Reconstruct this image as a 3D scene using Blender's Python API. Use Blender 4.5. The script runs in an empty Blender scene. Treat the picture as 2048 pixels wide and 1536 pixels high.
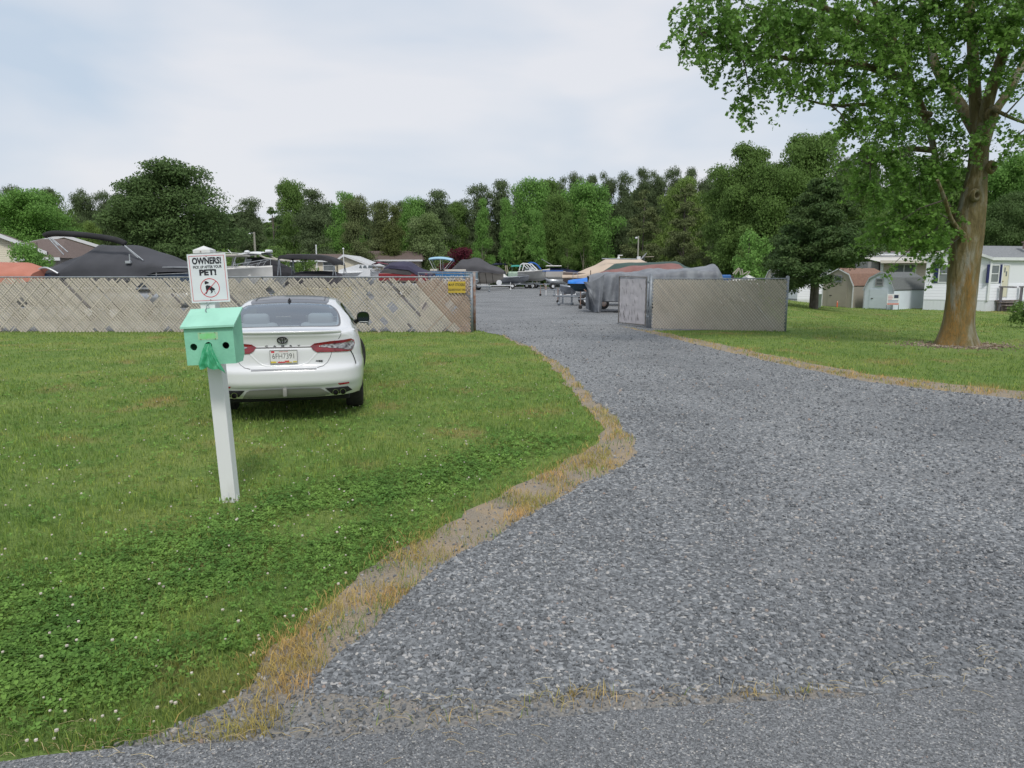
import bpy, bmesh, math, random
import numpy as np
from mathutils import Vector, Matrix, noise as mnoise
from mathutils.bvhtree import BVHTree
from mathutils.geometry import delaunay_2d_cdt
S = bpy.context.scene
COL = S.collection
R = math.radians
# ------------------------------------------------------------------ camera
F = 1422.0; CH = 1.7; PITCH = math.atan(220 / F)
cam = bpy.data.cameras.new('camera'); camo = bpy.data.objects.new('camera', cam); COL.objects.link(camo)
cam.sensor_width = 36; cam.lens = 36 * F / 2048; cam.clip_start = .05; cam.clip_end = 3000
camo.location = (0, 0, CH); camo.rotation_euler = (math.pi / 2 - PITCH, 0, 0)
S.camera = camo
# ------------------------------------------------------------------ sky and sun
SUN_EL, SUN_AZ = R(52), R(168)          # azimuth measured from +Y clockwise
W = bpy.data.worlds.new('World'); S.world = W; W.use_nodes = True
nt = W.node_tree; nt.nodes.clear()
N = nt.nodes.new; L = nt.links.new
out = N('ShaderNodeOutputWorld'); sky = N('ShaderNodeTexSky'); sky.sky_type = 'NISHITA'; sky.sun_disc = False
sky.sun_elevation = SUN_EL; sky.sun_rotation = SUN_AZ; sky.air_density = 1.2; sky.dust_density = 2
b1 = N('ShaderNodeBackground'); b1.inputs[1].default_value = .1; L(sky.outputs[0], b1.inputs[0])
tc = N('ShaderNodeTexCoord'); mp = N('ShaderNodeMapping'); mp.inputs['Scale'].default_value = (1.0, 1.0, 3.2)
mp.inputs['Rotation'].default_value = (0, R(12), 0)
nz = N('ShaderNodeTexNoise'); nz.inputs['Scale'].default_value = 2.2; nz.inputs['Detail'].default_value = 4; nz.inputs['Roughness'].default_value = .45; nz.inputs['Distortion'].default_value = .25
L(tc.outputs['Generated'], mp.inputs[0]); L(mp.outputs[0], nz.inputs[0])
cr = N('ShaderNodeValToRGB'); cr.color_ramp.elements[0].position = .36; cr.color_ramp.elements[0].color = (.43, .505, .60, 1)
cr.color_ramp.elements[1].position = .60; cr.color_ramp.elements[1].color = (.61, .62, .655, 1)
L(nz.outputs[0], cr.inputs[0])
b2 = N('ShaderNodeBackground'); b2.inputs[1].default_value = 1.0; L(cr.outputs[0], b2.inputs[0])
mx = N('ShaderNodeMixShader'); mx.inputs[0].default_value = .93
L(b1.outputs[0], mx.inputs[1]); L(b2.outputs[0], mx.inputs[2]); L(mx.outputs[0], out.inputs[0])
sl = bpy.data.lights.new('sun', 'SUN'); so = bpy.data.objects.new('sun', sl); COL.objects.link(so)
sl.energy = 1.5; sl.angle = R(12); sl.color = (1, .96, .9)
sd = Vector((math.sin(SUN_AZ) * math.cos(SUN_EL), math.cos(SUN_AZ) * math.cos(SUN_EL), math.sin(SUN_EL)))
so.rotation_euler = sd.to_track_quat('Z', 'Y').to_euler(); so.location = sd * 50
S.view_settings.view_transform = 'Standard'; S.view_settings.look = 'None'; S.view_settings.gamma = 1; S.view_settings.exposure = .40
S.cycles.max_bounces = 6; S.cycles.diffuse_bounces = 4; S.cycles.glossy_bounces = 3; S.cycles.transmission_bounces = 4; S.cycles.transparent_max_bounces = 12
# ------------------------------------------------------------------ pixel <-> world
FW = Vector((0, math.cos(PITCH), -math.sin(PITCH))); UP = Vector((0, math.sin(PITCH), math.cos(PITCH)))
def sm(a, b, t):
    t = np.clip((t - a) / (b - a), 0, 1); return t * t * (3 - 2 * t)
def terr(x, y):
    d = x - (7.8 + (y - 20) * .28) - 1.0
    return -.42 * sm(0, 5, d) * sm(21, 37, y)
def ray(px, py): return FW + Vector((1, 0, 0)) * ((px - 1024) / F) + UP * ((768 - py) / F)
def P(px, py, Y):
    d = ray(px, py); return Vector((0, 0, CH)) + d * (Y / d.y)
def G(px, py):
    d = ray(px, py); z = 0.
    for _ in range(12):
        t = (z - CH) / d.z; p = Vector((0, 0, CH)) + d * t; z = float(terr(p.x, p.y))
    p.z = z; return p
# ------------------------------------------------------------------ object helpers
def tag(o, label=None, cat=None, group=None, kind=None):
    if label: o['label'] = label
    if cat: o['category'] = cat
    if group: o['group'] = group
    if kind: o['kind'] = kind
    return o
def empty(name, loc=(0, 0, 0), label=None, cat=None, group=None, rz=0):
    o = bpy.data.objects.new(name, None); COL.objects.link(o); o.location = loc; o.rotation_euler = (0, 0, rz)
    o.empty_display_size = .2
    return tag(o, label, cat, group)
def link(name, me, m, parent=None, smooth=False, loc=None):
    o = bpy.data.objects.new(name, me); COL.objects.link(o)
    for k in (m if isinstance(m, (list, tuple)) else [m]): me.materials.append(k)
    if smooth:
        me.polygons.foreach_set('use_smooth', [True] * len(me.polygons))
    if parent: o.parent = parent
    if loc is not None: o.location = loc
    return o
class MB:
    def __init__(s): s.v = []; s.f = []; s.mi = []
    def add(s, vs, fs, mi=0):
        b = len(s.v); s.v += [tuple(v) for v in vs]; s.f += [tuple(b + i for i in f) for f in fs]; s.mi += [mi] * len(fs); return s
    def box(s, lo, hi, mi=0, M=None):
        x0, y0, z0 = lo; x1, y1, z1 = hi
        v = [Vector(c) for c in ((x0, y0, z0), (x1, y0, z0), (x1, y1, z0), (x0, y1, z0), (x0, y0, z1), (x1, y0, z1), (x1, y1, z1), (x0, y1, z1))]
        if M: v = [M @ c for c in v]
        return s.add(v, [(0, 3, 2, 1), (4, 5, 6, 7), (0, 1, 5, 4), (1, 2, 6, 5), (2, 3, 7, 6), (3, 0, 4, 7)], mi)
    def bbox(s, lo, hi, b=.01, mi=0, M=None):   # bevelled box
        bm = bmesh.new(); bmesh.ops.create_cube(bm, size=1)
        for v in bm.verts: v.co = Vector([(lo[i] + hi[i]) / 2 + v.co[i] * (hi[i] - lo[i]) for i in range(3)])
        bmesh.ops.bevel(bm, geom=bm.edges[:], offset=b, segments=2, affect='EDGES', profile=.5)
        bm.verts.index_update()
        vs = [(M @ v.co if M else v.co) for v in bm.verts]; fs = [[v.index for v in f.verts] for f in bm.faces]; bm.free()
        return s.add(vs, fs, mi)
    def tube(s, pts, r, n=8, mi=0, cap=True):
        pts = [Vector(p) for p in pts]; m = len(pts); rr = r if isinstance(r, (list, tuple)) else [r] * m
        b = len(s.v); ref = None
        for i, p in enumerate(pts):
            t = (pts[min(i + 1, m - 1)] - pts[max(i - 1, 0)]).normalized()
            if ref is None: ref = t.orthogonal().normalized()
            ref = (ref - t * ref.dot(t)).normalized(); bi = t.cross(ref)
            for k in range(n):
                a = 2 * math.pi * k / n; s.v.append(tuple(p + (ref * math.cos(a) + bi * math.sin(a)) * rr[i]))
        for i in range(m - 1):
            for k in range(n):
                s.f.append((b + i * n + k, b + i * n + (k + 1) % n, b + (i + 1) * n + (k + 1) % n, b + (i + 1) * n + k)); s.mi.append(mi)
        if cap:
            s.f.append(tuple(b + k for k in range(n))[::-1]); s.mi.append(mi)
            s.f.append(tuple(b + (m - 1) * n + k for k in range(n))); s.mi.append(mi)
        return s
    def cyl(s, p0, p1, r0, r1=None, n=12, mi=0): return s.tube([p0, p1], [r0, r0 if r1 is None else r1], n, mi)
    def grid(s, rows, mi=0, closed=False):
        b = len(s.v); h = len(rows); w = len(rows[0])
        for r in rows: s.v += [tuple(p) for p in r]
        for i in range(h - 1):
            for j in range(w if closed else w - 1):
                s.f.append((b + i * w + j, b + i * w + (j + 1) % w, b + (i + 1) * w + (j + 1) % w, b + (i + 1) * w + j)); s.mi.append(mi)
        return s
    def prism(s, poly, d, mi=0):      # poly: 3D points in order, d: extrusion vector
        n = len(poly); d = Vector(d); a = [Vector(p) for p in poly]
        return s.add(a + [p + d for p in a], [tuple(range(n))[::-1], tuple(range(n, 2 * n))] + [(i, (i + 1) % n, n + (i + 1) % n, n + i) for i in range(n)], mi)
    def ball(s, c, r, n=10, m=6, mi=0):
        c = Vector(c); r = r if isinstance(r, (tuple, list)) else (r, r, r); rows = []
        for i in range(m + 1):
            a = math.pi * i / m - math.pi / 2
            rows.append([(c.x + r[0] * math.cos(a) * math.cos(2 * math.pi * k / n), c.y + r[1] * math.cos(a) * math.sin(2 * math.pi * k / n), c.z + r[2] * math.sin(a)) for k in range(n)])
        return s.grid(rows, mi, True)
    def build(s, name, m, parent=None, smooth=False, rel=None, merge=False):
        me = bpy.data.meshes.new(name)
        v = s.v if rel is None else [(a[0] - rel[0], a[1] - rel[1], a[2] - rel[2]) for a in s.v]
        me.from_pydata(v, [], s.f)
        if any(s.mi): me.polygons.foreach_set('material_index', s.mi)
        bm = bmesh.new(); bm.from_mesh(me)
        if merge: bmesh.ops.remove_doubles(bm, verts=bm.verts[:], dist=1e-4)
        bmesh.ops.recalc_face_normals(bm, faces=bm.faces[:]); bm.to_mesh(me); bm.free(); me.update()
        return link(name, me, m, parent, smooth)
def npmesh(name, V, Fc, k, m, parent=None, smooth=False):
    me = bpy.data.meshes.new(name); nf = len(Fc)
    me.vertices.add(len(V)); me.vertices.foreach_set('co', np.ascontiguousarray(V, dtype=np.float32).ravel())
    me.loops.add(nf * k); me.loops.foreach_set('vertex_index', np.ascontiguousarray(Fc, dtype=np.int32).ravel())
    me.polygons.add(nf); me.polygons.foreach_set('loop_start', np.arange(0, nf * k, k, dtype=np.int32))
    me.polygons.foreach_set('loop_total', np.full(nf, k, dtype=np.int32)); me.polygons.foreach_set('use_smooth', np.zeros(nf, dtype=bool)); me.update(calc_edges=True); me.validate()
    return link(name, me, m, parent, smooth)
def copy_tree(o, parent=None):
    c = o.copy(); COL.objects.link(c); c.parent = parent
    for ch in list(o.children): copy_tree(ch, c)
    return c
def inpoly(x, y, poly):
    ins = np.zeros(np.shape(x), bool); n = len(poly)
    for i in range(n):
        x0, y0 = poly[i][:2]; x1, y1 = poly[(i + 1) % n][:2]
        if y0 == y1: continue
        c = ((y0 > y) != (y1 > y)) & (x < (x1 - x0) * (y - y0) / (y1 - y0) + x0); ins ^= c
    return ins
def dense(poly, step, closed=True):
    o = []; n = len(poly)
    for i in range(n if closed else n - 1):
        a = Vector(poly[i][:2]); b = Vector(poly[(i + 1) % n][:2]); k = max(1, int((b - a).length / step))
        for j in range(k): o.append(a.lerp(b, j / k))
    if not closed: o.append(Vector(poly[-1][:2]))
    return o
def spline(pts, k=6, closed=False):
    pts = [Vector(p) for p in pts]; n = len(pts); o = []
    for i in range(n if closed else n - 1):
        g = (lambda j: pts[j % n]) if closed else (lambda j: pts[max(0, min(n - 1, j))])
        a, b, c, d = g(i - 1), g(i), g(i + 1), g(i + 2)
        for j in range(k):
            t = j / k; o.append(.5 * ((2 * b) + (c - a) * t + (2 * a - 5 * b + 4 * c - d) * t * t + (3 * b - a - 3 * c + d) * t ** 3))
    if not closed: o.append(pts[-1])
    return o
def cdt(poly, step, holes=(), bstep=None):
    loops = [dense(poly, bstep or step)] + [dense(h, bstep or step) for h in holes]
    vs = []; ed = []
    for l in loops:
        b = len(vs); vs += l; ed += [(b + i, b + (i + 1) % len(l)) for i in range(len(l))]
    xs = [p.x for p in loops[0]]; ys = [p.y for p in loops[0]]
    gx, gy = np.meshgrid(np.arange(min(xs), max(xs), step), np.arange(min(ys), max(ys), step)); gx = gx.ravel() + .13 * step; gy = gy.ravel() + .17 * step
    k = inpoly(gx, gy, loops[0])
    for h in loops[1:]: k &= ~inpoly(gx, gy, h)
    vs = vs + [Vector((float(a), float(b))) for a, b in zip(gx[k], gy[k])]
    V, _, Fc, *_ = delaunay_2d_cdt(vs, ed, [], 0, 1e-6)
    cx = np.array([sum(V[i].x for i in f) / 3 for f in Fc]); cy = np.array([sum(V[i].y for i in f) / 3 for f in Fc])
    ok = inpoly(cx, cy, loops[0])
    for h in loops[1:]: ok &= ~inpoly(cx, cy, h)
    return V, [tuple(f) for f, o in zip(Fc, ok) if o]
def text(body, size, m, name, parent, M, sx=1, ext=.001, bold=0, align='CENTER', spacing=1):
    cu = bpy.data.curves.new(name, 'FONT'); cu.body = body; cu.size = size; cu.extrude = ext; cu.align_x = align; cu.align_y = 'CENTER'; cu.offset = bold; cu.space_character = spacing; cu.resolution_u = 3
    t = bpy.data.objects.new('tmp', cu); COL.objects.link(t); dg = bpy.context.evaluated_depsgraph_get(); dg.update()
    me = bpy.data.meshes.new_from_object(t.evaluated_get(dg)); bpy.data.objects.remove(t); bpy.data.curves.remove(cu)
    me.materials.clear(); me.transform(M @ Matrix.Diagonal((sx, 1, 1, 1))); me.name = name
    return link(name, me, m, parent)
def facing(loc, ry=0):   # text lies in XZ plane facing -Y
    return Matrix.Translation(loc) @ Matrix.Rotation(math.pi / 2, 4, 'X')
# ------------------------------------------------------------------ materials
def mat(name, c1, c2=None, sc=6, rough=.7, bump=0, bsc=None, metal=0, det=5, lo=.35, hi=.65, isl=0, coat=0, wave=None, stretch=None, c3=None, trans=0, spec=.5, objrnd=0):
    m = bpy.data.materials.new(name); m.use_nodes = True; t = m.node_tree; b = t.nodes['Principled BSDF']; N = t.nodes.new; L = t.links.new
    b.inputs['Roughness'].default_value = rough; b.inputs['Metallic'].default_value = metal; b.inputs['Coat Weight'].default_value = coat; b.inputs['Specular IOR Level'].default_value = spec
    b.inputs['Coat Roughness'].default_value = .05
    tc = N('ShaderNodeTexCoord'); mp = N('ShaderNodeMapping'); L(tc.outputs['Object'], mp.inputs[0])
    if stretch: mp.inputs['Scale'].default_value = stretch
    col = None
    if c2:
        n = N('ShaderNodeTexNoise'); n.inputs['Scale'].default_value = sc; n.inputs['Detail'].default_value = det; L(mp.outputs[0], n.inputs[0])
        r = N('ShaderNodeValToRGB'); r.color_ramp.elements[0].position = lo; r.color_ramp.elements[1].position = hi
        r.color_ramp.elements[0].color = (*c1, 1); r.color_ramp.elements[1].color = (*c2, 1)
        if c3:
            e = r.color_ramp.elements.new((lo + hi) / 2); e.color = (*c3, 1)
        L(n.outputs[0], r.inputs[0]); col = r.outputs[0]
    if isl or objrnd:
        h = N('ShaderNodeHueSaturation')
        if col: L(col, h.inputs['Color'])
        else: h.inputs['Color'].default_value = (*c1, 1)
        mr = N('ShaderNodeMapRange'); a = isl or objrnd; mr.inputs[3].default_value = 1 - a; mr.inputs[4].default_value = 1 + a
        if isl: g = N('ShaderNodeNewGeometry'); L(g.outputs['Random Per Island'], mr.inputs[0])
        else: g = N('ShaderNodeObjectInfo'); L(g.outputs['Random'], mr.inputs[0])
        L(mr.outputs[0], h.inputs['Value']); col = h.outputs[0]
    if col: L(col, b.inputs['Base Color'])
    else: b.inputs['Base Color'].default_value = (*c1, 1)
    if bump or wave:
        bp = N('ShaderNodeBump'); bp.inputs['Distance'].default_value = 1
        if wave:   # (axis 'Z', period m, depth m): clapboard / corrugation / shingle courses
            ax, per, dep = wave
            sx = N('ShaderNodeSeparateXYZ'); L(tc.outputs['Object'], sx.inputs[0])
            d = N('ShaderNodeMath'); d.operation = 'DIVIDE'; d.inputs[1].default_value = per; L(sx.outputs[ax], d.inputs[0])
            f = N('ShaderNodeMath'); f.operation = 'FRACT'; L(d.outputs[0], f.inputs[0])
            p = N('ShaderNodeMath'); p.operation = 'MULTIPLY'; p.inputs[1].default_value = -dep; L(f.outputs[0], p.inputs[0])
            L(p.outputs[0], bp.inputs['Height']); bp.inputs['Strength'].default_value = 1
        else:
            n2 = N('ShaderNodeTexNoise'); n2.inputs['Scale'].default_value = bsc or sc * 3; n2.inputs['Detail'].default_value = 6; L(mp.outputs[0], n2.inputs[0])
            p = N('ShaderNodeMath'); p.operation = 'MULTIPLY'; p.inputs[1].default_value = bump; L(n2.outputs[0], p.inputs[0]); L(p.outputs[0], bp.inputs['Height'])
        L(bp.outputs[0], b.inputs['Normal'])
    if trans:
        tr = N('ShaderNodeBsdfTranslucent'); ms = N('ShaderNodeMixShader'); ms.inputs[0].default_value = trans
        if col:
            g2 = N('ShaderNodeGamma'); g2.inputs[1].default_value = .85; L(col, g2.inputs[0]); L(g2.outputs[0], tr.inputs[0])
        else: tr.inputs[0].default_value = (*c1, 1)
        o = t.nodes['Material Output']; L(b.outputs[0], ms.inputs[1]); L(tr.outputs[0], ms.inputs[2]); L(ms.outputs[0], o.inputs[0])
    return m
def glassmat(name, tint=(.6, .65, .68), fr=1.5, refl=.06):
    m = bpy.data.materials.new(name); m.use_nodes = True; t = m.node_tree; t.nodes.clear(); N = t.nodes.new; L = t.links.new
    o = N('ShaderNodeOutputMaterial'); a = N('ShaderNodeBsdfTransparent'); a.inputs[0].default_value = (*tint, 1); g = N('ShaderNodeBsdfGlossy'); g.inputs['Color'].default_value = (.80, .90, 1, 1); g.inputs['Roughness'].default_value = .03
    f = N('ShaderNodeLayerWeight'); f.inputs[0].default_value = .35; ad = N('ShaderNodeMath'); ad.operation = 'ADD'; ad.use_clamp = True; ad.inputs[1].default_value = refl; L(f.outputs['Fresnel'], ad.inputs[0])
    x = N('ShaderNodeMixShader'); L(ad.outputs[0], x.inputs[0]); L(a.outputs[0], x.inputs[1]); L(g.outputs[0], x.inputs[2]); L(x.outputs[0], o.inputs[0]); return m
M_ = {}
def C(name, *a, **k):
    if name not in M_: M_[name] = mat(name, *a, **k)
    return M_[name]
white = C('white_paint', (.74, .75, .76), (.66, .68, .70), sc=3, rough=.45)
gelcoat = C('gelcoat', (.72, .71, .68), (.62, .61, .58), sc=1.5, rough=.3)
alu = C('aluminium', (.55, .57, .59), (.38, .4, .42), sc=4, rough=.35, metal=.7)
galv = C('galvanised', (.30, .33, .36), (.20, .22, .25), sc=9, rough=.5, metal=.35)
postw = C('post_paint', (.74, .75, .75), (.50, .49, .45), sc=3.5, det=9, lo=.52, hi=.82, rough=.5, stretch=(1, 1, .35))
rust = C('rusty_pipe', (.23, .10, .05), (.30, .28, .27), sc=5, rough=.8)
black = C('black_plastic', (.012, .012, .013), rough=.45)
rubber = C('rubber', (.02, .02, .021), (.035, .033, .03), sc=20, rough=.85)
redm = C('sign_red', (.62, .05, .07), rough=.4)
dark = C('dark_interior', (.02, .02, .022), rough=.9)
blackcloth = C('black_canvas', (.016, .016, .019), (.028, .028, .032), sc=3, rough=.85, bump=.03, bsc=2)
steel = C('chrome', (.6, .6, .6), rough=.15, metal=1)
winglass = C('window_glass', (.10, .12, .13), (.22, .24, .25), sc=.7, rough=.08, spec=.8)
wood_old = C('weathered_wood', (.16, .13, .12), (.26, .22, .2), sc=8, rough=.85)
# ================================================================== ground
rng = np.random.default_rng(7); random.seed(7)
def fold(pts, j=0, step=.25, seed=1):
    d = dense(pts, step); o = []
    for p in d:
        n = mnoise.noise_vector(Vector((p.x * 1.7, p.y * 1.7, seed))) * j + mnoise.noise_vector(Vector((p.x * 6, p.y * 6, seed))) * j * .5
        o.append(Vector((p.x + n.x, p.y + n.y)))
    return o
def g2(px, py): p = G(px, py); return (p.x, p.y)
left_edge = [(958, 662), (1010, 672), (1075, 700), (1130, 735), (1180, 790), (1225, 835), (1262, 872), (1268, 905), (1225, 942), (1140, 985), (1040, 1040), (960, 1090), (850, 1160), (740, 1245), (655, 1330), (600, 1395)]
right_edge = [(1240, 652), (1330, 674), (1440, 700), (1560, 728), (1700, 758), (1860, 780), (2048, 800), (2400, 845)]
gl = [g2(*p) for p in left_edge]; gr = [g2(*p) for p in right_edge]
ea, eb = G(250, 1512), G(2048, 1366); slope = (eb.y - ea.y) / (eb.x - ea.x)
redge = lambda x: ea.y + slope * (x - ea.x)
# gravel sheet: drive + boat yard
yard = [(gl[0][0], gl[0][1] + .25), (-1.3, 21.3), (-34, 21.6), (-36, 118), (30, 118), (17.0, 48), (12.5, 36), (8.6, 22.2), (4.1, 21.5), gr[0]]
gpoly = [Vector(p) for p in gr[1:]] + [Vector((x_, redge(x_) + o_)) for x_, o_ in ((10, -.2), (5, -.15), (3, -.1), (2.2, -.08), (1.4, -.01), (.95, .07), (.65, .13), (.3, .18), (-.1, .17), (-.5, .25))] + [Vector(p) for p in gl[::-1]]
gravel_poly = fold([*[tuple(p) for p in gpoly], *yard], .10, .12)
dirt_l = [(px - a, py - b) for (px, py), (a, b) in zip(left_edge, [(8, 2), (12, 3), (18, 4), (28, 5), (38, 8), (46, 12), (52, 22), (62, 30), (58, 34), (58, 36), (66, 38), (76, 40), (86, 44), (90, 44), (95, 40), (120, 20)])]
dirt_r = [(px + a, py - b) for (px, py), (a, b) in zip(right_edge, [(0, 3), (20, 4), (26, 6), (30, 8), (30, 11), (30, 13), (30, 14), (0, 15)])]
dl = [g2(*p) for p in dirt_l + [(415, 1425), (320, 1470), (190, 1525)]]; dr = [g2(*p) for p in dirt_r]
dirt_poly = fold(dr + [(10, 1.7), (-1.6, 1.7)] + dl[::-1], .12, .12, 5)
def sheet(name, poly, z, m, step=1.0, label=None):
    V, Fc = cdt([tuple(p) for p in poly], step, bstep=50)
    mb = MB(); mb.add([(v.x, v.y, float(terr(v.x, v.y)) + z) for v in V], Fc); o = mb.build(name, m); tag(o, kind='structure'); return o
def ground_mat(name, build):
    m = bpy.data.materials.new(name); m.use_nodes = True; t = m.node_tree; build(t, t.nodes['Principled BSDF']); return m
def nz_(t, sc, det=5, src=None, rough=.55):
    n = t.nodes.new('ShaderNodeTexNoise'); n.inputs['Scale'].default_value = sc; n.inputs['Detail'].default_value = det; n.inputs['Roughness'].default_value = rough
    g = t.nodes.new('ShaderNodeNewGeometry'); t.links.new(g.outputs['Position'], n.inputs[0]); return n.outputs[0]
def ramp_(t, fac, stops):
    r = t.nodes.new('ShaderNodeValToRGB'); e = r.color_ramp.elements
    e[0].position = stops[0][0]; e[0].color = (*stops[0][1], 1); e[1].position = stops[-1][0]; e[1].color = (*stops[-1][1], 1)
    for p, c in stops[1:-1]: k = e.new(p); k.color = (*c, 1)
    t.links.new(fac, r.inputs[0]); return r.outputs[0]
def mix_(t, f, a, b, mode='MIX'):
    m = t.nodes.new('ShaderNodeMix'); m.data_type = 'RGBA'; m.blend_type = mode
    for i, s in ((0, f), (6, a), (7, b)):
        if isinstance(s, (int, float)): m.inputs[i].default_value = s
        elif isinstance(s, tuple): m.inputs[i].default_value = (*s, 1)
        else: t.links.new(s, m.inputs[i])
    return m.outputs[2]
def grass_color(t, isl=False):
    a = ramp_(t, nz_(t, .55, 4), [(.33, (.14, .25, .06)), (.5, (.20, .31, .078)), (.66, (.31, .365, .11))])
    b = ramp_(t, nz_(t, 2.6, 4), [(.3, (.12, .235, .055)), (.7, (.30, .375, .11))])
    c = mix_(t, .5, a, b)
    dry = ramp_(t, nz_(t, .9, 6), [(.56, (0, 0, 0)), (.72, (1, 1, 1))])
    c = mix_(t, dry, c, (.34, .29, .12))
    if isl:
        g = t.nodes.new('ShaderNodeNewGeometry'); v = ramp_(t, g.outputs['Random Per Island'], [(0, (.6, .65, .5)), (.5, (1, 1, 1)), (.85, (1.35, 1.25, 1.0)), (1, (2.0, 1.7, 1.4))])
        c = mix_(t, 1., c, v, 'MULTIPLY')
    return c
def lawn_b(t, b):
    c = mix_(t, .2, grass_color(t), (.09, .085, .04)); t.links.new(c, b.inputs['Base Color']); b.inputs['Roughness'].default_value = .95; b.inputs['Specular IOR Level'].default_value = .1
    bp = t.nodes.new('ShaderNodeBump'); bp.inputs['Distance'].default_value = .06; t.links.new(nz_(t, 22, 6), bp.inputs['Height']); t.links.new(bp.outputs[0], b.inputs['Normal'])
def stone_b(base, light, scale, bumpd=.02, dustc=None):
    def f(t, b):
        v = t.nodes.new('ShaderNodeTexVoronoi'); v.inputs['Scale'].default_value = scale; g = t.nodes.new('ShaderNodeNewGeometry'); t.links.new(g.outputs['Position'], v.inputs[0])
        s = t.nodes.new('ShaderNodeSeparateColor'); t.links.new(v.outputs['Color'], s.inputs[0])
        c = ramp_(t, s.outputs[0], [(0, tuple(x * .45 for x in base)), (.45, base), (.8, tuple(x * 1.35 for x in base)), (.93, light), (1, (.5, .48, .45))])
        big = ramp_(t, nz_(t, .45, 5), [(.3, (.8, .8, .8)), (.7, (1.18, 1.17, 1.15))]); c = mix_(t, 1., c, big, 'MULTIPLY')
        if dustc:
            d = ramp_(t, nz_(t, .8, 6), [(.5, (0, 0, 0)), (.75, (.65, .65, .65))]); c = mix_(t, d, c, dustc)
        t.links.new(c, b.inputs['Base Color']); b.inputs['Roughness'].default_value = .85; b.inputs['Specular IOR Level'].default_value = .3
        inv = t.nodes.new('ShaderNodeMath'); inv.operation = 'MULTIPLY'; inv.inputs[1].default_value = -1; t.links.new(v.outputs['Distance'], inv.inputs[0])
        bp = t.nodes.new('ShaderNodeBump'); bp.inputs['Distance'].default_value = bumpd; t.links.new(inv.outputs[0], bp.inputs['Height']); t.links.new(bp.outputs[0], b.inputs['Normal'])
    return f
m_lawn = ground_mat('lawn_soil', lawn_b)
m_gravel = ground_mat('gravel_bed', stone_b((.185, .195, .205), (.38, .39, .40), 60, .006, (.235, .238, .24)))
m_asph = ground_mat('asphalt', stone_b((.175, .182, .19), (.30, .31, .32), 150, .004, (.155, .16, .165)))
def dirt_b(t, b):
    c = ramp_(t, nz_(t, 3.2, 7), [(.3, (.26, .225, .175)), (.5, (.34, .275, .195)), (.62, (.42, .31, .19)), (.75, (.30, .265, .215))]); ps = t.nodes.new('ShaderNodeSeparateXYZ'); gg = t.nodes.new('ShaderNodeNewGeometry'); t.links.new(gg.outputs['Position'], ps.inputs[0]); mr = t.nodes.new('ShaderNodeMapRange'); mr.inputs[1].default_value = 2.9; mr.inputs[2].default_value = 2.55; t.links.new(ps.outputs[1], mr.inputs[0])
    c = mix_(t, mr.outputs[0], c, (.265, .262, .255)); c = mix_(t, .35, c, ramp_(t, nz_(t, 90, 3), [(.3, (.06, .055, .05)), (.7, (.42, .38, .32))]))
    t.links.new(c, b.inputs['Base Color']); b.inputs['Roughness'].default_value = .95
    bp = t.nodes.new('ShaderNodeBump'); bp.inputs['Distance'].default_value = .015; t.links.new(nz_(t, 70, 5), bp.inputs['Height']); t.links.new(bp.outputs[0], b.inputs['Normal'])
m_dirt = ground_mat('dirt', dirt_b)
xs = np.concatenate([[-900, -500, -250, -120], np.arange(-70, 90, 2.), [120, 250, 500, 900]]); ys = np.concatenate([[-300, -60, -10], np.arange(0, 130, 2.), [160, 250, 500, 1200]])
gx, gy = np.meshgrid(xs, ys); gz = terr(gx, gy); n, k = gx.shape
idx = np.arange(n * k).reshape(n, k); q = np.stack([idx[:-1, :-1], idx[:-1, 1:], idx[1:, 1:], idx[1:, :-1]], -1).reshape(-1, 4)
tag(npmesh('ground', np.stack([gx, gy, gz - .004], -1).reshape(-1, 3), q, 4, m_lawn), kind='structure')
sheet('dirt_verge', dirt_poly, .002, m_dirt)
sheet('gravel_drive', gravel_poly, .0045, m_gravel)
rl = [(x, float(2.62 + .06 * x + .05 * mnoise.noise(Vector((x * .9, 3, 0))) + .02 * mnoise.noise(Vector((x * 5, 1, 0))))) for x in np.arange(-14, 16, .12)]
# the road edge as seen: from (250,1512) to (2048,1365)
ea, eb = G(250, 1512), G(2048, 1366); slope = (eb.y - ea.y) / (eb.x - ea.x)
redge = lambda x: ea.y + slope * (x - ea.x)
rl = [(x, redge(x) + .06 * mnoise.noise(Vector((x * 1.1, 3, 0))) + .018 * mnoise.noise(Vector((x * 7, 1, 0)))) for x in np.arange(-14, 16, .08)]
road_poly = rl + [(16, -6), (-14, -6)]
sheet('asphalt_road', road_poly, .016, m_asph, 1.5)
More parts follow.
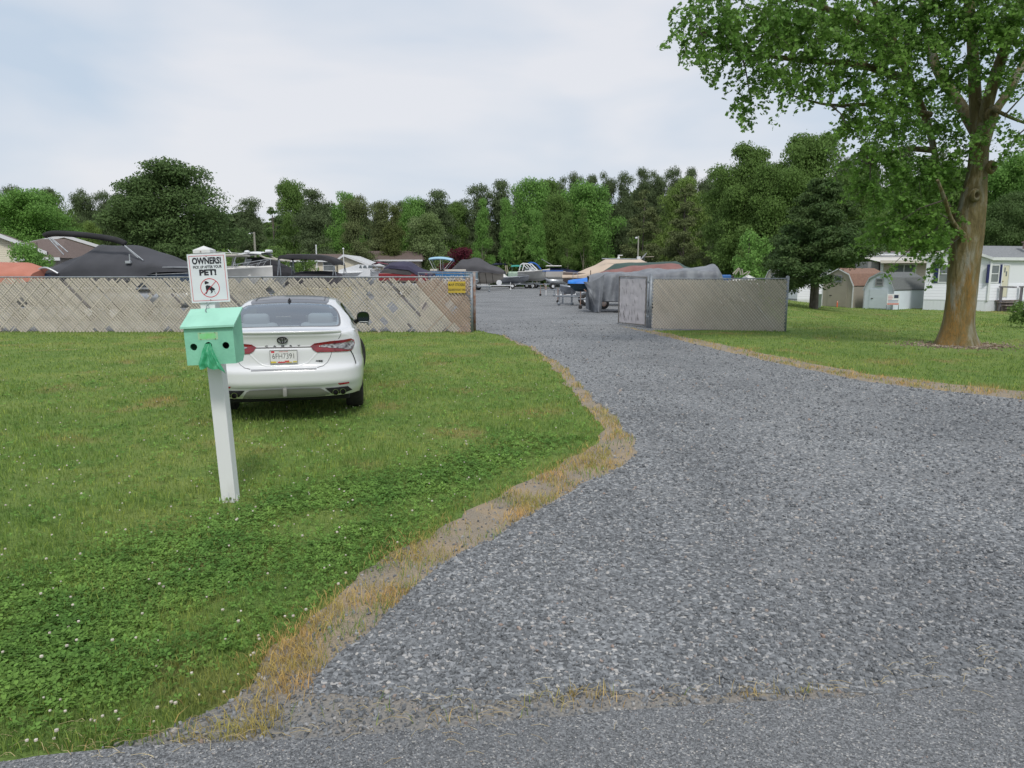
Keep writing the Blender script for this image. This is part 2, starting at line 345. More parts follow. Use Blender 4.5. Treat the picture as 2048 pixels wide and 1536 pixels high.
# ------------------------------------------------------------------ sampling helpers
def logpts(n, r0, r1, a0=-46, a1=46):
    r = np.exp(rng.uniform(math.log(r0), math.log(r1), n)); a = np.radians(rng.uniform(a0, a1, n)); return r * np.sin(a), r * np.cos(a), r
def in_(x, y, poly): return inpoly(x, y, [tuple(p) for p in poly])
def blades(name, x, y, r, h, w, m, bend=.5, z0=0):
    n = len(x); az = rng.uniform(0, 2 * math.pi, n); la = rng.uniform(0, 2 * math.pi, n)
    dx, dy = np.cos(az) * w / 2, np.sin(az) * w / 2; bx, by = np.cos(la) * h * bend * rng.uniform(.2, 1.2, n), np.sin(la) * h * bend * rng.uniform(.2, 1.2, n)
    z = terr(x, y) + z0
    V = np.stack([np.stack([x - dx, y - dy, z], -1), np.stack([x + dx, y + dy, z], -1), np.stack([x + dx * .8 + bx * .35, y + dy * .8 + by * .35, z + h * .6], -1), np.stack([x - dx * .8 + bx * .35, y - dy * .8 + by * .35, z + h * .6], -1), np.stack([x + bx, y + by, z + h * rng.uniform(.75, 1., n)], -1)], 1).reshape(-1, 3)
    b = np.arange(n)[:, None] * 5
    Fc = np.concatenate([b + [0, 1, 2], b + [0, 2, 3], b + [3, 2, 4]], 1).reshape(-1, 3)
    return tag(npmesh(name, V, Fc, 3, m), kind='stuff')
def leafy(t, b):
    c = grass_color(t, True); t.links.new(c, b.inputs['Base Color']); b.inputs['Roughness'].default_value = .6; b.inputs['Specular IOR Level'].default_value = .25
    tr = t.nodes.new('ShaderNodeBsdfTranslucent'); t.links.new(c, tr.inputs[0]); ms = t.nodes.new('ShaderNodeMixShader'); ms.inputs[0].default_value = .35
    t.links.new(b.outputs[0], ms.inputs[1]); t.links.new(tr.outputs[0], ms.inputs[2]); t.links.new(ms.outputs[0], t.nodes['Material Output'].inputs[0])
m_blade = ground_mat('grass_blade', leafy)
m_dry = C('dry_grass', (.62, .40, .16), (.38, .35, .10), sc=3, rough=.8, isl=.35, trans=.3)
m_clover = C('clover_leaf', (.115, .235, .052), (.20, .34, .075), sc=2.5, rough=.75, isl=.35, trans=.35, spec=.15)
clover_poly = [g2(*p) for p in [(-60, 1480), (-60, 1230), (250, 1130), (480, 1060), (640, 1000), (860, 960), (1040, 900), (1130, 868), (1190, 862), (1195, 890), (1150, 905), (1080, 935), (1000, 975), (930, 1030), (880, 1075), (770, 1150), (640, 1230), (500, 1320), (330, 1420), (200, 1470)]]
x, y, r = logpts(400000, 2.1, 70, -46, 47)
lawn = ~in_(x, y, gravel_poly) & ~in_(x, y, dirt_poly) & (y > redge(x) + .05) & ~((y > 21.5) & (x < 8.2 + (y - 20) * .28))
incl = in_(x, y, clover_poly)
trk = (np.hypot(x - 10.3, y - 16.6) < 1.25 + .3 * np.sin(5 * np.arctan2(y - 16.6, x - 10.3)))
keep = lawn & ~(incl & (rng.random(len(x)) < .25)) & ~(trk & (rng.random(len(x)) < .9))
carx = 0
xx, yy, rr = x[keep], y[keep], r[keep]
tall = 1 + .6 * np.clip(np.sin(xx * 2.1 + np.sin(yy * 1.7) * 2), 0, 1)
blades('grass_blades', xx, yy, rr, (.026 + .02 * rng.random(len(xx))) * tall, .0032 * np.maximum(1, rr / 3.6) ** .85, m_blade)
# fringe of dry grass between lawn and dirt
x, y, r = logpts(560000, 2.0, 40, -46, 47)
jx, jy = rng.normal(0, .085, len(x)), rng.normal(0, .085, len(x))
edge = in_(x + jx, y + jy, dirt_poly) & ~in_(x, y, gravel_poly) & (y > redge(x) + .03)
cl = np.array([mnoise.noise(Vector((a * 2.2, b * 2.2, 9))) for a, b in zip(x[edge], y[edge])])
ex_, ey_ = x[edge], y[edge]
fr = rng.random(edge.sum()) < np.clip(.42 + cl * 2.8, 0.05, .85) * np.where((ey_ < redge(ex_) + .45) & (ex_ > -.78), np.clip(.10 + cl * .8, .01, .3), 1)
xx, yy, rr = x[edge][fr], y[edge][fr], r[edge][fr]
blades('dry_grass_fringe', xx, yy, rr, .03 + .04 * rng.random(len(xx)), .0034 * np.maximum(1, rr / 3.6) ** .8, m_dry, .9)
x, y, r = logpts(90000, 2.0, 30, -46, 47)
e2 = ~in_(x, y, gravel_poly) & (y > redge(x) + .03); e2 &= in_(x + .09, y - .09, dirt_poly) | in_(x, y, dirt_poly) | in_(x - .25, y + .1, dirt_poly)
e2 &= rng.random(len(x)) < np.clip(.45 + 2.2 * np.array([mnoise.noise(Vector((a * 2.6, b * 2.6, 6))) for a, b in zip(x, y)]), 0, .95)
e2 &= ~((y < redge(x) + .42) & (x > -1.2) & (rng.random(len(x)) < .93))
xx, yy, rr = x[e2], y[e2], r[e2]
blades('green_tufts', xx, yy, rr, .04 + .04 * rng.random(len(xx)), .0032 * np.maximum(1, rr / 3.6) ** .8, m_blade, .8)
# clover leaves
x, y, r = logpts(150000, 2.1, 14, -46, 20)
k_ = in_(x + np.abs(rng.normal(0, .30, len(x))), y - np.abs(rng.normal(0, .30, len(x))), clover_poly) & (np.array([mnoise.noise(Vector((a * 1.1, b * 1.1, 2))) for a, b in zip(x, y)]) + rng.normal(0, .12, len(x)) > -.33); sp_ = rng.random(len(x)) < .06
k_ = (k_ | (sp_ & ~in_(x, y, dirt_poly) & ~in_(x, y, gravel_poly))) & (y > redge(x) + .06)
x, y, r = x[k_], y[k_], r[k_]; n = len(x)
hz = .012 + .024 * rng.random(n); a0 = rng.uniform(0, 6.28, n); s = (.0085 + .005 * rng.random(n)) * np.maximum(1, r / 4.5) ** .7; tx, ty = rng.normal(0, .3, n), rng.normal(0, .3, n)
Vs = []
for q_ in range(3):
    a = a0 + q_ * 2.094; ca, sa = np.cos(a), np.sin(a)
    for (u, v) in ((0, 0), (.9, -.62), (1.55, -.45), (1.45, 0), (1.55, .45), (.9, .62)):
        lx, ly = (u * ca - v * sa) * s, (u * sa + v * ca) * s; Vs.append(np.stack([x + lx, y + ly, hz + lx * tx + ly * ty + .15 * u * s], -1))
V = np.stack(Vs, 1).reshape(-1, 3); b = (np.arange(n)[:, None] * 18)
Fc = np.concatenate([b + np.arange(6) + 6 * q_ for q_ in range(3)], 1).reshape(-1, 6)
tag(npmesh('clover_patch', V, Fc, 6, m_clover), kind='stuff')
# clover flowers
x, y, r = logpts(5200, 2.3, 22, -46, 12)
kf = ~in_(x, y, dirt_poly) & ~in_(x, y, gravel_poly) & (y > redge(x) + .06) & (rng.random(len(x)) < np.where(in_(x, y, clover_poly), .14, .22))
x, y, r = x[kf], y[kf], r[kf]
mb = MB()
for a, b_ in zip(x, y):
    rad = random.uniform(.005, .0095); h = random.uniform(.03, .06)
    mb.ball((a, b_, h), (rad, rad, rad * .8), 6, 3)
tag(mb.build('clover_flowers', C('clover_flower', (.62, .58, .5), (.5, .42, .36), sc=80, rough=.8, isl=.15)), kind='stuff')
# gravel stones
def stones(name, x, y, s, m, z0=0):
    t = (1 + 5 ** .5) / 2
    B = np.array([(-1, t, 0), (1, t, 0), (-1, -t, 0), (1, -t, 0), (0, -1, t), (0, 1, t), (0, -1, -t), (0, 1, -t), (t, 0, -1), (t, 0, 1), (-t, 0, -1), (-t, 0, 1)], float) / 1.9
    T = np.array([(0, 11, 5), (0, 5, 1), (0, 1, 7), (0, 7, 10), (0, 10, 11), (1, 5, 9), (5, 11, 4), (11, 10, 2), (10, 7, 6), (7, 1, 8), (3, 9, 4), (3, 4, 2), (3, 2, 6), (3, 6, 8), (3, 8, 9), (4, 9, 5), (2, 4, 11), (6, 2, 10), (8, 6, 7), (9, 8, 1)])
    n = len(x); Q = rng.normal(size=(n, 4)); Q /= np.linalg.norm(Q, axis=1)[:, None]; a, b, c, d = Q.T
    Rm = np.stack([1 - 2 * (c * c + d * d), 2 * (b * c - a * d), 2 * (b * d + a * c), 2 * (b * c + a * d), 1 - 2 * (b * b + d * d), 2 * (c * d - a * b), 2 * (b * d - a * c), 2 * (c * d + a * b), 1 - 2 * (b * b + c * c)], -1).reshape(n, 3, 3)
    sc = np.stack([rng.uniform(.75, 1.25, n), rng.uniform(.6, 1., n), rng.uniform(.4, .75, n)], -1)
    V = B[None] * (1 + rng.uniform(-.3, .3, (n, 12, 1))) * sc[:, None, :]; V = np.einsum('nij,nkj->nki', Rm, V) * s[:, None, None]
    V += np.stack([x, y, terr(x, y) + z0 + s * rng.uniform(.05, .45, n)], -1)[:, None, :]
    Fc = (T[None] + (np.arange(n) * 12)[:, None, None]).reshape(-1, 3)
    return tag(npmesh(name, V.reshape(-1, 3), Fc, 3, m), kind='stuff')
def stone_mat(t, b):
    g = t.nodes.new('ShaderNodeNewGeometry')
    c = ramp_(t, g.outputs['Random Per Island'], [(0, (.06, .067, .073)), (.3, (.12, .13, .14)), (.62, (.185, .198, .21)), (.86, (.28, .293, .305)), (.93, (.40, .40, .40)), (.97, (.55, .52, .48)), (.985, (.32, .2, .14)), (1, (.6, .57, .52))])
    big = ramp_(t, nz_(t, .45, 5), [(.3, (.85, .85, .85)), (.7, (1.15, 1.15, 1.15))]); c = mix_(t, 1., c, big, 'MULTIPLY')
    c = mix_(t, .35, c, ramp_(t, nz_(t, 160, 3), [(.3, (.06, .065, .07)), (.7, (.34, .35, .36))])); t.links.new(c, b.inputs['Base Color']); b.inputs['Roughness'].default_value = .8
m_stone = ground_mat('stone', stone_mat)
x, y, r = logpts(270000, 2.0, 75, -46, 46)
k_ = in_(x + rng.normal(0, .045, len(x)), y + rng.normal(0, .055, len(x)), gravel_poly) & (y > redge(x) + .02)
den = np.array([mnoise.noise(Vector((a * .55, b * .55, 4))) for a, b in zip(x, y)])
near_edge = y < redge(x) + .10
tr_ = np.zeros(len(x))
for pts_ in ([(1060, 640), (1150, 690), (1290, 760), (1500, 850), (1750, 960), (2100, 1120)], [(1150, 640), (1290, 690), (1480, 750), (1750, 820), (2100, 880)], [(1010, 650), (1110, 720), (1250, 830), (1330, 950), (1340, 1100), (1250, 1300)]):
    for p_ in dense([g2(*q_) for q_ in pts_], .22, False): tr_ = np.maximum(tr_, np.exp(-(((x - p_.x) ** 2 + (y - p_.y) ** 2) / .055)))
k_ &= rng.random(len(x)) < np.clip(.85 + den * .7, .15, 1) * np.where(near_edge, .5, 1) * np.clip(1.15 - r / 26, .0, 1) * (1 - .55 * tr_)
x, y, r = x[k_], y[k_], r[k_]
stones('gravel_stones', x, y, (.0055 + .0095 * rng.random(len(x)) ** 2.) * np.maximum(1, np.minimum(r, 30) / 4.2) ** .45, m_stone, .003)
# stray stones on dirt and along the road lip
x, y, r = logpts(90000, 2.0, 20, -46, 46)
k_ = in_(x, y, dirt_poly) & ~in_(x, y, gravel_poly) & (y > redge(x)) & (rng.random(len(x)) < np.where(y < redge(x) + .5, .95, .3))
k2 = (np.abs(y - redge(x)) < .1) & (rng.random(len(x)) < .3) & (x > -1.5)
k_ |= k2; x, y, r = x[k_], y[k_], r[k_]
stones('stray_stones', x, y, .004 + .009 * rng.random(len(x)) ** 2, m_stone, .003)
# asphalt grit
x, y, r = logpts(70000, 1.7, 3.2, -46, 46); k_ = (y < redge(x)); x, y, r = x[k_], y[k_], r[k_]
stones('asphalt_grit', x, y, .0022 + .0022 * rng.random(len(x)), ground_mat('grit', stone_mat), .0155)
# straw clippings along the road edge
mb = MB()
for i in range(520):
    xx_ = random.uniform(-2.6, 3.2); yy_ = redge(xx_) + abs(random.gauss(0, .10)) * (1 if random.random() < .8 else -1) + .02
    a = random.gauss(.1, .6); l = random.uniform(.015, .09); dx, dy = math.cos(a) * l, math.sin(a) * l
    if random.random() < .55 or xx_ < 0: mb.tube([(xx_, yy_, .024), (xx_ + dx * .5, yy_ + dy * .5 + .004, .030), (xx_ + dx, yy_ + dy, .024)], .0009, 3, cap=False)
tag(mb.build('straw_clippings', C('straw', (.5, .42, .24), (.36, .27, .13), sc=9, rough=.8, isl=.25)), kind='stuff')
# bark mulch round the big tree
tc_ = G(1917, 690); x = tc_.x + rng.normal(0, .6, 1500); y = tc_.y + rng.normal(-.1, .42, 1500)
stones('bark_mulch', x, y, .013 + .018 * rng.random(len(x)), C('mulch', (.15, .10, .06), (.34, .29, .23), sc=6, rough=.9, isl=.5), 0)
# ================================================================== the car
def cint(xq, xp, fp):   # smooth (pchip-like) interpolation
    xp = np.array(xp, float); fp = np.array(fp, float); h = np.diff(xp); d = np.diff(fp) / h
    m = np.zeros(len(xp)); m[0] = d[0]; m[-1] = d[-1]
    for i in range(1, len(xp) - 1): m[i] = 0 if d[i - 1] * d[i] <= 0 else 2 * d[i - 1] * d[i] / (d[i - 1] + d[i])
    xq = np.clip(xq, xp[0], xp[-1]); i = np.clip(np.searchsorted(xp, xq) - 1, 0, len(h) - 1); t = (xq - xp[i]) / h[i]
    return (2 * t**3 - 3 * t**2 + 1) * fp[i] + (t**3 - 2 * t**2 + t) * h[i] * m[i] + (-2 * t**3 + 3 * t**2) * fp[i + 1] + (t**3 - t**2) * h[i] * m[i + 1]
CL = 4.88
paint = C('pearl_white', (.70, .71, .72), rough=.28, coat=.8)
blackg = C('gloss_black', (.012, .013, .016), rough=.06, coat=1)
car_g = G(566, 838); YC = 7.9
car_loc = Vector(((566 - 1024) / F * YC * 1.005, YC, 0)); CAR_YAW = R(13)
zc_ = 1
car = empty('parked_car', car_loc, 'white four door saloon parked on the grass facing the slatted fence', 'car', rz=CAR_YAW); car.scale = (.965, 1, 1)
# --- lower body: rings round the car, rows by height
def ztop(y): return cint(y, [0, .3, .6, 1.0, 1.6, 2.4, 3.3, 4.0, 4.5, 4.88], [1.035, 1.03, 1.02, 1.0, .985, .97, .95, .90, .80, .68])
def y0(z): return cint(z, [.2, .30, .34, .43, .445, .5, .60, .635, .66, .70, .86, .885, .98, 1.02, 1.04], [.16, .13, .085, .035, .02, .0, .0, .012, .06, .078, .085, .10, .085, .065, .07])
def wid(v, y): # v 0..1 from sill to belt
    w = cint(v, [0, .12, .3, .5, .62, .8, .92, 1], [.86, .895, .915, .92, .905, .895, .875, .845])
    k = 1 + .012 * np.exp(-((y - 1.1) / .45) ** 2) * np.exp(-((v - .45) / .25) ** 2); return w * k
NR, NC = 40, 110
rows = []
for i in range(NR):
    v = i / (NR - 1); row = []
    for j in range(NC):
        s = j / (NC - 1)            # 0 rear centre .. 1 front centre (right side)
        if s < .42: th = s / .42 * math.pi / 2; e = 2 / 3.4; cx_ = max(math.sin(th), 0) ** e; cy_ = 1 - max(math.cos(th), 0) ** e; ydep = .80
        elif s < .66: cx_ = 1; cy_ = None
        else: th = (1 - s) / .34 * math.pi / 2; e = 2 / 2.6; cx_ = max(math.sin(th), 0) ** e; cy_ = 1 - max(math.cos(th), 0) ** e; ydep = 1.1
        zt_guess = 1.0
        if s < .42:
            y = 0 + ydep * cy_
        elif s < .66: y = .80 + (s - .42) / .24 * (CL - 1.1 - .80)
        else: y = CL - ydep * cy_
        zt_ = float(ztop(y)); zb_ = .30 + .02 * (abs(y - 2.4) < 1.2) - .06 * float(sm(.3, .9, y)); z = zb_ + v * (zt_ - zb_)
        w = float(wid(v, y)) * cx_
        if s < .42: y += float(y0(z)) * (1 - cy_)
        if s > .66: y -= float(cint(v, [0, .3, .6, 1], [.02, 0, .05, .22])) * (1 - cy_)
        row.append((w, y, z))
    rows.append(row)
full = [r + [(-a, b, c) for a, b, c in r[-2:0:-1]] for r in rows]
mb = MB(); mb.grid(full, closed=True)
# --- upper body
GY = [.0, .30, .45, .8, 1.2, 1.6, 2.1, 2.6, 3.0, 3.35, 3.65, 4.1, 4.6, 4.88]
KX = [[.80, .82, .83, .83, .85, .855, .86, .86, .86, .855, .85, .84, .80, .5],
      [.74, .75, .755, .775, .78, .78, .785, .785, .785, .78, .78, .76, .70, .42],
      [.66, .68, .69, .69, .64, .62, .625, .63, .645, .69, .72, .66, .6, .35],
      [.5, .58, .60, .615, .55, .535, .54, .545, .565, .61, .64, .55, .45, .25]]
KZ = [[1.038, 1.045, 1.05, 1.03, 1.02, 1.0, .985, .98, .97, .96, .95, .92, .83, .69],
      [1.043, 1.052, 1.06, 1.09, 1.15, 1.16, 1.16, 1.15, 1.13, 1.02, .97, .935, .85, .70],
      [1.045, 1.055, 1.072, 1.165, 1.265, 1.315, 1.33, 1.31, 1.24, 1.10, .985, .945, .86, .705],
      [1.047, 1.06, 1.078, 1.19, 1.305, 1.352, 1.367, 1.35, 1.275, 1.12, .99, .95, .87, .71]]
CZ = [1.05, 1.065, 1.085, 1.21, 1.335, 1.385, 1.405, 1.385, 1.305, 1.145, 1.01, .975, .90, .725]
top = rows[-1]; urows = []
for (ex, ey, ez) in top:
    k = ex / max(.30, float(cint(ey, [0, .8, 1.6, 3, 4, 4.88], [.845, .845, .845, .845, .84, .84])))
    pts = [(ex, ez)] + [(float(cint(ey, GY, KX[i])) * min(1, k), float(cint(ey, GY, KZ[i]))) for i in range(4)] + [(.3 * min(1, k), (float(cint(ey, GY, CZ)) * .72 + float(cint(ey, GY, KZ[3])) * .28)), (0, float(cint(ey, GY, CZ)))]
    pv = [Vector((a, ey, b)) for a, b in pts]
    sp = spline(pv, 4)
    sp = [Vector((max(0, p.x), p.y, p.z)) for p in sp]
    urows.append([tuple(p) for p in sp] + [(-p.x, p.y, p.z) for p in sp[-2::-1]])
mb.grid(urows)
me = bpy.data.meshes.new('body'); me.from_pydata(mb.v, [], mb.f)
bm = bmesh.new(); bm.from_mesh(me); bmesh.ops.remove_doubles(bm, verts=bm.verts[:], dist=1e-4); bmesh.ops.recalc_face_normals(bm, faces=bm.faces[:]); bm.to_mesh(me)
bvh = BVHTree.FromBMesh(bm)
def proj(p, d):
    h = bvh.ray_cast(Vector(p), Vector(d)); return h[0], h[1]
def on_rear(x, z, off=.004):
    h, n = proj((x, -3, z), (0, 1, 0))
    if h is None: h, n, _, _ = bvh.find_nearest(Vector((x, .3, z)))
    if n.dot(Vector((0, -1, 0))) < 0: n = -n
    return h + n * off
def on_top(x, y, off=.004):
    h, n = proj((x, y, 5), (0, 0, -1))
    if n.z < 0: n = -n
    return h + n * off
def on_side(sg):
    def f(y, z, off=.004):
        h, n = proj((sg * 3, y, z), (-sg, 0, 0))
        if h is None: h, n, _, _ = bvh.find_nearest(Vector((sg * .9, y, z)))
        if n.x * sg < 0: n = -n
        return h + n * off
    return f
def patch(name, poly, f, m, parent=car, off=.004, step=.03, holes=(), smooth=True):
    V, Fc = cdt(poly, step, holes, bstep=step * .7); b = MB(); b.add([f(v.x, v.y, off) for v in V], Fc); o = b.build(name, m, parent, smooth); return o
def strip(name, pts, wd, f, m, parent=car, off=.003, step=.02):
    pts = dense(pts, step, False); rws = []
    for i, p in enumerate(pts):
        t = (pts[min(i + 1, len(pts) - 1)] - pts[max(i - 1, 0)]).normalized(); nn = Vector((-t.y, t.x)) * wd / 2
        rws.append([f(p.x + nn.x, p.y + nn.y, off), f(p.x - nn.x, p.y - nn.y, off)])
    b = MB(); b.grid(rws); return b.build(name, m, parent)
def mir(poly): return [(-a, b) for a, b in poly][::-1]
# window outlines
rg = [(0, .455), (.45, .46), (.60, .475), (.645, .52), (.655, .62), (.645, .80), (.61, 1.0), (.545, 1.15), (.50, 1.195), (.3, 1.21), (0, 1.215)]
rg_full = [tuple(p) for p in spline([(a, b, 0) for a, b in rg], 3)]; rg_full = [(a, b) for a, b, _ in rg_full]; rg_full = rg_full + [(-a, b) for a, b in rg_full[-2:0:-1]]
def inset(poly, k, kx=None):
    cx_ = sum(p[0] for p in poly) / len(poly); cy_ = sum(p[1] for p in poly) / len(poly); return [(cx_ + (a - cx_) * (kx or k), cy_ + (b - cy_) * k) for a, b in poly]
ws = [(-.60, 3.55), (.60, 3.55), (.63, 3.3), (.55, 2.72), (-.55, 2.72), (-.63, 3.3)]
sw = [(1.02, 1.06), (.98, 1.10), (1.25, 1.22), (1.6, 1.29), (2.1, 1.31), (2.6, 1.28), (2.95, 1.18), (3.25, 1.03), (3.2, 1.0), (2.2, 1.015), (1.3, 1.035)]
# cut holes
dele = []
for f in bm.faces:
    c = f.calc_center_median(); kill = False
    if f.normal.z > .15 or True:
        if c.z > 1.05 and .4 < c.y < 1.3 and inpoly(np.array([c.x]), np.array([c.y]), inset(rg_full, .95))[0] : kill = True
        if c.z > 1.0 and inpoly(np.array([c.x]), np.array([c.y]), inset(ws, .93))[0]: kill = True
    if abs(c.x) > .6 and c.z > .99 and inpoly(np.array([c.y]), np.array([c.z]), inset(sw, .90))[0]: kill = True
    for wy in (1.1, 3.925):
        if abs(c.x) > .5 and (c.y - wy) ** 2 + (c.z - .33) ** 2 < .375 ** 2 and c.z < .75: kill = True
    if kill: dele.append(f)
bmesh.ops.delete(bm, geom=dele, context='FACES'); bm.to_mesh(me); bm.free()
body = link('body', me, [paint], car, smooth=True)
# --- glass
frit = C('frit', (.02, .025, .035), rough=.08, coat=1)
gl_ = glassmat('car_glass', (.62, .68, .70), refl=.2)
rw = patch('rear_window', inset(rg_full, .985), on_top, gl_, off=.003, step=.06)
patch('window_band', rg_full, on_top, frit, rw, off=.0045, step=.03, holes=[inset(rg_full, .94, .965)])
wsx = patch('windscreen', ws, on_top, gl_, off=.002, step=.08)
patch('window_band', [(a * 1.03, b) for a, b in ws], on_top, frit, wsx, off=.004, step=.05, holes=[inset(ws, .90)])
for sg_ in (1, -1):
    f = on_side(sg_); o = patch('side_window', sw, f, gl_, off=.002, step=.06)
    patch('window_band', sw, f, blackg, o, off=.005, step=.03, holes=[inset(sw, .86)])
    strip('pillar', [(2.06, 1.02), (2.1, 1.30)], .07, f, blackg, o, off=.007)
# --- black roof glass
rf = [(-.475, 1.235), (.475, 1.235), (.50, 1.4), (.50, 2.62), (-.50, 2.62), (-.50, 1.4)]
roofm = C('roof_glass', (.02, .03, .05), rough=.3, coat=.35, spec=.3)
ro = patch('roof_panel', rf, on_top, roofm, off=.004, step=.08)
strip('sunroof_gap', [(-.44, 1.45), (.44, 1.45)], .012, on_top, black, ro, off=.007); strip('sunroof_gap', [(-.445, 1.45), (-.445, 2.4)], .012, on_top, black, ro, off=.007); strip('sunroof_gap', [(.445, 1.45), (.445, 2.4)], .012, on_top, black, ro, off=.007)
# --- rear face parts
def zz(zx, zy): return ((zx - 806) / 1165, 1.524 - zy / 1165)
lamp = [zz(*p) for p in [(1155, 742), (1215, 702), (1420, 680), (1600, 672), (1700, 664), (1740, 688), (1750, 735), (1732, 785), (1702, 824), (1650, 830), (1400, 824), (1245, 822), (1195, 792)]]
inner = [zz(*p) for p in [(1245, 748), (1330, 722), (1560, 712), (1650, 704), (1700, 692), (1738, 718), (1732, 775), (1695, 812), (1645, 806), (1560, 784), (1400, 768), (1290, 764)]]
redl = mat('lamp_red', (.24, .006, .012), (.13, .004, .01), sc=14, rough=.12, coat=1)
clr = mat('lamp_clear', (.40, .40, .40), (.05, .035, .035), sc=26, rough=.15, coat=1, metal=.3, det=2, stretch=(1, 1, 1.8))
for s_ in (1, -1):
    a = lamp if s_ > 0 else mir(lamp); b = inner if s_ > 0 else mir(inner)
    o = patch('tail_lamp', a, on_rear, redl, off=.010, step=.02); patch('clear_lens', b, on_rear, clr, o, off=.014, step=.02)
    strip('lamp_divider', [(s_ * zz(1480, 680)[0], zz(1480, 672)[1]), (s_ * zz(1480, 680)[0], zz(1480, 820)[1])], .004, on_rear, dark, o, off=.013)
    strip('bumper_slash', [(s_ * a_, b_) for a_, b_ in [zz(1690, 822), zz(1722, 880), zz(1745, 945), zz(1762, 1015)]], .010, on_rear, black, off=.004)
    rfl = [zz(*p) for p in [(1503, 1242), (1655, 1240), (1662, 1262), (1530, 1268)]]; rfl = rfl if s_ > 0 else mir(rfl)
    patch('reflector', rfl, on_rear, C('reflector_red', (.42, .01, .03), rough=.2), off=.006, step=.02)
seam = C('panel_gap', (.06, .06, .065), rough=.8)
strip('garnish', [(-.34, .878), (.34, .878)], .010, on_rear, black, off=.005)
for s_ in (1, -1):
    strip('boot_gap', [(s_ * a_, b_) for a_, b_ in [zz(1585, 560), zz(1560, 620), zz(1535, 655)]], .005, on_rear, seam)
    strip('boot_gap', [(s_ * a_, b_) for a_, b_ in [zz(1440, 826), zz(1418, 890), zz(1375, 965), zz(1320, 1005), zz(1240, 1022)]], .005, on_rear, seam)
strip('bumper_gap', [(-.365, .636), (.365, .636)], .016, on_rear, C('gap_grey', (.16, .165, .18), rough=.6), off=.003)  # grey strip paints the shadow lying in the bumper gap
# raised plate surround edge, sculpted as a soft ledge
for s_ in (1, -1):
    pts = [(s_ * a_, b_) for a_, b_ in [zz(1240, 830), zz(1190, 885), zz(1135, 940), zz(1090, 968), zz(1030, 984), zz(820, 990)]]
    d = dense(pts, .02, False); rws = []
    for i, p in enumerate(d):
        rws.append([on_rear(p.x * (1 + .03), p.y - .012, -.001), on_rear(p.x, p.y, .007), on_rear(p.x * (1 - .02), p.y + .008, -.001)])
    MB().grid(rws).build('plate_ledge', paint, car, smooth=True)
# spoiler lip
rws = []
for t in np.linspace(-1, 1, 41):
    x = t * .66; h = on_rear(x, 1.015, 0); yy_ = h.y; e = 1 - abs(t) ** 8 * .9
    rws.append([(x, yy_ + .10, 1.043), (x, yy_ + .03, 1.052 + .012 * e), (x, yy_ - .022 * e, 1.062 + .004 * e), (x, yy_ - .026 * e, 1.052), (x, yy_ - .008 * e, 1.035), (x, yy_ + .01, 1.02)])
MB().grid(rws).build('spoiler', paint, car, smooth=True)
# diffuser
dm = C('diffuser_paint', (.24, .24, .22), rough=.45)
dif = [zz(*p) for p in [(235, 1412), (300, 1320), (350, 1292), (600, 1283), (1010, 1283), (1262, 1290), (1310, 1318), (1400, 1388), (1375, 1398), (1240, 1390), (370, 1392), (275, 1412)]]
cav = lambda s_: [(s_ * a_, b_) for a_, b_ in [zz(1330, 1300), zz(1640, 1302), zz(1668, 1335), zz(1700, 1368), zz(1560, 1400), zz(1420, 1392)]][::s_]
patch('diffuser', dif, on_rear, dm, off=.012, step=.03)
for s_ in (1, -1): patch('exhaust_recess', cav(s_), on_rear, dark, off=.006, step=.03)
MB().bbox((-.026, .005, .325), (.022, .10, .425), .012).build('diffuser_fin', dm, car, smooth=True)
strip('diffuser_edge', [zz(300, 1398), zz(1330, 1396)], .012, on_rear, C('gap_grey'), off=.015)
strip('bumper_crease', [zz(120, 1270), zz(340, 1264), zz(1270, 1262), zz(1490, 1240)], .006, on_rear, C('crease', (.5, .5, .5), rough=.5), off=.002)
for s_ in (1, -1):
    for ex in (.572, .658):
        h = on_rear(s_ * ex, .355, 0); b = MB(); y_ = h.y - .02
        y_ -= .03; b.tube([(s_ * ex, y_, .35), (s_ * ex, y_ + .16, .35)], .036, 18, cap=False); b.tube([(s_ * ex, y_, .35), (s_ * ex, y_ + .1, .35)], .031, 18, cap=False)
        b.grid([[(s_ * ex + r_ * math.cos(a), y_, .35 + r_ * math.sin(a)) for a in np.linspace(0, 2 * math.pi, 19)] for r_ in (.036, .031)])
        o = b.build('exhaust_tip', steel, car, smooth=True); MB().cyl((s_ * ex, y_ + .08, .35), (s_ * ex, y_ + .085, .35), .031, n=16).build('exhaust_bore', dark, o)
# emblem : oval badge of three ellipses
em = MB(); ec = (0 - .008, .968)
def ell(rx, rz, cx_=0, cz_=0, r=.0052):
    em.tube([on_rear(ec[0] + cx_ + rx * math.cos(a), ec[1] + cz_ + rz * math.sin(a), .012) for a in np.linspace(0, 2 * math.pi, 33)], r, 6, cap=False)
ell(.056, .037, r=.006); ell(.016, .035, r=.0048); ell(.040, .0125, 0, .016, .0045)
em.build('emblem', black, car, smooth=True)
def carword(s, x, z, size, sx, name, sp=1, bold=0, shear=0):
    h = on_rear(x, z, .004); M = facing(tuple(h)); 
    if shear: M = M @ Matrix(((1, shear, 0, 0), (0, 1, 0, 0), (0, 0, 1, 0), (0, 0, 0, 1)))
    text(s, size, black, name, car, M, sx, .002, bold, spacing=sp)
for i, ch in enumerate('CAMRY'): carword(ch, [-.188, -.098, -.008, .082, .172][i], .897, .024, 2.0, 'lettering', bold=.0002)
carword('XSE', .397, .717, .028, 1.75, 'lettering', bold=.0008, shear=.25)
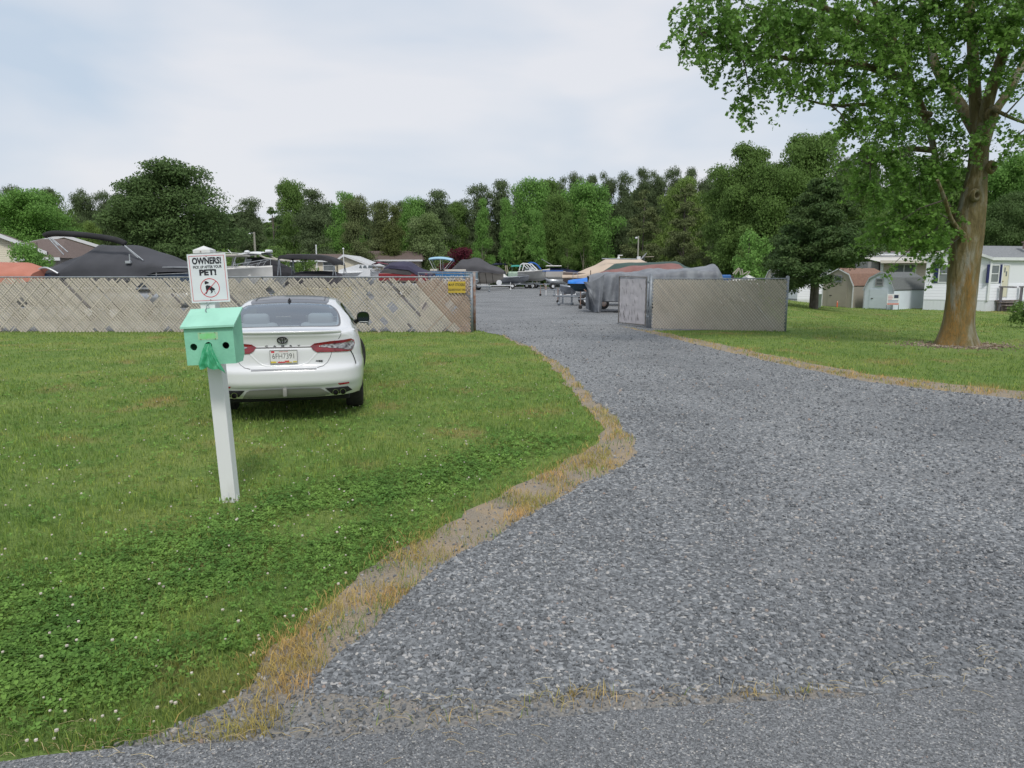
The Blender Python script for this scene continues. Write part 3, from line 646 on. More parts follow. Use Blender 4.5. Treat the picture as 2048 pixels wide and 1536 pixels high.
# licence plate
pl_c = Vector((-.0, float(on_rear(0, .72, 0).y) - .016, .779)); w2, h2 = .152, .073
pl = MB().bbox((-w2, pl_c.y, pl_c.z - h2), (w2, pl_c.y + .008, pl_c.z + h2), .003).build('license_plate', mat('plate_face', (.66, .66, .64), (.75, .75, .74), sc=12, rough=.4), car)
mb = MB(); y_ = pl_c.y - .004
for lo, hi in (((-w2 - .003, -h2 - .004), (w2 + .003, -h2 + .004)), ((-w2 - .003, h2 - .004), (w2 + .003, h2 + .004)), ((-w2 - .003, -h2 + .004), (-w2 + .004, h2 - .004)), ((w2 - .004, -h2 + .004), (w2 + .003, h2 - .004))): mb.box((lo[0], y_, pl_c.z + lo[1]), (hi[0], y_ + .009, pl_c.z + hi[1]))
mb.build('plate_frame', C('plate_frame', (.45, .45, .46), rough=.35, metal=.6), pl)
text('6FH7391', .088, C('plate_ink', (.03, .03, .035), rough=.5), 'lettering', pl, facing((0, pl_c.y - .0012, pl_c.z + .004)), .80, .0004, -.001)
text('MARYLAND', .016, redm, 'lettering', pl, facing((-.0, pl_c.y - .0012, pl_c.z + .058)), 1.2, .0004)
MB().box((-.138, pl_c.y - .001, pl_c.z + .045), (-.102, pl_c.y, pl_c.z + .066)).build('red_sticker', redm, pl)
for (a0_, a1_, b0_, b1_, m_) in ((-.147, -.085, -.069, -.045, (.65, .5, .05)), (-.07, .01, -.069, -.05, (.55, .04, .05)), (.01, .06, -.066, -.036, (.6, .08, .07)), (.03, .09, -.069, -.055, (.6, .45, .06)), (.1, .147, -.067, -.048, (.6, .5, .05))):
    nm = 'plate_colour_%d' % int(a0_ * 1000); pts_ = [(a0_ + (a1_ - a0_) * i / 8, b1_ - (b1_ - b0_) * (.35 * (i % 2) + .15 * random.random())) for i in range(9)]
    MB().prism([(a0_, pl_c.y - .0008, pl_c.z + b0_)] + [(a, pl_c.y - .0008, pl_c.z + b) for a, b in pts_] + [(a1_, pl_c.y - .0008, pl_c.z + b0_)], (0, .0008, 0)).build('flag_pattern', mat(nm, m_, rough=.5), pl)
# --- antenna fin
an = MB(); fy = 1.30; hz = float(on_top(0, fy, 0).z)
an.grid([[(-.024, fy - .05, hz), (0, fy - .055, hz + .004), (.024, fy - .05, hz)], [(-.016, fy - .01, hz + .02), (0, fy - .04, hz + .052), (.016, fy - .01, hz + .02)], [(-.02, fy + .04, hz + .012), (0, fy + .02, hz + .035), (.02, fy + .04, hz + .012)], [(-.018, fy + .11, hz), (0, fy + .12, hz), (.018, fy + .11, hz)]])
an.build('antenna_fin', black, car, smooth=True)
# --- mirrors
for s_ in (1, -1):
    b = MB(); cx_, cy_, cz_ = s_ * .985, 2.98, 1.04; rws = []
    for k, (yy_, kk) in enumerate(((-.055, .94), (-.05, 1.0), (0, 1.02), (.05, .9), (.09, .6), (.10, .2))):
        rws.append([(cx_ + s_ * kk * .098 * (math.copysign(abs(math.cos(a)) ** .75, math.cos(a)) + .0) - s_ * .0, cy_ + yy_, cz_ + kk * .088 * math.copysign(abs(math.sin(a)) ** .75, math.sin(a))) for a in np.linspace(0, 2 * math.pi, 25)])
    b.grid(rws); o = b.build('door_mirror', black, car, smooth=True)
    MB().grid([[(cx_ + kk * .088 * math.copysign(abs(math.cos(a)) ** .75, math.cos(a)), cy_ - .052, cz_ + kk * .078 * math.copysign(abs(math.sin(a)) ** .75, math.sin(a))) for a in np.linspace(0, 2 * math.pi, 25)] for kk in (1, .5, .02)]).build('mirror_glass', C('mirror_glass', (.06, .08, .085), rough=.03, metal=1), o)
    MB().tube([(cx_ - s_ * .10, cy_ + .0, cz_ - .05), (cx_ - s_ * .13, cy_ + .04, cz_ - .09), (cx_ - s_ * .19, cy_ + .06, cz_ - .115)], [.032, .028, .03], 8).build('mirror_stalk', black, o)
    MB().box((cx_ - .06, cy_ - .058, cz_ - .07), (cx_ + .07, cy_ - .053, cz_ - .062)).build('mirror_trim', paint, o)
# --- wheels
for wx, wy, st in ((.80, 1.10, 0), (-.80, 1.10, 0), (.80, 3.925, -27), (-.80, 3.925, -27)):
    rt = MB(); prof = [(.225, -.10), (.30, -.112), (.325, -.095), (.335, -.05), (.335, .05), (.325, .095), (.30, .112), (.225, .10)]
    rt.grid([[(o_, r_ * math.cos(a), r_ * math.sin(a)) for a in np.linspace(0, 2 * math.pi, 41)] for r_, o_ in prof])
    wh = rt.build('wheel', rubber, car, smooth=True); wh.location = (wx, wy, .335); wh.rotation_euler = (0, 0, R(st))
    rm = MB(); rm.tube([(.06, 0, 0), (.085, 0, 0)], .05, 12)
    rm.grid([[(o_, r_ * math.cos(a), r_ * math.sin(a)) for a in np.linspace(0, 2 * math.pi, 41)] for r_, o_ in [(.228, -.1), (.215, 0), (.22, .09), (.228, .1)]])
    for k in range(10):
        a = 2 * math.pi * k / 10; M = Matrix.Rotation(a, 4, 'X'); rm.box((.06, -.014, .04), (.085, .014, .222), M=M)
    rm2 = rm.build('rim', C('rim_dark', (.05, .05, .055), (.3, .3, .3), sc=5, rough=.3, metal=.8), wh)
# underside, wells, interior
MB().bbox((-.74, .42, .21), (.74, 4.4, .42), .03).build('underbody', dark, car)  # near-black underbody, extended and lowered to deepen the shadow beneath the car
MB().bbox((-.70, .22, .5), (.70, .9, .93), .03).build('boot_lining', dark, car)
cab = C('cabin_dark', (.03, .032, .035), rough=.9); seatm = C('seat_grey', (.62, .65, .64), rough=.8); hl = C('cabin_headliner', (.35, .35, .34), rough=.9)
MB().box((-.76, .9, .42), (.76, 3.4, .50)).build('cabin_floor', cab, car)
MB().bbox((-.68, .50, 1.0), (.68, .95, 1.035), .01).build('parcel_shelf', C('shelf', (.09, .10, .11), rough=.9), car)
b = MB()
for cx_ in (-.40, .40): b.bbox((cx_ - .26, .95, .6), (cx_ + .26, 1.13, 1.10), .05); b.bbox((cx_ - .16, .97, 1.06), (cx_ + .16, 1.10, 1.215), .045)
b.bbox((-.14, .97, .6), (.14, 1.12, 1.06), .03); b.build('rear_seat', seatm, car, smooth=True)
for cx_ in (-.38, .38):
    b = MB(); b.bbox((cx_ - .24, 1.95, .5), (cx_ + .24, 2.12, 1.08), .06); b.bbox((cx_ - .13, 1.97, 1.08), (cx_ + .13, 2.08, 1.27), .04); b.bbox((cx_ - .25, 2.1, .5), (cx_ + .25, 2.6, .66), .05); b.build('front_seat', C('seat_dark', (.22, .23, .23), rough=.8), car, smooth=True)
MB().bbox((-.72, 2.85, .7), (.72, 3.35, .98), .06).build('dashboard', cab, car)
MB().bbox((-.13, 2.72, 1.225), (.13, 2.75, 1.285), .012).build('rear_view_mirror', black, car)
MB().bbox((-.11, 2.86, .97), (.11, 2.9, 1.10), .01).build('screen', black, car)
# ================================================================== dog waste station
b0 = G(462, 1000); Y0 = b0.y
top = P(408, 492, Y0); lean = math.atan2(b0.x - top.x, top.z); hgt = top.z
print('station', b0, 'lean', math.degrees(lean), 'h', hgt)
def local(px, py, dy=0):     # pixel -> station-local (x, z) on plane at Y0+dy
    p = P(px, py, Y0 + dy); q = Matrix.Rotation(lean, 3, 'Y') @ (p - b0); return q.x, q.z
post = empty('signpost', b0, 'square white painted post leaning slightly, carrying the pet sign and mint green box', 'post'); post.rotation_euler = (0, -lean, R(3))
pw = .052
mb = MB().bbox((-pw, -pw, -.05), (pw, pw, hgt - .05), .004); mb.build('post_sleeve', postw, post)
mb = MB(); zc = hgt - .052
mb.bbox((-.0605, -.0605, zc), (.0605, .0605, zc + .026), .004)
mb.add([(-.058, -.058, zc + .026), (.058, -.058, zc + .026), (.058, .058, zc + .026), (-.058, .058, zc + .026), (0, 0, zc + .055)], [(0, 1, 4), (1, 2, 4), (2, 3, 4), (3, 0, 4), (3, 2, 1, 0)]); mb.build('post_cap', postw, post)
MB().cyl((-.004, -.0605, zc + .013), (-.004, -.065, zc + .013), .004, n=8).build('screw', rust, post)
# torn base collar
mb = MB()
for i in range(5):
    a = (-.07 + i * .032, -.06 - .006 * (i % 2)); mb.add([(a[0], a[1], 0), (a[0] + .02, a[1] - .01, .0), (a[0] + .012, a[1], .05 + .02 * (i % 3))], [(0, 1, 2)])
mb.build('torn_sleeve_edge', white, post)
def child_frame(name, label, cat):
    e = empty(name, b0, label, cat); e.rotation_euler = (0, -lean, R(3)); return e
# sign
sg = child_frame('pet_sign', 'white metal sign with red border asking owners to pick up after their pet', 'sign')
x0, z1 = local(373, 509, -.06); x1, _ = local(449, 506, -.06); _, z0 = local(415, 605, -.06); x0_, _z = local(383, 605, -.06)
z1 -= .0; w = (x1 - x0); cx = (x0 + x1) / 2 + .003; cz = (z0 + z1) / 2; h = z1 - z0; print('sign', w, h, cx, cz)
yF = -.067
MB().bbox((cx - w / 2, yF, cz - h / 2), (cx + w / 2, yF + .004, cz + h / 2), .0015).build('plate', C('sign_white', (.74, .77, .79), (.68, .72, .75), sc=8, rough=.3), sg)
blk = C('sign_black', (.012, .014, .02), rough=.4)
mb = MB(); bw, bh, tk = w / 2 - .013, h / 2 - .013, .0028
for a, b in (((-bw, -bh), (bw, -bh + tk)), ((-bw, bh - tk), (bw, bh)), ((-bw, -bh + tk), (-bw + tk, bh - tk)), ((bw - tk, -bh + tk), (bw, bh - tk))):
    mb.box((cx + a[0], yF - .0012, cz + a[1]), (cx + b[0], yF + .0005, cz + b[1]))
mb.build('border', redm, sg)
yl = yF - .0012
def stext(s, size, fx, z, sx, bold, m=blk, ext=.0004): text(s, size, m, 'lettering', sg, facing((cx + fx, yl, cz + z)), sx, ext, bold)
stext('OWNERS!', .062, 0, h * .35, .74, .0024); stext('PICK UP AFTER YOUR', .027, 0, h * .228, .76, .0005); stext('PET!', .055, -.0, h * .113, 1.18, .0026)
pc = Vector((cx + .004, 0, cz - h * .20)); rr = .068
mb = MB(); n = 40
ring = [[(pc.x + (rr - .005 * k) * math.cos(a), yF - .0012, pc.z + (rr - .005 * k) * math.sin(a)) for a in np.linspace(0, 2 * math.pi, n + 1)] for k in (0, 1)]
mb.grid(ring); mb.build('circle', redm, sg)
Mx = Matrix.Translation((pc.x, yF - .0022, pc.z)) @ Matrix.Rotation(R(-45), 4, 'Y')
MB().box((-rr + .003, -.0004, -.0018), (rr - .003, .0004, .0018), M=Mx).build('slash', redm, sg)
dog = [(-.034, .048), (-.033, .026), (-.020, .030), (-.006, .033), (-.004, .038), (-.014, .044), (-.022, .049)]
body = [(-.031, .012), (-.020, .020), (.000, .016), (.020, .002), (.034, -.010), (.028, -.020), (.016, -.018), (.010, -.014), (.018, -.026), (.010, -.036), (-.002, -.040), (.004, -.034), (.006, -.024), (-.004, -.012), (-.014, -.014), (-.018, -.024), (-.028, -.040), (-.034, -.044), (-.028, -.026), (-.029, -.008)]
mb = MB()
for poly in (dog, body, [(.026, -.026), (.032, -.028), (.029, -.033)], [(.031, -.036), (.037, -.038), (.032, -.042)]): mb.prism([(pc.x + a, yF - .0016, pc.z + b) for a, b in poly], (0, .0016, 0))
mb.build('dog_pictogram', blk, sg)
for zz in (h / 2 - .018, -h / 2 + .018): MB().cyl((cx, yF - .003, cz + zz), (cx, yF, cz + zz), .004, n=8).build('bolt', rust, sg)
# box
mint = C('mint_paint', (.25, .60, .42), (.17, .44, .31), sc=6, det=8, lo=.45, hi=.8, rough=.5, bump=.002, bsc=60)
mintl = C('mint_lid', (.36, .70, .55), (.25, .52, .40), sc=5, det=8, lo=.45, hi=.85, rough=.45)
bx = child_frame('bag_dispenser', 'mint green wooden bag box with three round holes fixed to the white post', 'dispenser')
dep = .20; yf = -pw - dep - .002
xa, zt = local(365, 657, yf); xb, _ = local(461, 655, yf); xc, zb = local(371, 731, yf); xd, _ = local(467, 727, yf)
bx0, bx1 = (xa + xc) / 2, (xb + xd) / 2; zb += .0; print('box', bx0, bx1, zb, zt)
holes = []
for hx, hy in ((384, 694), (413, 691), (447, 691)):
    a, b = local(hx, hy, yf); holes.append((a, b))
hr = .0245
V, Fc = cdt([(bx0, zb), (bx1, zb), (bx1, zt), (bx0, zt)], .05, [[(a + hr * math.cos(t), b + hr * math.sin(t)) for t in np.linspace(0, 2 * math.pi, 25)[:-1]] for a, b in holes], bstep=.02)
mb = MB(); mb.add([(v.x, yf, v.y) for v in V], Fc); n0 = len(mb.v)
fp = mb.build('front_panel', mint, bx); md = fp.modifiers.new('thick', 'SOLIDIFY'); md.thickness = .012; md.offset = -1
zr = zt + .10
side = [(yf + .001, zb + .001), (-pw - .001, zb + .001 + .0), (-pw - .001, zr), (yf + .001, zt)]
mb = MB()
for xs_ in (bx0, bx1 - .012): mb = MB(); mb.prism([(xs_, a, b) for a, b in [(yf + .013, zb), (yf + dep * .75, zb - .0), (-pw - .001, zb + .05), (-pw - .001, zr), (yf + .013, zt + .006)]], (.012, 0, 0)); mb.build('side_panel', mint, bx)
MB().box((bx0 + .012, yf + .013, zb), (bx1 - .012, -pw - .03, zb + .012)).build('bottom_panel', mint, bx)
MB().box((bx0 + .013, -pw - .012, zb + .03), (bx1 - .013, -pw - .001, zr - .01)).build('back_panel', dark, bx)
mb = MB(); sl_ = (zr - zt) / (dep - .0); o = .014
y_a, y_b = yf - .022, -pw + .0; za, zbk = zt + .010 - .022 * sl_, zr + .012
mb.prism([(bx0 - o, y_a, za), (bx0 - o, y_b, zbk), (bx0 - o, y_b, zbk + .014), (bx0 - o, y_a, za + .014)], (bx1 - bx0 + 2 * o + .004, 0, 0)); mb.build('lid', mintl, bx)
# remains of a glued label and frame
lx, lz = local(412, 672, yf)
mb = MB().box((lx - .068, yf - .0012, lz - .026), (lx + .068, yf, lz + .026)); mb.build('old_label', C('peeled_label', (.42, .55, .36), (.24, .6, .3), sc=40, rough=.7), bx)
MB().box((lx - .055, yf - .002, lz - .018), (lx + .05, yf - .0013, lz + .018)).build('green_patch', C('green_patch', (.22, .62, .22), (.26, .66, .32), sc=30, rough=.6), bx)
mb = MB()
for sx_ in (-.05, .05):
    for sz_ in (-.022, .022): MB().cyl((lx + sx_, yf - .004, lz + sz_), (lx + sx_, yf - .0013, lz + sz_), .0035, n=6).build('staple', rust, bx)
hk = [(0, -pw - .012, zr + .07), (.012, -pw - .02, zr + .066), (.016, -pw - .02, zr + .052), (.0, -pw - .015, zr + .045), (-.004, -pw - .014, zr + .03), (0, -pw - .05, zr + .012), (.012, -pw - .06, zr + .002)]
MB().tube(spline(hk, 4), .0028, 6).build('latch_hook', galv, bx)
# the green bag pulled out of the middle hole
bag = child_frame('plastic_bag', 'translucent green plastic bag hanging out of the middle hole of the mint box', 'bag')
hx, hz = holes[1]; rows = []
nr, ncl = 26, 34; blen = .172
for i in range(nr):
    t = i / (nr - 1); row = []
    half = .019 + .066 * min(1, t * 1.15) ** 1.1
    for j in range(ncl):
        s = j / (ncl - 1) * 2 - 1
        fold_ = math.sin(s * 9 + t * 2.2) * .010 * (.3 + t) + math.sin(s * 17 + 1 - t * 5) * .005 + mnoise.noise(Vector((s * 3, t * 4, 2))) * .018 * t
        px_ = hx + s * half + .012 * t + (.010 * t * t if s > .4 else 0); drop = blen * t * (1 + .16 * (s > .35) * (s - .35) / .65 * 1.6 - .04 * (s < -.5)) + .012 * t * math.sin(s * 7)
        row.append((px_, yf - .006 - .026 * math.sin(min(1, t * 2.2) * math.pi / 2) - fold_ - .006 * (1 - s * s), hz + .014 - drop))
    rows.append(row)
rows.insert(0, [(hx + (j / (ncl - 1) * 2 - 1) * .012, yf + .03, hz) for j in range(ncl)])
MB().grid(rows).build('bag_film', C('bag_green', (.08, .50, .26), (.16, .62, .38), sc=25, rough=.28, trans=.45, spec=.7), bag, smooth=True)
# ================================================================== fences
def clipseg(u0, z0, u1, z1, Lf, H):
    t0, t1 = 0., 1.; du, dz = u1 - u0, z1 - z0
    for p, q in ((-du, u0), (du, Lf - u0), (-dz, z0), (dz, H - z0)):
        if p == 0:
            if q < 0: return None
        else:
            r = q / p
            if p < 0: t0 = max(t0, r)
            else: t1 = min(t1, r)
    if t0 >= t1: return None
    return u0 + du * t0, z0 + dz * t0, u0 + du * t1, z0 + dz * t1
def bar(mb, a, b, w, th, y, mi=0):
    (u0, z0), (u1, z1) = a, b; l = math.hypot(u1 - u0, z1 - z0)
    if l < .01: return
    nx, nz = -(z1 - z0) / l * w / 2, (u1 - u0) / l * w / 2
    mb.prism([(u0 + nx, y, z0 + nz), (u1 + nx, y, z1 + nz), (u1 - nx, y, z1 - nz), (u0 - nx, y, z0 - nz)], (0, th, 0), mi)
def slat_panel(Lf, H, pitch, ang, wslat, wstrip, strip_every, miss, seed, split=None):
    rd = random.Random(seed); mb = MB(); dx = H / math.tan(ang); n = int((Lf + dx) / pitch) + 2; k = 0
    holes = [(rd.uniform(0, Lf), rd.choice([H, H, 0, 0, rd.uniform(.2, H)]), rd.uniform(.12, .36)) for _ in range(miss)]
    for i in range(n):
        u0 = -dx + i * pitch; jt = rd.uniform(-.03, .02); jb = rd.uniform(-.03, .02)
        c = clipseg(u0, H + jt * .5, u0 + dx, .0, Lf, H)
        if not c: continue
        a, b = Vector(c[:2]), Vector(c[2:]); l = (b - a).length; segs = [(0, l)]
        for hu, hz, hl in holes:
            # distance from hole centre to slat
            d = (b - a).normalized(); s = (Vector((hu, hz)) - a).dot(d); off = ((Vector((hu, hz)) - a) - d * s).length
            if off < pitch * rd.choice([.5, .9, 1.4]): segs = [x for q in segs for x in ((q[0], min(q[1], s - hl / 2)), (max(q[0], s + hl / 2), q[1])) if x[1] - x[0] > .03]
        d = (b - a).normalized()
        for s0, s1 in segs:
            sc = s0
            while sc < s1:                       # slats are made of woven lengths of slightly different tone
                se = min(s1, sc + rd.uniform(.5, 2.)); m0 = a + d * (sc + .001); m1 = a + d * (se - .001); mid = (m0 + m1) / 2
                mi = 0
                if split and mid.x > split(mid.y): mi = 1
                if rd.random() < .02: mi = 2
                bar(mb, m0, m1, wslat * rd.uniform(.93, 1.04), .012, rd.uniform(-.003, .003), mi); sc = se
    u = -dx * 1.1 + rd.uniform(0, .3)
    while u < Lf + .2:
        c = clipseg(u, 0, u + dx * 1.12, H, Lf, H)
        if c:
            mid = ((c[0] + c[2]) / 2, (c[1] + c[3]) / 2)
            bar(mb, c[:2], c[2:], wstrip * rd.uniform(.8, 1.2), .004, -.012, 1 if split and mid[0] > split(mid[1]) else 0)
        u += strip_every * rd.uniform(.8, 1.2)
    return mb
def wire_mesh(Lf, H, pitch, ang, w):
    mb = MB(); dx = H / math.tan(ang)
    for i in range(int((Lf + dx) / pitch) + 2):
        u0 = -dx + i * pitch
        for (a, b) in (((u0, H), (u0 + dx, 0)), ((u0, 0), (u0 + dx, H))):
            c = clipseg(*a, *b, Lf, H)
            if c: bar(mb, c[:2], c[2:], w, .004, -.018)
    return mb
def wire_ramp(t):   # bright new wire on the left stretch, weathered dark wire on the old right stretch
    tc = t.nodes.new('ShaderNodeTexCoord'); sx = t.nodes.new('ShaderNodeSeparateXYZ'); t.links.new(tc.outputs['Object'], sx.inputs[0]); mr = t.nodes.new('ShaderNodeMapRange'); mr.inputs[1].default_value = 0; mr.inputs[2].default_value = 20; t.links.new(sx.outputs[0], mr.inputs[0])
    return ramp_(t, mr.outputs[0], [(.3, (.42, .38, .33)), (.62, (.13, .12, .11))])
slatA = C('slat_beige', (.65, .59, .52), (.57, .51, .45), sc=2, rough=.75, isl=.10); slatB = C('slat_brown', (.48, .355, .28), (.42, .31, .245), sc=2, rough=.75, isl=.12); slatC = C('slat_grey', (.27, .24, .25), (.2, .18, .18), sc=3, rough=.8, isl=.2)
wire = ground_mat('chain_wire', lambda t, b: (t.links.new(wire_ramp(t), b.inputs['Base Color']), None))
def fence(name, p0, p1, H, label, posts, seed, split=None, pitch=.097, ang=R(48), wslat=.056, miss=60, mats=None, every=.42, wstrip=.018, rail=galv, wirew=.0045, wirem=None):
    d = Vector(p1) - Vector(p0); Lf = d.length; rz = math.atan2(d.y, d.x)
    f = empty(name, (p0[0], p0[1], float(terr(p0[0], p0[1]))), label, 'fence', rz=rz)
    slat_panel(Lf, H - .02, pitch, ang, wslat, wstrip, every, miss, seed, split).build('slat_panel', mats or [slatA, slatB, slatC], f)
    wire_mesh(Lf, H + .015, pitch, ang, wirew).build('wire_mesh', wirem or wire, f)
    MB().cyl((0, .012, H + .012), (Lf, .012, H + .012), .02, n=8).build('top_rail', rail, f)
    for u, r, h in posts:
        o = MB().cyl((u, .05, -.1), (u, .05, H + h), r, n=12).ball((u, .05, H + h), (r * 1.05, r * 1.05, r * .6), 10, 4).build('post', galv, f, smooth=True)
    return f
YF = 21.0
pl0 = P(-260, 606, YF + .0); pr0 = P(941, 606, YF)
x0f, x1f = pl0.x, pr0.x; Lf = x1f - x0f; HL = 1.60
spl = lambda z: (P(820, 606, YF).x - x0f) + (HL - z) * .98
lf = fence('slatted_fence', (x0f, YF), (x1f, YF), HL, 'long beige slatted chain link fence behind the white car', [(Lf + .02, .055, .06)] + [(Lf - 3.05 * k, .03, 0) for k in range(1, 7)], 3, spl, miss=95)
for u in (.45, .95, 1.35):
    MB().tube([(Lf - .05, -.02, u), (Lf + .02, -.01, u), (Lf + .08, .05, u)], .008, 6).build('tension_band', galv, lf)
# swung-back gate leaf behind the left fence
ga = P(949, 600, YF + .35); gb = P(838, 600, YF + 1.6)
gate_l = empty('gate_leaf', (ga.x, ga.y, 0), 'rusty framed gate leaf folded back behind the long left fence', 'gate', rz=math.atan2(gb.y - ga.y, gb.x - ga.x))
Lg = math.hypot(gb.x - ga.x, gb.y - ga.y)
MB().tube([(0, 0, -.05), (0, 0, 1.76)], .04, 10).build('hinge_post', rust, gate_l, smooth=True)
MB().tube([(.05, 0, .12), (.05, 0, 1.70), (Lg, 0, 1.74), (Lg, 0, .12), (.05, 0, .12)], .024, 8).build('frame', galv, gate_l)
slat_panel(Lg - .1, 1.5, .085, R(50), .05, .03, .3, 12, 12).build('slat_panel', [slatA, slatB, slatC], gate_l).location = (.08, 0, .14)
# right fence panel
pa = G(1300, 657); pb = G(1568, 663); HR = 1.55
tanm = C('slat_tan', (.60, .55, .475), (.52, .47, .40), sc=1.1, rough=.75, isl=.07)
rfz = fence('slatted_fence', (pa.x + .06, pa.y), (pb.x, pb.y), HR, 'short tan slatted fence panel on the grass right of the drive entrance', [((pb - pa).length - .04, .05, .07)], 8, None, .088, R(50), .0635, 0, [tanm, tanm, tanm], .36, .026, wirew=.007, wirem=C('tan_wire', (.20, .18, .155), rough=.7))
# gate post and its leaf opened into the yard
gp = empty('gate_post', (pa.x, pa.y + .05, 0), 'grey steel gate post at the left end of the short tan fence panel', 'post')
MB().cyl((0, 0, -.1), (0, 0, 1.68), .052, n=14).ball((0, 0, 1.68), (.055, .055, .03), 12, 4).build('post', galv, gp, smooth=True)
MB().cyl((-.085, .02, .02), (-.085, .02, 1.66), .026, n=10).build('hinge_pipe', galv, gp, smooth=True)
for z in (.35, 1.45): MB().box((-.12, -.03, z), (.06, .06, z + .05)).build('hinge', galv, gp)
gc = G(1238, 649); gl2 = empty('gate_leaf', (pa.x - .13, pa.y + .12, 0), 'open gate leaf covered in faded torn grey mesh, right of the drive', 'gate', rz=math.atan2(gc.y - pa.y, gc.x - pa.x + .13))
Lg = math.hypot(gc.x - pa.x + .13, gc.y - pa.y)
MB().tube([(0, 0, .10), (0, 0, 1.60), (Lg, 0, 1.62), (Lg, 0, .06), (0, 0, .10)], .022, 8).build('frame', C('gate_frame_metal', (.12, .12, .12), (.2, .18, .16), sc=8, rough=.6), gl2)
rws = []
for i in range(30):
    t = i / 29; rws.append([(.06 + (Lg - .12) * s / 24 + .012 * math.sin(i * 1.7 + s) * (s in (0, 24)), .012 * mnoise.noise(Vector((s * .35, i * .3, 1))), .10 + 1.44 * t + (.03 * mnoise.noise(Vector((s * .9, 0, 3))) if i == 0 else 0)) for s in range(25)])
MB().grid(rws).build('mesh_screen', C('faded_screen', (.64, .60, .605), (.54, .51, .51), sc=5, rough=.9, bump=.01, bsc=30), gl2, smooth=True)
mb = MB()
for _ in range(34):
    u = random.uniform(.15, Lg - .15); z = random.choice([random.uniform(.12, .4), random.uniform(.4, 1.4)]); l = random.uniform(.05, .22); mb.prism([(u, -.02, z), (u + .012, -.02, z + l * .5), (u + .03, -.02, z + l), (u - .006, -.02, z + l * .45)], (0, .006, 0))
    mb.prism([(u, .018, z), (u + .012, .018, z + l * .5), (u + .03, .018, z + l), (u - .006, .018, z + l * .45)], (0, .003, 0))
mb.build('tear', C('tear_dark', (.07, .065, .06), rough=.9), gl2)
wire_mesh(Lg - .1, 1.48, .08, R(50), .003).build('wire_mesh', C('pale_wire', (.30, .28, .28), rough=.7), gl2).location = (.05, 0, .1)
# yellow notice
sA, sB = P(896, 563, YF - .06), P(931, 586, YF - .06); sw_, sh_ = sB.x - sA.x, sA.z - sB.z
yn = empty('notice_sign', ((sA.x + sB.x) / 2, YF - .06, (sA.z + sB.z) / 2), 'small yellow notice about stickers wired to the brown end of the left fence', 'sign')
MB().bbox((-sw_ / 2, 0, -sh_ / 2), (sw_ / 2, .01, sh_ / 2), .003).build('plate', C('sign_yellow', (.56, .40, .04), (.48, .34, .05), sc=5, rough=.45), yn)
ink = C('sign_ink', (.03, .03, .02), rough=.5)
text('M.H.P. STICKERS', .105, ink, 'lettering', yn, facing((0, -.002, .07)), .62, .001, .002)
text('REQUIRED IN BOAT YARD', .085, ink, 'lettering', yn, facing((0, -.002, -.075)), .50, .001, .001)
# ================================================================== boats
def X_(px, Y): return (px - 1024) / F * Y / 1.0      # approx, refined with P
def Z_(py, Y): return P(1024, py, Y).z
def XP(px, py, Y): return P(px, py, Y).x
def loft(mb, secs, mi=0, cap=True):  # secs: list of (x, [(y,z)...]) half profile from keel/outside to centre ; mirrored
    rows = []
    for x, pr in secs: rows.append([(x, a, b) for a, b in pr] + [(x, -a, b) for a, b in pr[::-1]])
    mb.grid(rows, mi, True)
    if cap:
        for r in (rows[0], rows[-1]): mb.add(r, [tuple(range(len(r)))], mi)
    return mb
def hull_mb(Ln, B, D, flip=1, z0=.45, sheer=.25, deck=True, flare=.3):
    mb = MB(); secs = []
    for i in range(15):
        t = i / 14; hb = B / 2 * (1 - max(0, (t - .45) / .55) ** 2.4) + .01; zk = z0 + D * .55 * max(0, (t - .55) / .45) ** 2.5; zg = z0 + D + sheer * t * t
        ch = hb * (1 - flare * t); zc = zk + (zg - zk) * (.33 + .15 * t)
        xx = (t - .5) * Ln + (0) ; pr = [(0.001, zk), (ch * .55, zk + (zc - zk) * .55), (ch * .93, zc), (hb * .97, zg - .08), (hb, zg - .07), (hb, zg), (hb * .88, zg + .005), (hb * .5, zg + .03)]
        secs.append((flip * (xx - (0)), [(a, b) for a, b in pr]))
    return loft(mb, secs)
def trailer(root, Ln, B, flip=1, tongue=1.2, wheels=(-.1,), m=galv, rimm=None):
    tr = MB(); z = .50
    for s in (-1, 1):
        tr.tube([(-flip * Ln / 2, s * B * .32, z), (flip * Ln * .25, s * B * .32, z), (flip * (Ln / 2 + tongue), 0, z)], .045, 6)
        tr.tube([(-flip * Ln * .4, s * B * .18, z + .12), (flip * Ln * .2, s * B * .18, z + .12)], .05, 5)
    for k in range(5): x = flip * (-Ln / 2 + .15 + k * Ln * .18); tr.cyl((x, -B * .32, z), (x, B * .32, z), .03, n=6)
    for wx in wheels: tr.cyl((wx * Ln, -B * .42, .34), (wx * Ln, B * .42, .34), .03, n=6)
    e = tr.build('trailer', m, root)
    jk = MB().cyl((flip * (Ln / 2 + tongue * .85), .0, .05), (flip * (Ln / 2 + tongue * .85), 0, .85), .03, n=8).ball((flip * (Ln / 2 + tongue * .85), 0, .1), .1, 8, 5).build('jack', m, root)
    for wx in wheels:
        for s in (-1, 1):
            w = MB(); w.grid([[(r * math.cos(a), o, r * math.sin(a)) for a in np.linspace(0, 2 * math.pi, 21)] for r, o in [(.02, -.08), (.17, -.09), (.29, -.1), (.32, -.05), (.32, .05), (.29, .1), (.17, .09), (.02, .08)]])
            o = w.build('wheel', rubber, root, smooth=True); o.location = (wx * Ln, s * B * .46, .33); MB().cyl((0, -.102, 0), (0, .102, 0), .15, n=12).build('rim', rimm or white, o)
    return e
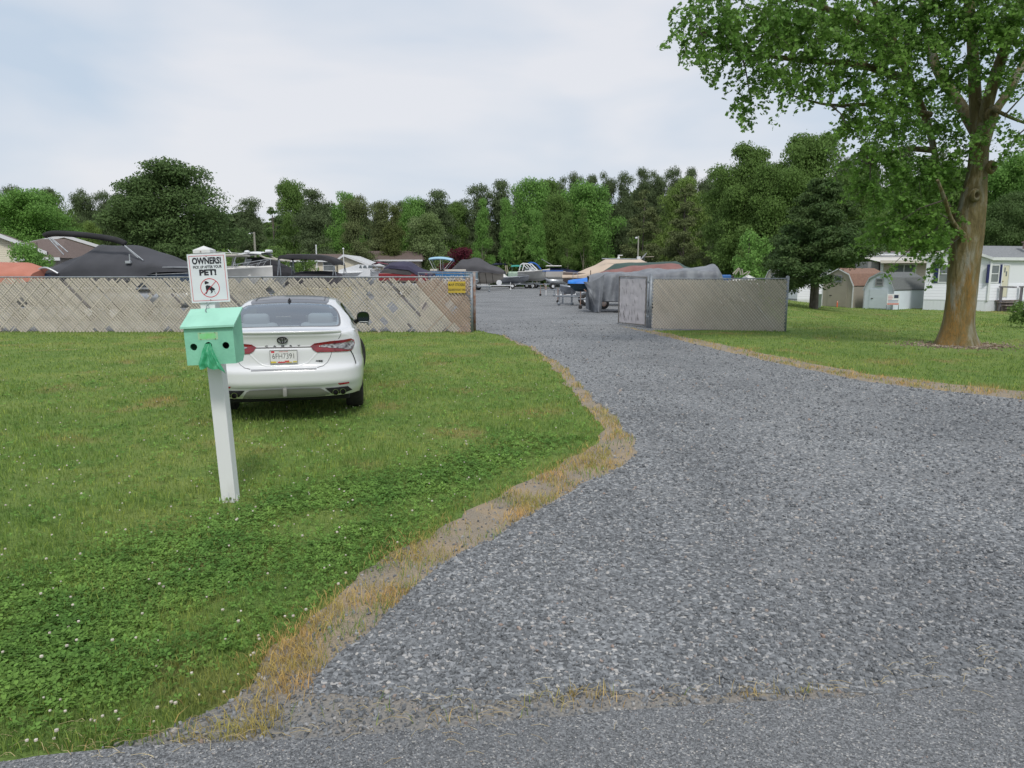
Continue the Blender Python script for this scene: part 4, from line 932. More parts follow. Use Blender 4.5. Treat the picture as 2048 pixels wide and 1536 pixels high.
def drape(name, root, prof, hw, zs, m, seed=0, wr=.03, sub=True, hem=.0, dens=.16):
    """cloth cover. prof: ridge [(x,z)], hw: half widths per ridge point, zs: z of lower edge per point"""
    xs_ = [p[0] for p in prof]; n = max(12, int(abs(xs_[-1] - xs_[0]) / dens)); rows = []
    sg = 1 if xs_[-1] > xs_[0] else -1; X = [a * sg for a in xs_]
    for i in range(n + 1):
        x = X[0] + (X[-1] - X[0]) * i / n; zr = float(np.interp(x, X, [p[1] for p in prof])); h = float(np.interp(x, X, hw)); z0 = float(np.interp(x, X, zs))
        sag = 0
        row = []
        for j in range(19):
            u = j / 18 * 2 - 1; au = abs(u)
            if au < .62: k = au / .62; y = h * k; z = zr - (zr - z0) * .52 * k ** 1.25
            else: k = (au - .62) / .38; y = h * (1 + .03 * k); z = zr - (zr - z0) * (.52 + .48 * k)
            q = mnoise.noise(Vector((x * 1.3 + seed, u * 2.2, seed))) * wr * 2 + mnoise.noise(Vector((x * 4 + seed, u * 1.2, 7))) * wr * (au + .2)
            row.append((x * sg, math.copysign(y, u) + (q if au > .62 else 0) + (.06 * math.sin(x * 7 + seed) * wr * 10 * max(0, au - .7)), z + (q if au < .62 else 0) + hem * (au == 1) * mnoise.noise(Vector((x * 2, u, 3)))))
        rows.append(row)
    mb = MB().grid(rows)
    for r in (rows[0], rows[-1]): mb.add(r, [tuple(range(len(r)))])
    return mb.build(name, m, root, smooth=True)
def bimini(name, root, x0, x1, z, hw, mc, legs, mf=alu, rise=.12, thick=.0, tilt=0, rolled=False):
    mb = MB()
    if rolled:
        pts = spline([(x0, 0, z - .16), (x0 + (x1 - x0) * .12, 0, z), (x0 + (x1 - x0) * .5, 0, z + .02 + tilt * .4), (x0 + (x1 - x0) * .9, 0, z - .06 + tilt), (x1, 0, z - .2 + tilt)], 5)
        return None
    rows = []
    for i in range(13):
        t = i / 12; rows.append([(x0 + (x1 - x0) * t, hw * u, z + tilt * t + rise * math.sin(math.pi * t) ** .8 + .14 * (1 - u * u) - (.10 if abs(u) == 1 else 0)) for u in (-1, -.99, -.7, -.35, 0, .35, .7, .99, 1)])
    mb.grid(rows); o = mb.build(name, mc, root, smooth=True); md = o.modifiers.new('t', 'SOLIDIFY'); md.thickness = .03
    f = MB()
    for (xt, xb, zb) in legs:
        tt = (xt - x0) / (x1 - x0); zt_ = z + tilt * tt + rise * math.sin(math.pi * min(1, max(0, tt))) ** .8 - .04
        for s in (-1, 1): f.tube([(xb, s * hw * .98, zb), (xt, s * hw * .98, zt_)], .018, 6)
        f.tube([(xt, -hw * .98, zt_), (xt, 0, zt_ + .13), (xt, hw * .98, zt_)], .018, 6)
    f.build('canopy_frame', mf, root); return o
def rails(root, pts, posts, m=alu, r=.016, name='rail', drop=.3):
    mb = MB(); mb.tube(pts, r, 6)
    for p in posts: mb.tube([p, (p[0], p[1], p[2] - drop)], r * .8, 6)
    return mb.build(name, m, root)
def boat(label, px0, px1, Y, name='boat', cat='boat', yaw=0, group=None, gz=0):
    x0, x1 = XP(px0, 560, Y), XP(px1, 560, Y); e = empty(name, ((x0 + x1) / 2, Y, gz), label, cat, group, rz=R(yaw)); e['L'] = 0; del e['L']
    f = lambda px, py, dy=0: ((P(px, py, Y + dy).x - (x0 + x1) / 2), P(px, py, Y + dy).z - gz)
    return e, x1 - x0, f
# 1 salmon covered boat at the far left
e, Lb, f = boat('boat under a faded salmon pink tarpaulin at the left end of the yard', -70, 95, 26)
trailer(e, Lb, 2.2); hull_mb(Lb * .95, 2.2, .9, 1, .55).build('hull', gelcoat, e, smooth=True)
salm = C('salmon_tarp', (.50, .20, .14), (.42, .15, .10), sc=1.5, rough=.8)
drape('cover', e, [f(-72, 530), f(0, 524), f(60, 525), f(93, 536)], [1.1, 1.15, 1.1, .9], [1.35, 1.35, 1.35, 1.45], salm, 1, .02)
# 2 grey covered pontoon with folded black canopy
e, Lb, f = boat('pontoon boat under a charcoal cover with a rolled black canopy arched above it', 92, 420, 27)
charc = C('charcoal_cover', (.062, .064, .074), (.045, .047, .055), sc=1.2, rough=.8, bump=.01, bsc=3)
trailer(e, Lb, 2.3, wheels=(-.15, .0))
for s in (-1, 1): MB().tube([(-Lb / 2, s * .85, .85), (Lb / 2 - .5, s * .85, .85), (Lb / 2, s * .85, 1.1)], [.3, .3, .08], 14).build('pontoon', alu, e, smooth=True)
MB().bbox((-Lb / 2, -1.2, 1.15), (Lb / 2, 1.2, 1.22), .02).build('deck', alu, e)
MB().bbox((-Lb / 2 + .3, -1.15, 1.22), (Lb / 2 - .2, 1.15, 1.72), .08).build('side_panel', C('navy_panel', (.02, .045, .09), rough=.3, coat=.5), e)
drape('cover', e, [f(96, 536), f(160, 515), f(200, 488), f(212, 490), f(262, 491), f(290, 494), f(308, 497), f(335, 508), f(372, 524), f(418, 527)], [1.0, 1.25, 1.3, 1.3, 1.3, 1.3, 1.3, 1.25, 1.2, 1.1], [1.45] * 7 + [1.75, 1.78, 1.78], charc, 4, .035)
for s in (-1, 1):
    a = f(275, 549); b = f(312, 535); c = f(420, 535)
    rails(e, [(a[0], s * 1.22, a[1] - .1), (a[0] + .25, s * 1.22, b[1] - .1), (b[0], s * 1.22, b[1]), (c[0], s * 1.22, b[1])], [(f(344, 540)[0], s * 1.22, b[1])])
    rails(e, [(b[0] - .1, s * 1.22, b[1] - .28), (c[0], s * 1.22, b[1] - .2)], [])
bl = [f(124, 476), f(130, 472), f(150, 470), f(200, 473), f(250, 480), f(272, 486), f(280, 491)]
for s in (-1,):
    pts = spline([(a, s * 1.0, b) for a, b in bl], 4); o = MB()
    o.tube([tuple(p) for p in pts], [.07] + [.105] * (len(pts) - 2) + [.07], 10)
MB.build(o, 'rolled_canopy', blackcloth, e, smooth=True)
for s in (-.9,):
    for (p, q) in (((274, 489), (315, 522)), ((279, 494), (305, 517)), ((132, 478), (162, 511)), ((140, 480), (170, 506)), ((136, 478), (152, 494))): MB().tube([(f(*p)[0], s * 1.15, f(*p)[1]), (f(*q)[0], s * 1.15, f(*q)[1])], .022, 6).build('canopy_strut', galv, e)
mb = MB().cyl((f(295, 510)[0], -1.28, f(295, 524)[1]), (f(295, 510)[0], -1.28, f(295, 510)[1]), .02, n=8).bbox((f(288, 520)[0], -1.34, f(290, 528)[1]), (f(298, 520)[0], -1.2, f(290, 523)[1]), .01); mb.build('navigation_light', alu, e)
MB().tube(spline([(f(116, 548)[0], -1.3, f(116, 548)[1]), (f(126, 538)[0], -1.3, f(126, 538)[1]), (f(140, 536)[0], -1.3, f(140, 537)[1]), (f(160, 546)[0], -1.3, f(160, 547)[1])], 4), .04, 8).build('ladder', alu, e)
# 3 white centre console with T-top
e, Lb, f = boat('white fishing boat with a tee top and bow rails behind the slatted fence', 300, 546, 42)
trailer(e, Lb, 2.4, wheels=(-.15, 0))
hull_mb(Lb, 2.5, f(500, 537)[1] - .75, 1, .62, .28, flare=.45).build('hull', gelcoat, e, smooth=True)
MB().bbox((f(380, 0)[0], -.55, 1.5), (f(478, 0)[0], .55, f(0, 532)[1]), .1).build('console', gelcoat, e)
ttop = [f(395, 507), f(487, 509)]
MB().bbox((ttop[0][0], -1.05, ttop[1][1] - .12), (ttop[1][0], 1.05, ttop[1][1]), .04).build('hard_top', C('cream_top', (.45, .43, .38), rough=.7), e)
for s in (-.8, .8):
    mb = MB()
    for a, b in (((452, 536), (456, 514)), ((462, 536), (457, 514)), ((476, 536), (482, 514)), ((450, 536), (462, 514))): mb.tube([(f(*a)[0], s, f(*a)[1]), (f(*b)[0], s, f(*b)[1])], .03, 6)
    mb.tube([(f(452, 536)[0], s, f(452, 536)[1]), (f(476, 536)[0], s, f(476, 536)[1])], .03, 6).build('top_frame', alu, e)
MB().grid([[(f(462, 0)[0], y, f(0, 530)[1]) for y in (-.5, .5)], [(f(470, 0)[0], y, f(0, 518)[1]) for y in (-.42, .42)]]).build('windshield', winglass, e)
MB().ball((f(466, 0)[0], 0, f(0, 504)[1]), (.17, .17, .10), 12, 6).build('radar_dome', white, e, smooth=True)
MB().tube([(f(452, 499)[0], .3, f(452, 499)[1]), (f(460, 507)[0], .3, f(460, 507)[1])], .02, 6).tube([(f(410, 503)[0], -.4, f(410, 503)[1]), (f(500, 508)[0], -.4, f(500, 508)[1])], .015, 5).build('antenna', white, e)
mb = MB()
for s in (-1, 1):
    a, b, c = f(482, 530), f(520, 523), f(541, 518); mb.tube([(a[0], s * 1.15, a[1]), (b[0], s * .8, b[1]), (c[0], s * .1, c[1])], .018, 6)
    for t, (q, qq) in enumerate((((487, 535), (491, 529)), ((502, 534), (507, 526)), ((520, 533), (528, 521)))): mb.tube([(f(*q)[0], s * (1.1 - .35 * t), f(*q)[1]), (f(*qq)[0], s * (1.1 - .35 * t), f(*qq)[1])], .014, 6)
mb.tube([(f(541, 518)[0], 0, f(541, 518)[1]), (f(541, 534)[0], 0, f(541, 534)[1])], .018, 6); mb.build('bow_rail', alu, e)
MB().grid([[(f(p, 0)[0], -1.28, z) for p in (330, 380, 430, 470, 505)] for z in (.9, 1.0)]).build('hull_stripe', C('grey_green', (.16, .19, .17), rough=.5), e)
# 4 cabin boat under dark cover with white hard top
e, Lb, f = boat('motor boat in a black cover beneath a white hard top with a white radar dome', 470, 590, 48)
trailer(e, Lb, 2.3); hull_mb(Lb, 2.2, .8, 1, .6).build('hull', gelcoat, e, smooth=True)
drape('cover', e, [f(475, 535), f(497, 515), f(527, 513), f(560, 524), f(585, 538)], [.9, 1.2, 1.2, 1.0, .3], [1.5] * 5, blackcloth, 6, .02)
a, b = f(481, 512), f(534, 508)
MB().grid([[(a[0] + (b[0] - a[0]) * t, y, a[1] + (b[1] - a[1]) * t + .12 * math.sin(math.pi * t) + dz) for t in np.linspace(0, 1, 9)] for y, dz in ((-1.1, -.06), (-1.1, .03), (0, .1), (1.1, .03), (1.1, -.06), (-1.1, -.06))]).build('hard_top', white, e, smooth=True)
mb = MB()
for s in (-1, 1): mb.tube([(f(529, 511)[0], s, f(529, 511)[1]), (f(542, 517)[0], s, f(542, 517)[1]), (f(575, 522)[0], s * .6, f(575, 522)[1])], .06, 6)
mb.build('support', C('cream_top'), e)
MB().bbox((f(506, 0)[0], -.28, f(0, 506)[1]), (f(518, 0)[0], .28, f(0, 499.5)[1]), .08).build('radar_dome', white, e, smooth=True)
MB().tube([(f(515, 505)[0], 0, f(515, 505)[1]), (f(528, 504)[0], 0, f(528, 504)[1])], .02, 5).build('antenna', white, e)
# 5 black bimini boat
e, Lb, f = boat('boat with an open black canopy and a black bow cover behind the saloon car', 572, 694, 30)
trailer(e, Lb, 1.9, tongue=.8); hull_mb(Lb * .98, 1.9, .62, -1, .5, .1).build('hull', C('yellow_hull', (.55, .40, .06), (.6, .58, .5), sc=1.2, rough=.3), e, smooth=True)
drape('cover', e, [f(577, 553), f(590, 545), f(610, 541.5), f(650, 542), f(678, 544), f(690, 556)], [.5, .8, .95, .95, .9, .7], [1.2] * 6, C('dark_cover', (.05, .045, .055), (.035, .035, .04), sc=2, rough=.85), 9, .015)
bp = [f(570, 519), f(572, 513), f(580, 510.5), f(600, 510), f(630, 510.5), f(655, 513), f(670, 518), f(678, 524), f(680, 531)]
mb = MB(); top_ = spline([(a, 0, b) for a, b in bp], 3); rows_ = []
for y, dz in ((-.95, -.19), (-.95, -.02), (-.5, .02), (0, .04), (.5, .02), (.95, -.02), (.95, -.19)): rows_.append([(p.x, y, p.z + dz * (1 - .3 * abs(i / (len(top_) - 1) * 2 - 1))) for i, p in enumerate(top_)])
mb.grid(rows_).build('canopy', blackcloth, e, smooth=True)
mb = MB()
for s in (-.93, .93):
    for a, b in (((572, 520), (570, 551)), ((573, 520), (576, 551)), ((679, 531), (677, 551)), ((679, 531), (683, 551))): MB().tube([(f(*a)[0], s, f(*a)[1]), (f(*b)[0], s, f(*b)[1])], .022, 6).build('canopy_strut', galv, e)
MB().cyl((f(679.5, 0)[0], -.9, f(0, 531)[1]), (f(679.5, 0)[0], -.9, f(0, 500)[1]), .014, n=6).ball((f(679.5, 0)[0], -.9, f(0, 499)[1]), .04, 8, 5).build('stern_light', white, e)
# 6 white cabin cruiser
e, Lb, f = boat('white cabin cruiser with side windows and a maroon canopy', 640, 766, 58)
trailer(e, Lb, 2.3); hull_mb(Lb, 2.3, f(0, 546)[1] - .6, 1, .6, .2).build('hull', white, e, smooth=True)
cab_ = [(f(683, 546)[0], 1.4), (f(683, 540)[0], f(0, 540)[1]), (f(705, 536)[0], f(0, 534)[1]), (f(722, 530)[0], f(0, 529)[1]), (f(733, 530)[0], f(0, 530)[1]), (f(745, 541)[0], f(0, 541)[1]), (f(745, 546)[0], 1.4)]
MB().prism([(a, -.95, b) for a, b in cab_], (0, 1.9, 0)).build('cabin', white, e)
for (p0_, p1_) in ((706, 711), (714, 721), (724, 733)):
    MB().prism([(f(p0_, 0)[0], -.965, f(0, 536)[1]), (f(p1_, 0)[0] + .05, -.965, f(0, 537)[1]), (f(p1_, 0)[0], -.965, f(0, 531)[1]), (f(p0_ + 2, 0)[0], -.965, f(0, 531)[1])], (0, .02, 0)).build('window', winglass, e)
MB().grid([[(f(731, 0)[0], y, f(0, 529)[1]) for y in (-1, 0, 1)], [(f(742, 0)[0], y, f(0, 525.5)[1] + .08 * (y == 0)) for y in (-1, 0, 1)], [(f(765, 0)[0], y, f(0, 529)[1]) for y in (-1, 0, 1)]]).build('canopy', C('maroon', (.16, .02, .04), rough=.7), e)
mb = MB()
for a, b in (((738, 528), (752, 541)), ((745, 527), (763, 540)), ((742, 540), (764, 537))): mb.tube([(f(*a)[0], -.9, f(*a)[1]), (f(*b)[0], -.5, f(*b)[1])], .03, 6)
mb.build('rail', white, e)
# 7 red pontoon under navy cover
e, Lb, f = boat('red sided pontoon boat under a navy and grey cover', 763, 875, 54)
trailer(e, Lb, 2.4); MB().bbox((-Lb / 2, -1.2, 1.2), (Lb / 2 - .6, 1.2, 1.75), .05).build('side_panel', C('red_panel', (.24, .02, .025), rough=.3, coat=.4), e)
for s in (-1, 1): MB().tube([(-Lb / 2, s * .8, .85), (Lb / 2 - .5, s * .8, .85), (Lb / 2, s * .8, 1.1)], [.3, .3, .08], 12).build('pontoon', alu, e, smooth=True)
greyc = C('warm_grey_cover', (.085, .08, .08), (.06, .058, .06), sc=1, rough=.85); navyc = C('navy_cover', (.05, .045, .085), (.032, .03, .06), sc=1.3, rough=.8, bump=.02, bsc=2)
drape('cover', e, [f(765, 541), f(775, 530), f(784, 524), f(822, 524), f(836, 535), f(862, 546)], [1, 1.15, 1.2, 1.2, 1.15, 1.], [f(0, 546)[1]] * 3 + [f(0, 550)[1]] * 3, greyc, 12, .02)
drape('navy_cover', e, [f(772, 534), f(780, 526), f(785, 523), f(822, 523), f(838, 534), f(868, 546)], [1., 1.14, 1.23, 1.25, 1.24, 1.15], [f(0, 540)[1], f(0, 538)[1], f(0, 537)[1], f(0, 540)[1], f(0, 550)[1], f(0, 552)[1]], navyc, 14, .035)
# 8 blue pontoon with sky blue bimini
e, Lb, f = boat('blue pontoon boat with a light blue canopy on white bowed frames', 838, 957, 68)
trailer(e, Lb, 2.4); bluep = C('blue_panel', (.03, .14, .32), (.04, .18, .38), sc=.8, rough=.35, coat=.4)
for s in (-1, 1): MB().tube([(-Lb / 2, s * .8, .8), (Lb / 2 - .5, s * .8, .8), (Lb / 2, s * .8, 1.1)], [.3, .3, .08], 12).build('pontoon', alu, e, smooth=True)
MB().bbox((-Lb / 2 + .2, -1.2, 1.12), (Lb / 2, 1.2, 1.25), .02).build('deck', alu, e)
MB().bbox((f(853, 0)[0], -1.18, 1.25), (f(927, 0)[0], 1.18, f(0, 543)[1]), .05).build('side_panel', bluep, e)
MB().bbox((f(927, 0)[0], -1.15, 1.25), (f(950, 0)[0], 1.15, f(0, 545)[1]), .05).build('front_panel', C('pale_blue_panel', (.13, .25, .33), rough=.4), e)
MB().bbox((f(883, 0)[0], -1.1, f(0, 544)[1]), (f(928, 0)[0], -.5, f(0, 539)[1]), .06).bbox((f(853, 0)[0], -1.1, f(0, 543)[1]), (f(868, 0)[0], .6, f(0, 538)[1]), .06).build('seat', C('seat_beige', (.50, .46, .40), rough=.6), e, smooth=True)
z_ = f(0, 518)[1]
bimini('canopy', e, f(851, 0)[0], f(900, 0)[0], z_ - .02, 1.2, C('sky_canvas', (.36, .58, .72), (.30, .5, .65), sc=1, rough=.7), [(f(852, 0)[0], f(862, 0)[0], f(0, 540)[1]), (f(875, 0)[0], f(876, 0)[0], f(0, 540)[1]), (f(899, 0)[0], f(882, 0)[0], f(0, 540)[1])], white, .14, tilt=-.1)
mb = MB()
for s in (-1.2, 1.2):
    mb.tube([(f(879, 0)[0], s, f(0, 543)[1]), (f(879, 0)[0], s, 1.2)], .02, 6)
    for p in (918, 926, 934, 942, 950): mb.tube([(f(p, 0)[0], s, f(0, 543)[1]), (f(p, 0)[0], s, 1.2)], .02, 6)
    mb.tube([(f(853, 0)[0], s, f(0, 542.5)[1]), (f(952, 0)[0], s, f(0, 543.5)[1])], .022, 6)
mb.build('rail', alu, e)
# 9 grey covered cruiser with beige hull
e, Lb, f = boat('tall boat under a dark grey cover with a beige hull facing the lot', 898, 1012, 76, yaw=-8)
trailer(e, Lb, 2.5, 1, .6, wheels=(-.2, -.02), m=white); hull_mb(Lb * .92, 2.5, 1.15, 1, .6, .3, flare=.5).build('hull', C('beige_hull', (.36, .32, .28), (.42, .39, .35), sc=.8, rough=.5), e, smooth=True)
gcov = C('graphite_cover', (.085, .083, .09), (.065, .064, .07), sc=1, rough=.85)
drape('cover', e, [f(899, 542), f(922, 519), f(938, 518.5), f(948, 515.5), f(960, 515.5), f(978, 528), f(1000, 535), f(1010, 541)], [1.1, 1.3, 1.3, 1.3, 1.3, 1.2, .9, .3], [f(0, 545)[1]] * 6 + [f(0, 548)[1], f(0, 546)[1]], gcov, 17, .03)
mb = MB()
for p in (958, 972, 986): mb.prism([(f(p, 0)[0], -1.3, f(0, 546)[1]), (f(p + 1, 0)[0], -1.3, f(0, 546)[1]), (f(p + 2, 0)[0], -.7, f(0, 570)[1]), (f(p + 1, 0)[0], -.7, f(0, 570)[1])], (0, .02, 0))
mb.build('tie_strap', dark, e)
sp = MB().cyl((0, -.08, 0), (0, .08, 0), .28, n=20).build('wheel_cover', white, e); sp.location = (f(1001, 0)[0], -1.2, f(0, 565)[1])
# 10 small aluminium boat
e, Lb, f = boat('small silver aluminium boat with a white folded cover on a trailer', 1000, 1058, 84, yaw=6)
trailer(e, Lb, 1.7, 1, .5); hull_mb(Lb, 1.7, .75, 1, .62, .15).build('hull', C('silver_hull', (.36, .38, .42), (.28, .3, .34), sc=2, rough=.35, metal=.5), e, smooth=True)
drape('cover', e, [f(996, 556), f(1008, 547), f(1018, 555)], [.5, .8, .6], [f(0, 556)[1]] * 3, gelcoat, 3, .02)
rails(e, [(f(1016, 0)[0], -.8, f(0, 549)[1]), (f(1056, 0)[0], -.7, f(0, 549)[1])], [(f(p, 0)[0], -.75, f(0, 549)[1]) for p in (1018, 1030, 1042, 1054)])
# 11 white cuddy with arch
e, Lb, f = boat('white cuddy boat with a white arch and royal blue canopy strip', 1038, 1100, 86, yaw=-12)
trailer(e, Lb, 2.3, 1, .7, wheels=(-.2, 0)); hull_mb(Lb, 2.3, 1.15, 1, .85, .3, flare=.45).build('hull', gelcoat, e, smooth=True)
MB().prism([(f(1052, 0)[0], -.8, 2.0), (f(1054, 0)[0], -.8, f(0, 540)[1]), (f(1062, 0)[0], -.8, f(0, 535)[1]), (f(1076, 0)[0], -.8, f(0, 541)[1]), (f(1090, 0)[0], -.8, 2.1)], (0, 1.6, 0)).build('cabin', white, e)
mb = MB()
for s in (-1, 1): mb.tube([(f(1042, 0)[0], s, f(0, 541)[1]), (f(1045, 0)[0], s, f(0, 530)[1]), (f(1050, 0)[0], s, f(0, 527)[1]), (f(1062, 0)[0], s, f(0, 528)[1]), (f(1075, 0)[0], s * .9, f(0, 540)[1])], .07, 6); mb.tube([(f(1048, 0)[0], s, f(0, 527)[1]), (f(1060, 0)[0], s, f(0, 538)[1])], .05, 6)
mb.tube([(f(1050, 0)[0], -1, f(0, 527)[1]), (f(1050, 0)[0], 1, f(0, 527)[1])], .07, 6); mb.build('arch', white, e)
MB().tube(spline([(f(1060, 0)[0], -.9, f(0, 528)[1]), (f(1067, 0)[0], -.9, f(0, 525.5)[1]), (f(1078, 0)[0], -.9, f(0, 528.5)[1]), (f(1088, 0)[0], -.9, f(0, 539)[1])], 4), .09, 6).build('canopy_strip', C('royal_blue', (.02, .12, .45), rough=.6), e)
MB().grid([[(f(1052, 0)[0], -.85, f(0, 540)[1]), (f(1064, 0)[0], -.85, f(0, 540)[1])], [(f(1055, 0)[0], -.85, f(0, 534)[1]), (f(1060, 0)[0], -.85, f(0, 534)[1])]]).build('window', winglass, e)
# 12 far bimini pontoons
e, Lb, f = boat('distant pontoon boat with a wide dark navy canopy', 978, 1040, 98)
trailer(e, Lb, 2.3); MB().bbox((-Lb / 2, -1.2, 1.0), (Lb / 2, 1.2, 2.0), .05).build('side_panel', C('dull_blue', (.10, .13, .2), rough=.5), e)
bimini('canopy', e, f(980, 0)[0], f(1024, 0)[0], f(0, 529)[1], 1.2, C('navy_canvas', (.02, .03, .08), rough=.7), [(f(982, 0)[0], f(986, 0)[0], 2), (f(1022, 0)[0], f(1016, 0)[0], 2)], alu, .06)
e, Lb, f = boat('distant boat with a small teal green canopy', 1016, 1050, 94)
trailer(e, Lb, 2.); MB().bbox((-Lb / 2, -1., .9), (Lb / 2, 1., f(0, 543)[1]), .2).build('hull', C('pale_green_hull', (.35, .48, .38), rough=.5), e)
bimini('canopy', e, f(1022, 0)[0], f(1044, 0)[0], f(0, 533)[1], 1.1, C('teal_canvas', (.05, .32, .27), rough=.7), [(f(1024, 0)[0], f(1024, 0)[0], 1.6), (f(1042, 0)[0], f(1040, 0)[0], 1.6)], alu, .06)
MB().tube([(f(1012, 0)[0], 0, f(0, 548)[1]), (f(1010, 0)[0], 0, f(0, 531)[1])], .07, 6).tube([(f(1016, 0)[0], 0, f(0, 548)[1]), (f(1013, 0)[0], 0, f(0, 531)[1])], .07, 6).build('guide_post', C('wood_old2', (.4, .36, .28), rough=.8), e)
# 13 blue topped pontoon and navy covered boat
e, Lb, f = boat('silver pontoon boat with a royal blue top band and tan seat panel', 1090, 1130, 82)
trailer(e, Lb * 1.2, 2.2, -1, .5)
MB().bbox((-Lb / 2, -1.1, 1.35), (Lb / 2, 1.1, f(0, 542.5)[1]), .05).build('side_panel', C('silver_panel', (.42, .41, .4), (.36, .31, .26), sc=.6, rough=.4), e)
MB().bbox((-Lb / 2 - .3, -1.12, f(0, 543)[1]), (Lb / 2 - .3, 1.12, f(0, 541)[1]), .03).build('top_band', C('royal_blue'), e)
for s in (-1, 1): MB().tube([(Lb / 2, s * .8, .9), (-Lb / 2 + .6, s * .8, .9), (-Lb / 2, s * .8, 1.2)], [.3, .3, .08], 12).build('pontoon', alu, e, smooth=True)
e, Lb, f = boat('low boat under a navy cover with a thin white T top', 1088, 1180, 92)
trailer(e, Lb, 2.); hull_mb(Lb * .9, 2.2, .8, 1, .6).build('hull', gelcoat, e, smooth=True)
drape('cover', e, [f(1090, 540), f(1100, 535), f(1125, 536), f(1150, 541), f(1178, 545)], [1, 1.1, 1.1, 1, .5], [1.4] * 5, C('navy_canvas'), 21, .02)
MB().bbox((f(1095, 0)[0], -.9, f(0, 533)[1]), (f(1128, 0)[0], .9, f(0, 531)[1]), .05).build('tee_top', gelcoat, e)
MB().tube([(f(1110, 0)[0], 0, f(0, 531)[1]), (f(1086, 0)[0], 0, f(0, 518)[1])], .035, 6).build('outrigger', alu, e)
MB().tube([(f(1104, 0)[0], 0, f(0, 540)[1]), (f(1104, 0)[0], 0, f(0, 533)[1])], .04, 6).build('top_frame', alu, e)
# 14 tan shrink wrapped cruiser
e, Lb, f = boat('large cruiser wrapped in pale tan cover with a radar mast', 1122, 1320, 55)
trailer(e, Lb, 2.6, -1, .6, wheels=(0, .12)); hull_mb(Lb * .96, 2.7, 1.0, -1, .6, .25).build('hull', C('tan_hull', (.20, .16, .14), rough=.5), e, smooth=True)
drape('cover', e, [f(1124, 550), f(1150, 547), f(1190, 530), f(1212, 518), f(1280, 518), f(1292, 524), f(1320, 530)], [.3, .9, 1.3, 1.35, 1.35, 1.35, 1.3], [f(0, 556)[1]] * 7, C('tan_cover', (.58, .47, .37), (.52, .42, .33), sc=.8, rough=.7), 25, .015)
MB().tube([(f(1210, 0)[0], -1., f(0, 518)[1]), (f(1284, 0)[0], -1., f(0, 519)[1])], .04, 6).build('handrail', alu, e)
mb = MB().cyl((f(1249, 0)[0], 0, f(0, 518)[1]), (f(1249, 0)[0], 0, f(0, 512)[1]), .12, .06, n=8).bbox((f(1247, 0)[0], -.1, f(0, 511.5)[1]), (f(1257, 0)[0], .1, f(0, 510)[1]), .02); mb.build('radar', white, e)
# 15 green and rust covered boats
e, Lb, f = boat('boat under a dark green tarpaulin behind the rust red one', 1196, 1385, 47)
trailer(e, Lb, 2.4, -1, rimm=rubber); hull_mb(Lb * .95, 2.4, .9, -1, .55).build('hull', gelcoat, e, smooth=True)  # rims coloured like rubber, painting in the shade behind the silver tarpaulin
drape('cover', e, [f(1198, 548), f(1230, 527), f(1260, 525), f(1330, 524), f(1352, 522), f(1372, 532), f(1385, 536)], [.5, 1.1, 1.2, 1.25, 1.25, 1.2, 1.1], [1.35] * 7, C('green_tarp', (.055, .095, .08), (.04, .075, .065), sc=1, rough=.7), 31, .03)
e, Lb, f = boat('boat under a rust red tarpaulin just behind the silver tarpaulin', 1182, 1372, 39)
trailer(e, Lb, 2.3, -1, rimm=rubber); hull_mb(Lb * .95, 2.3, .9, -1, .5).build('hull', gelcoat, e, smooth=True)  # dark rim colour paints the shade around the tarpaulins
drape('cover', e, [f(1184, 555), f(1196, 547), f(1215, 540), f(1250, 534), f(1300, 529), f(1345, 526), f(1358, 528), f(1370, 538)], [.6, 1., 1.15, 1.2, 1.2, 1.2, 1.2, 1.1], [1.2] * 8, C('rust_tarp', (.20, .085, .075), (.26, .13, .115), sc=1.6, rough=.75), 33, .03)
MB().bbox((f(1184, 0)[0], -1.35, .5), (f(1185.5, 0)[0], -1.28, f(0, 541)[1]), .01).build('guide_post', C('dark_post', (.08, .06, .05), rough=.8), e)
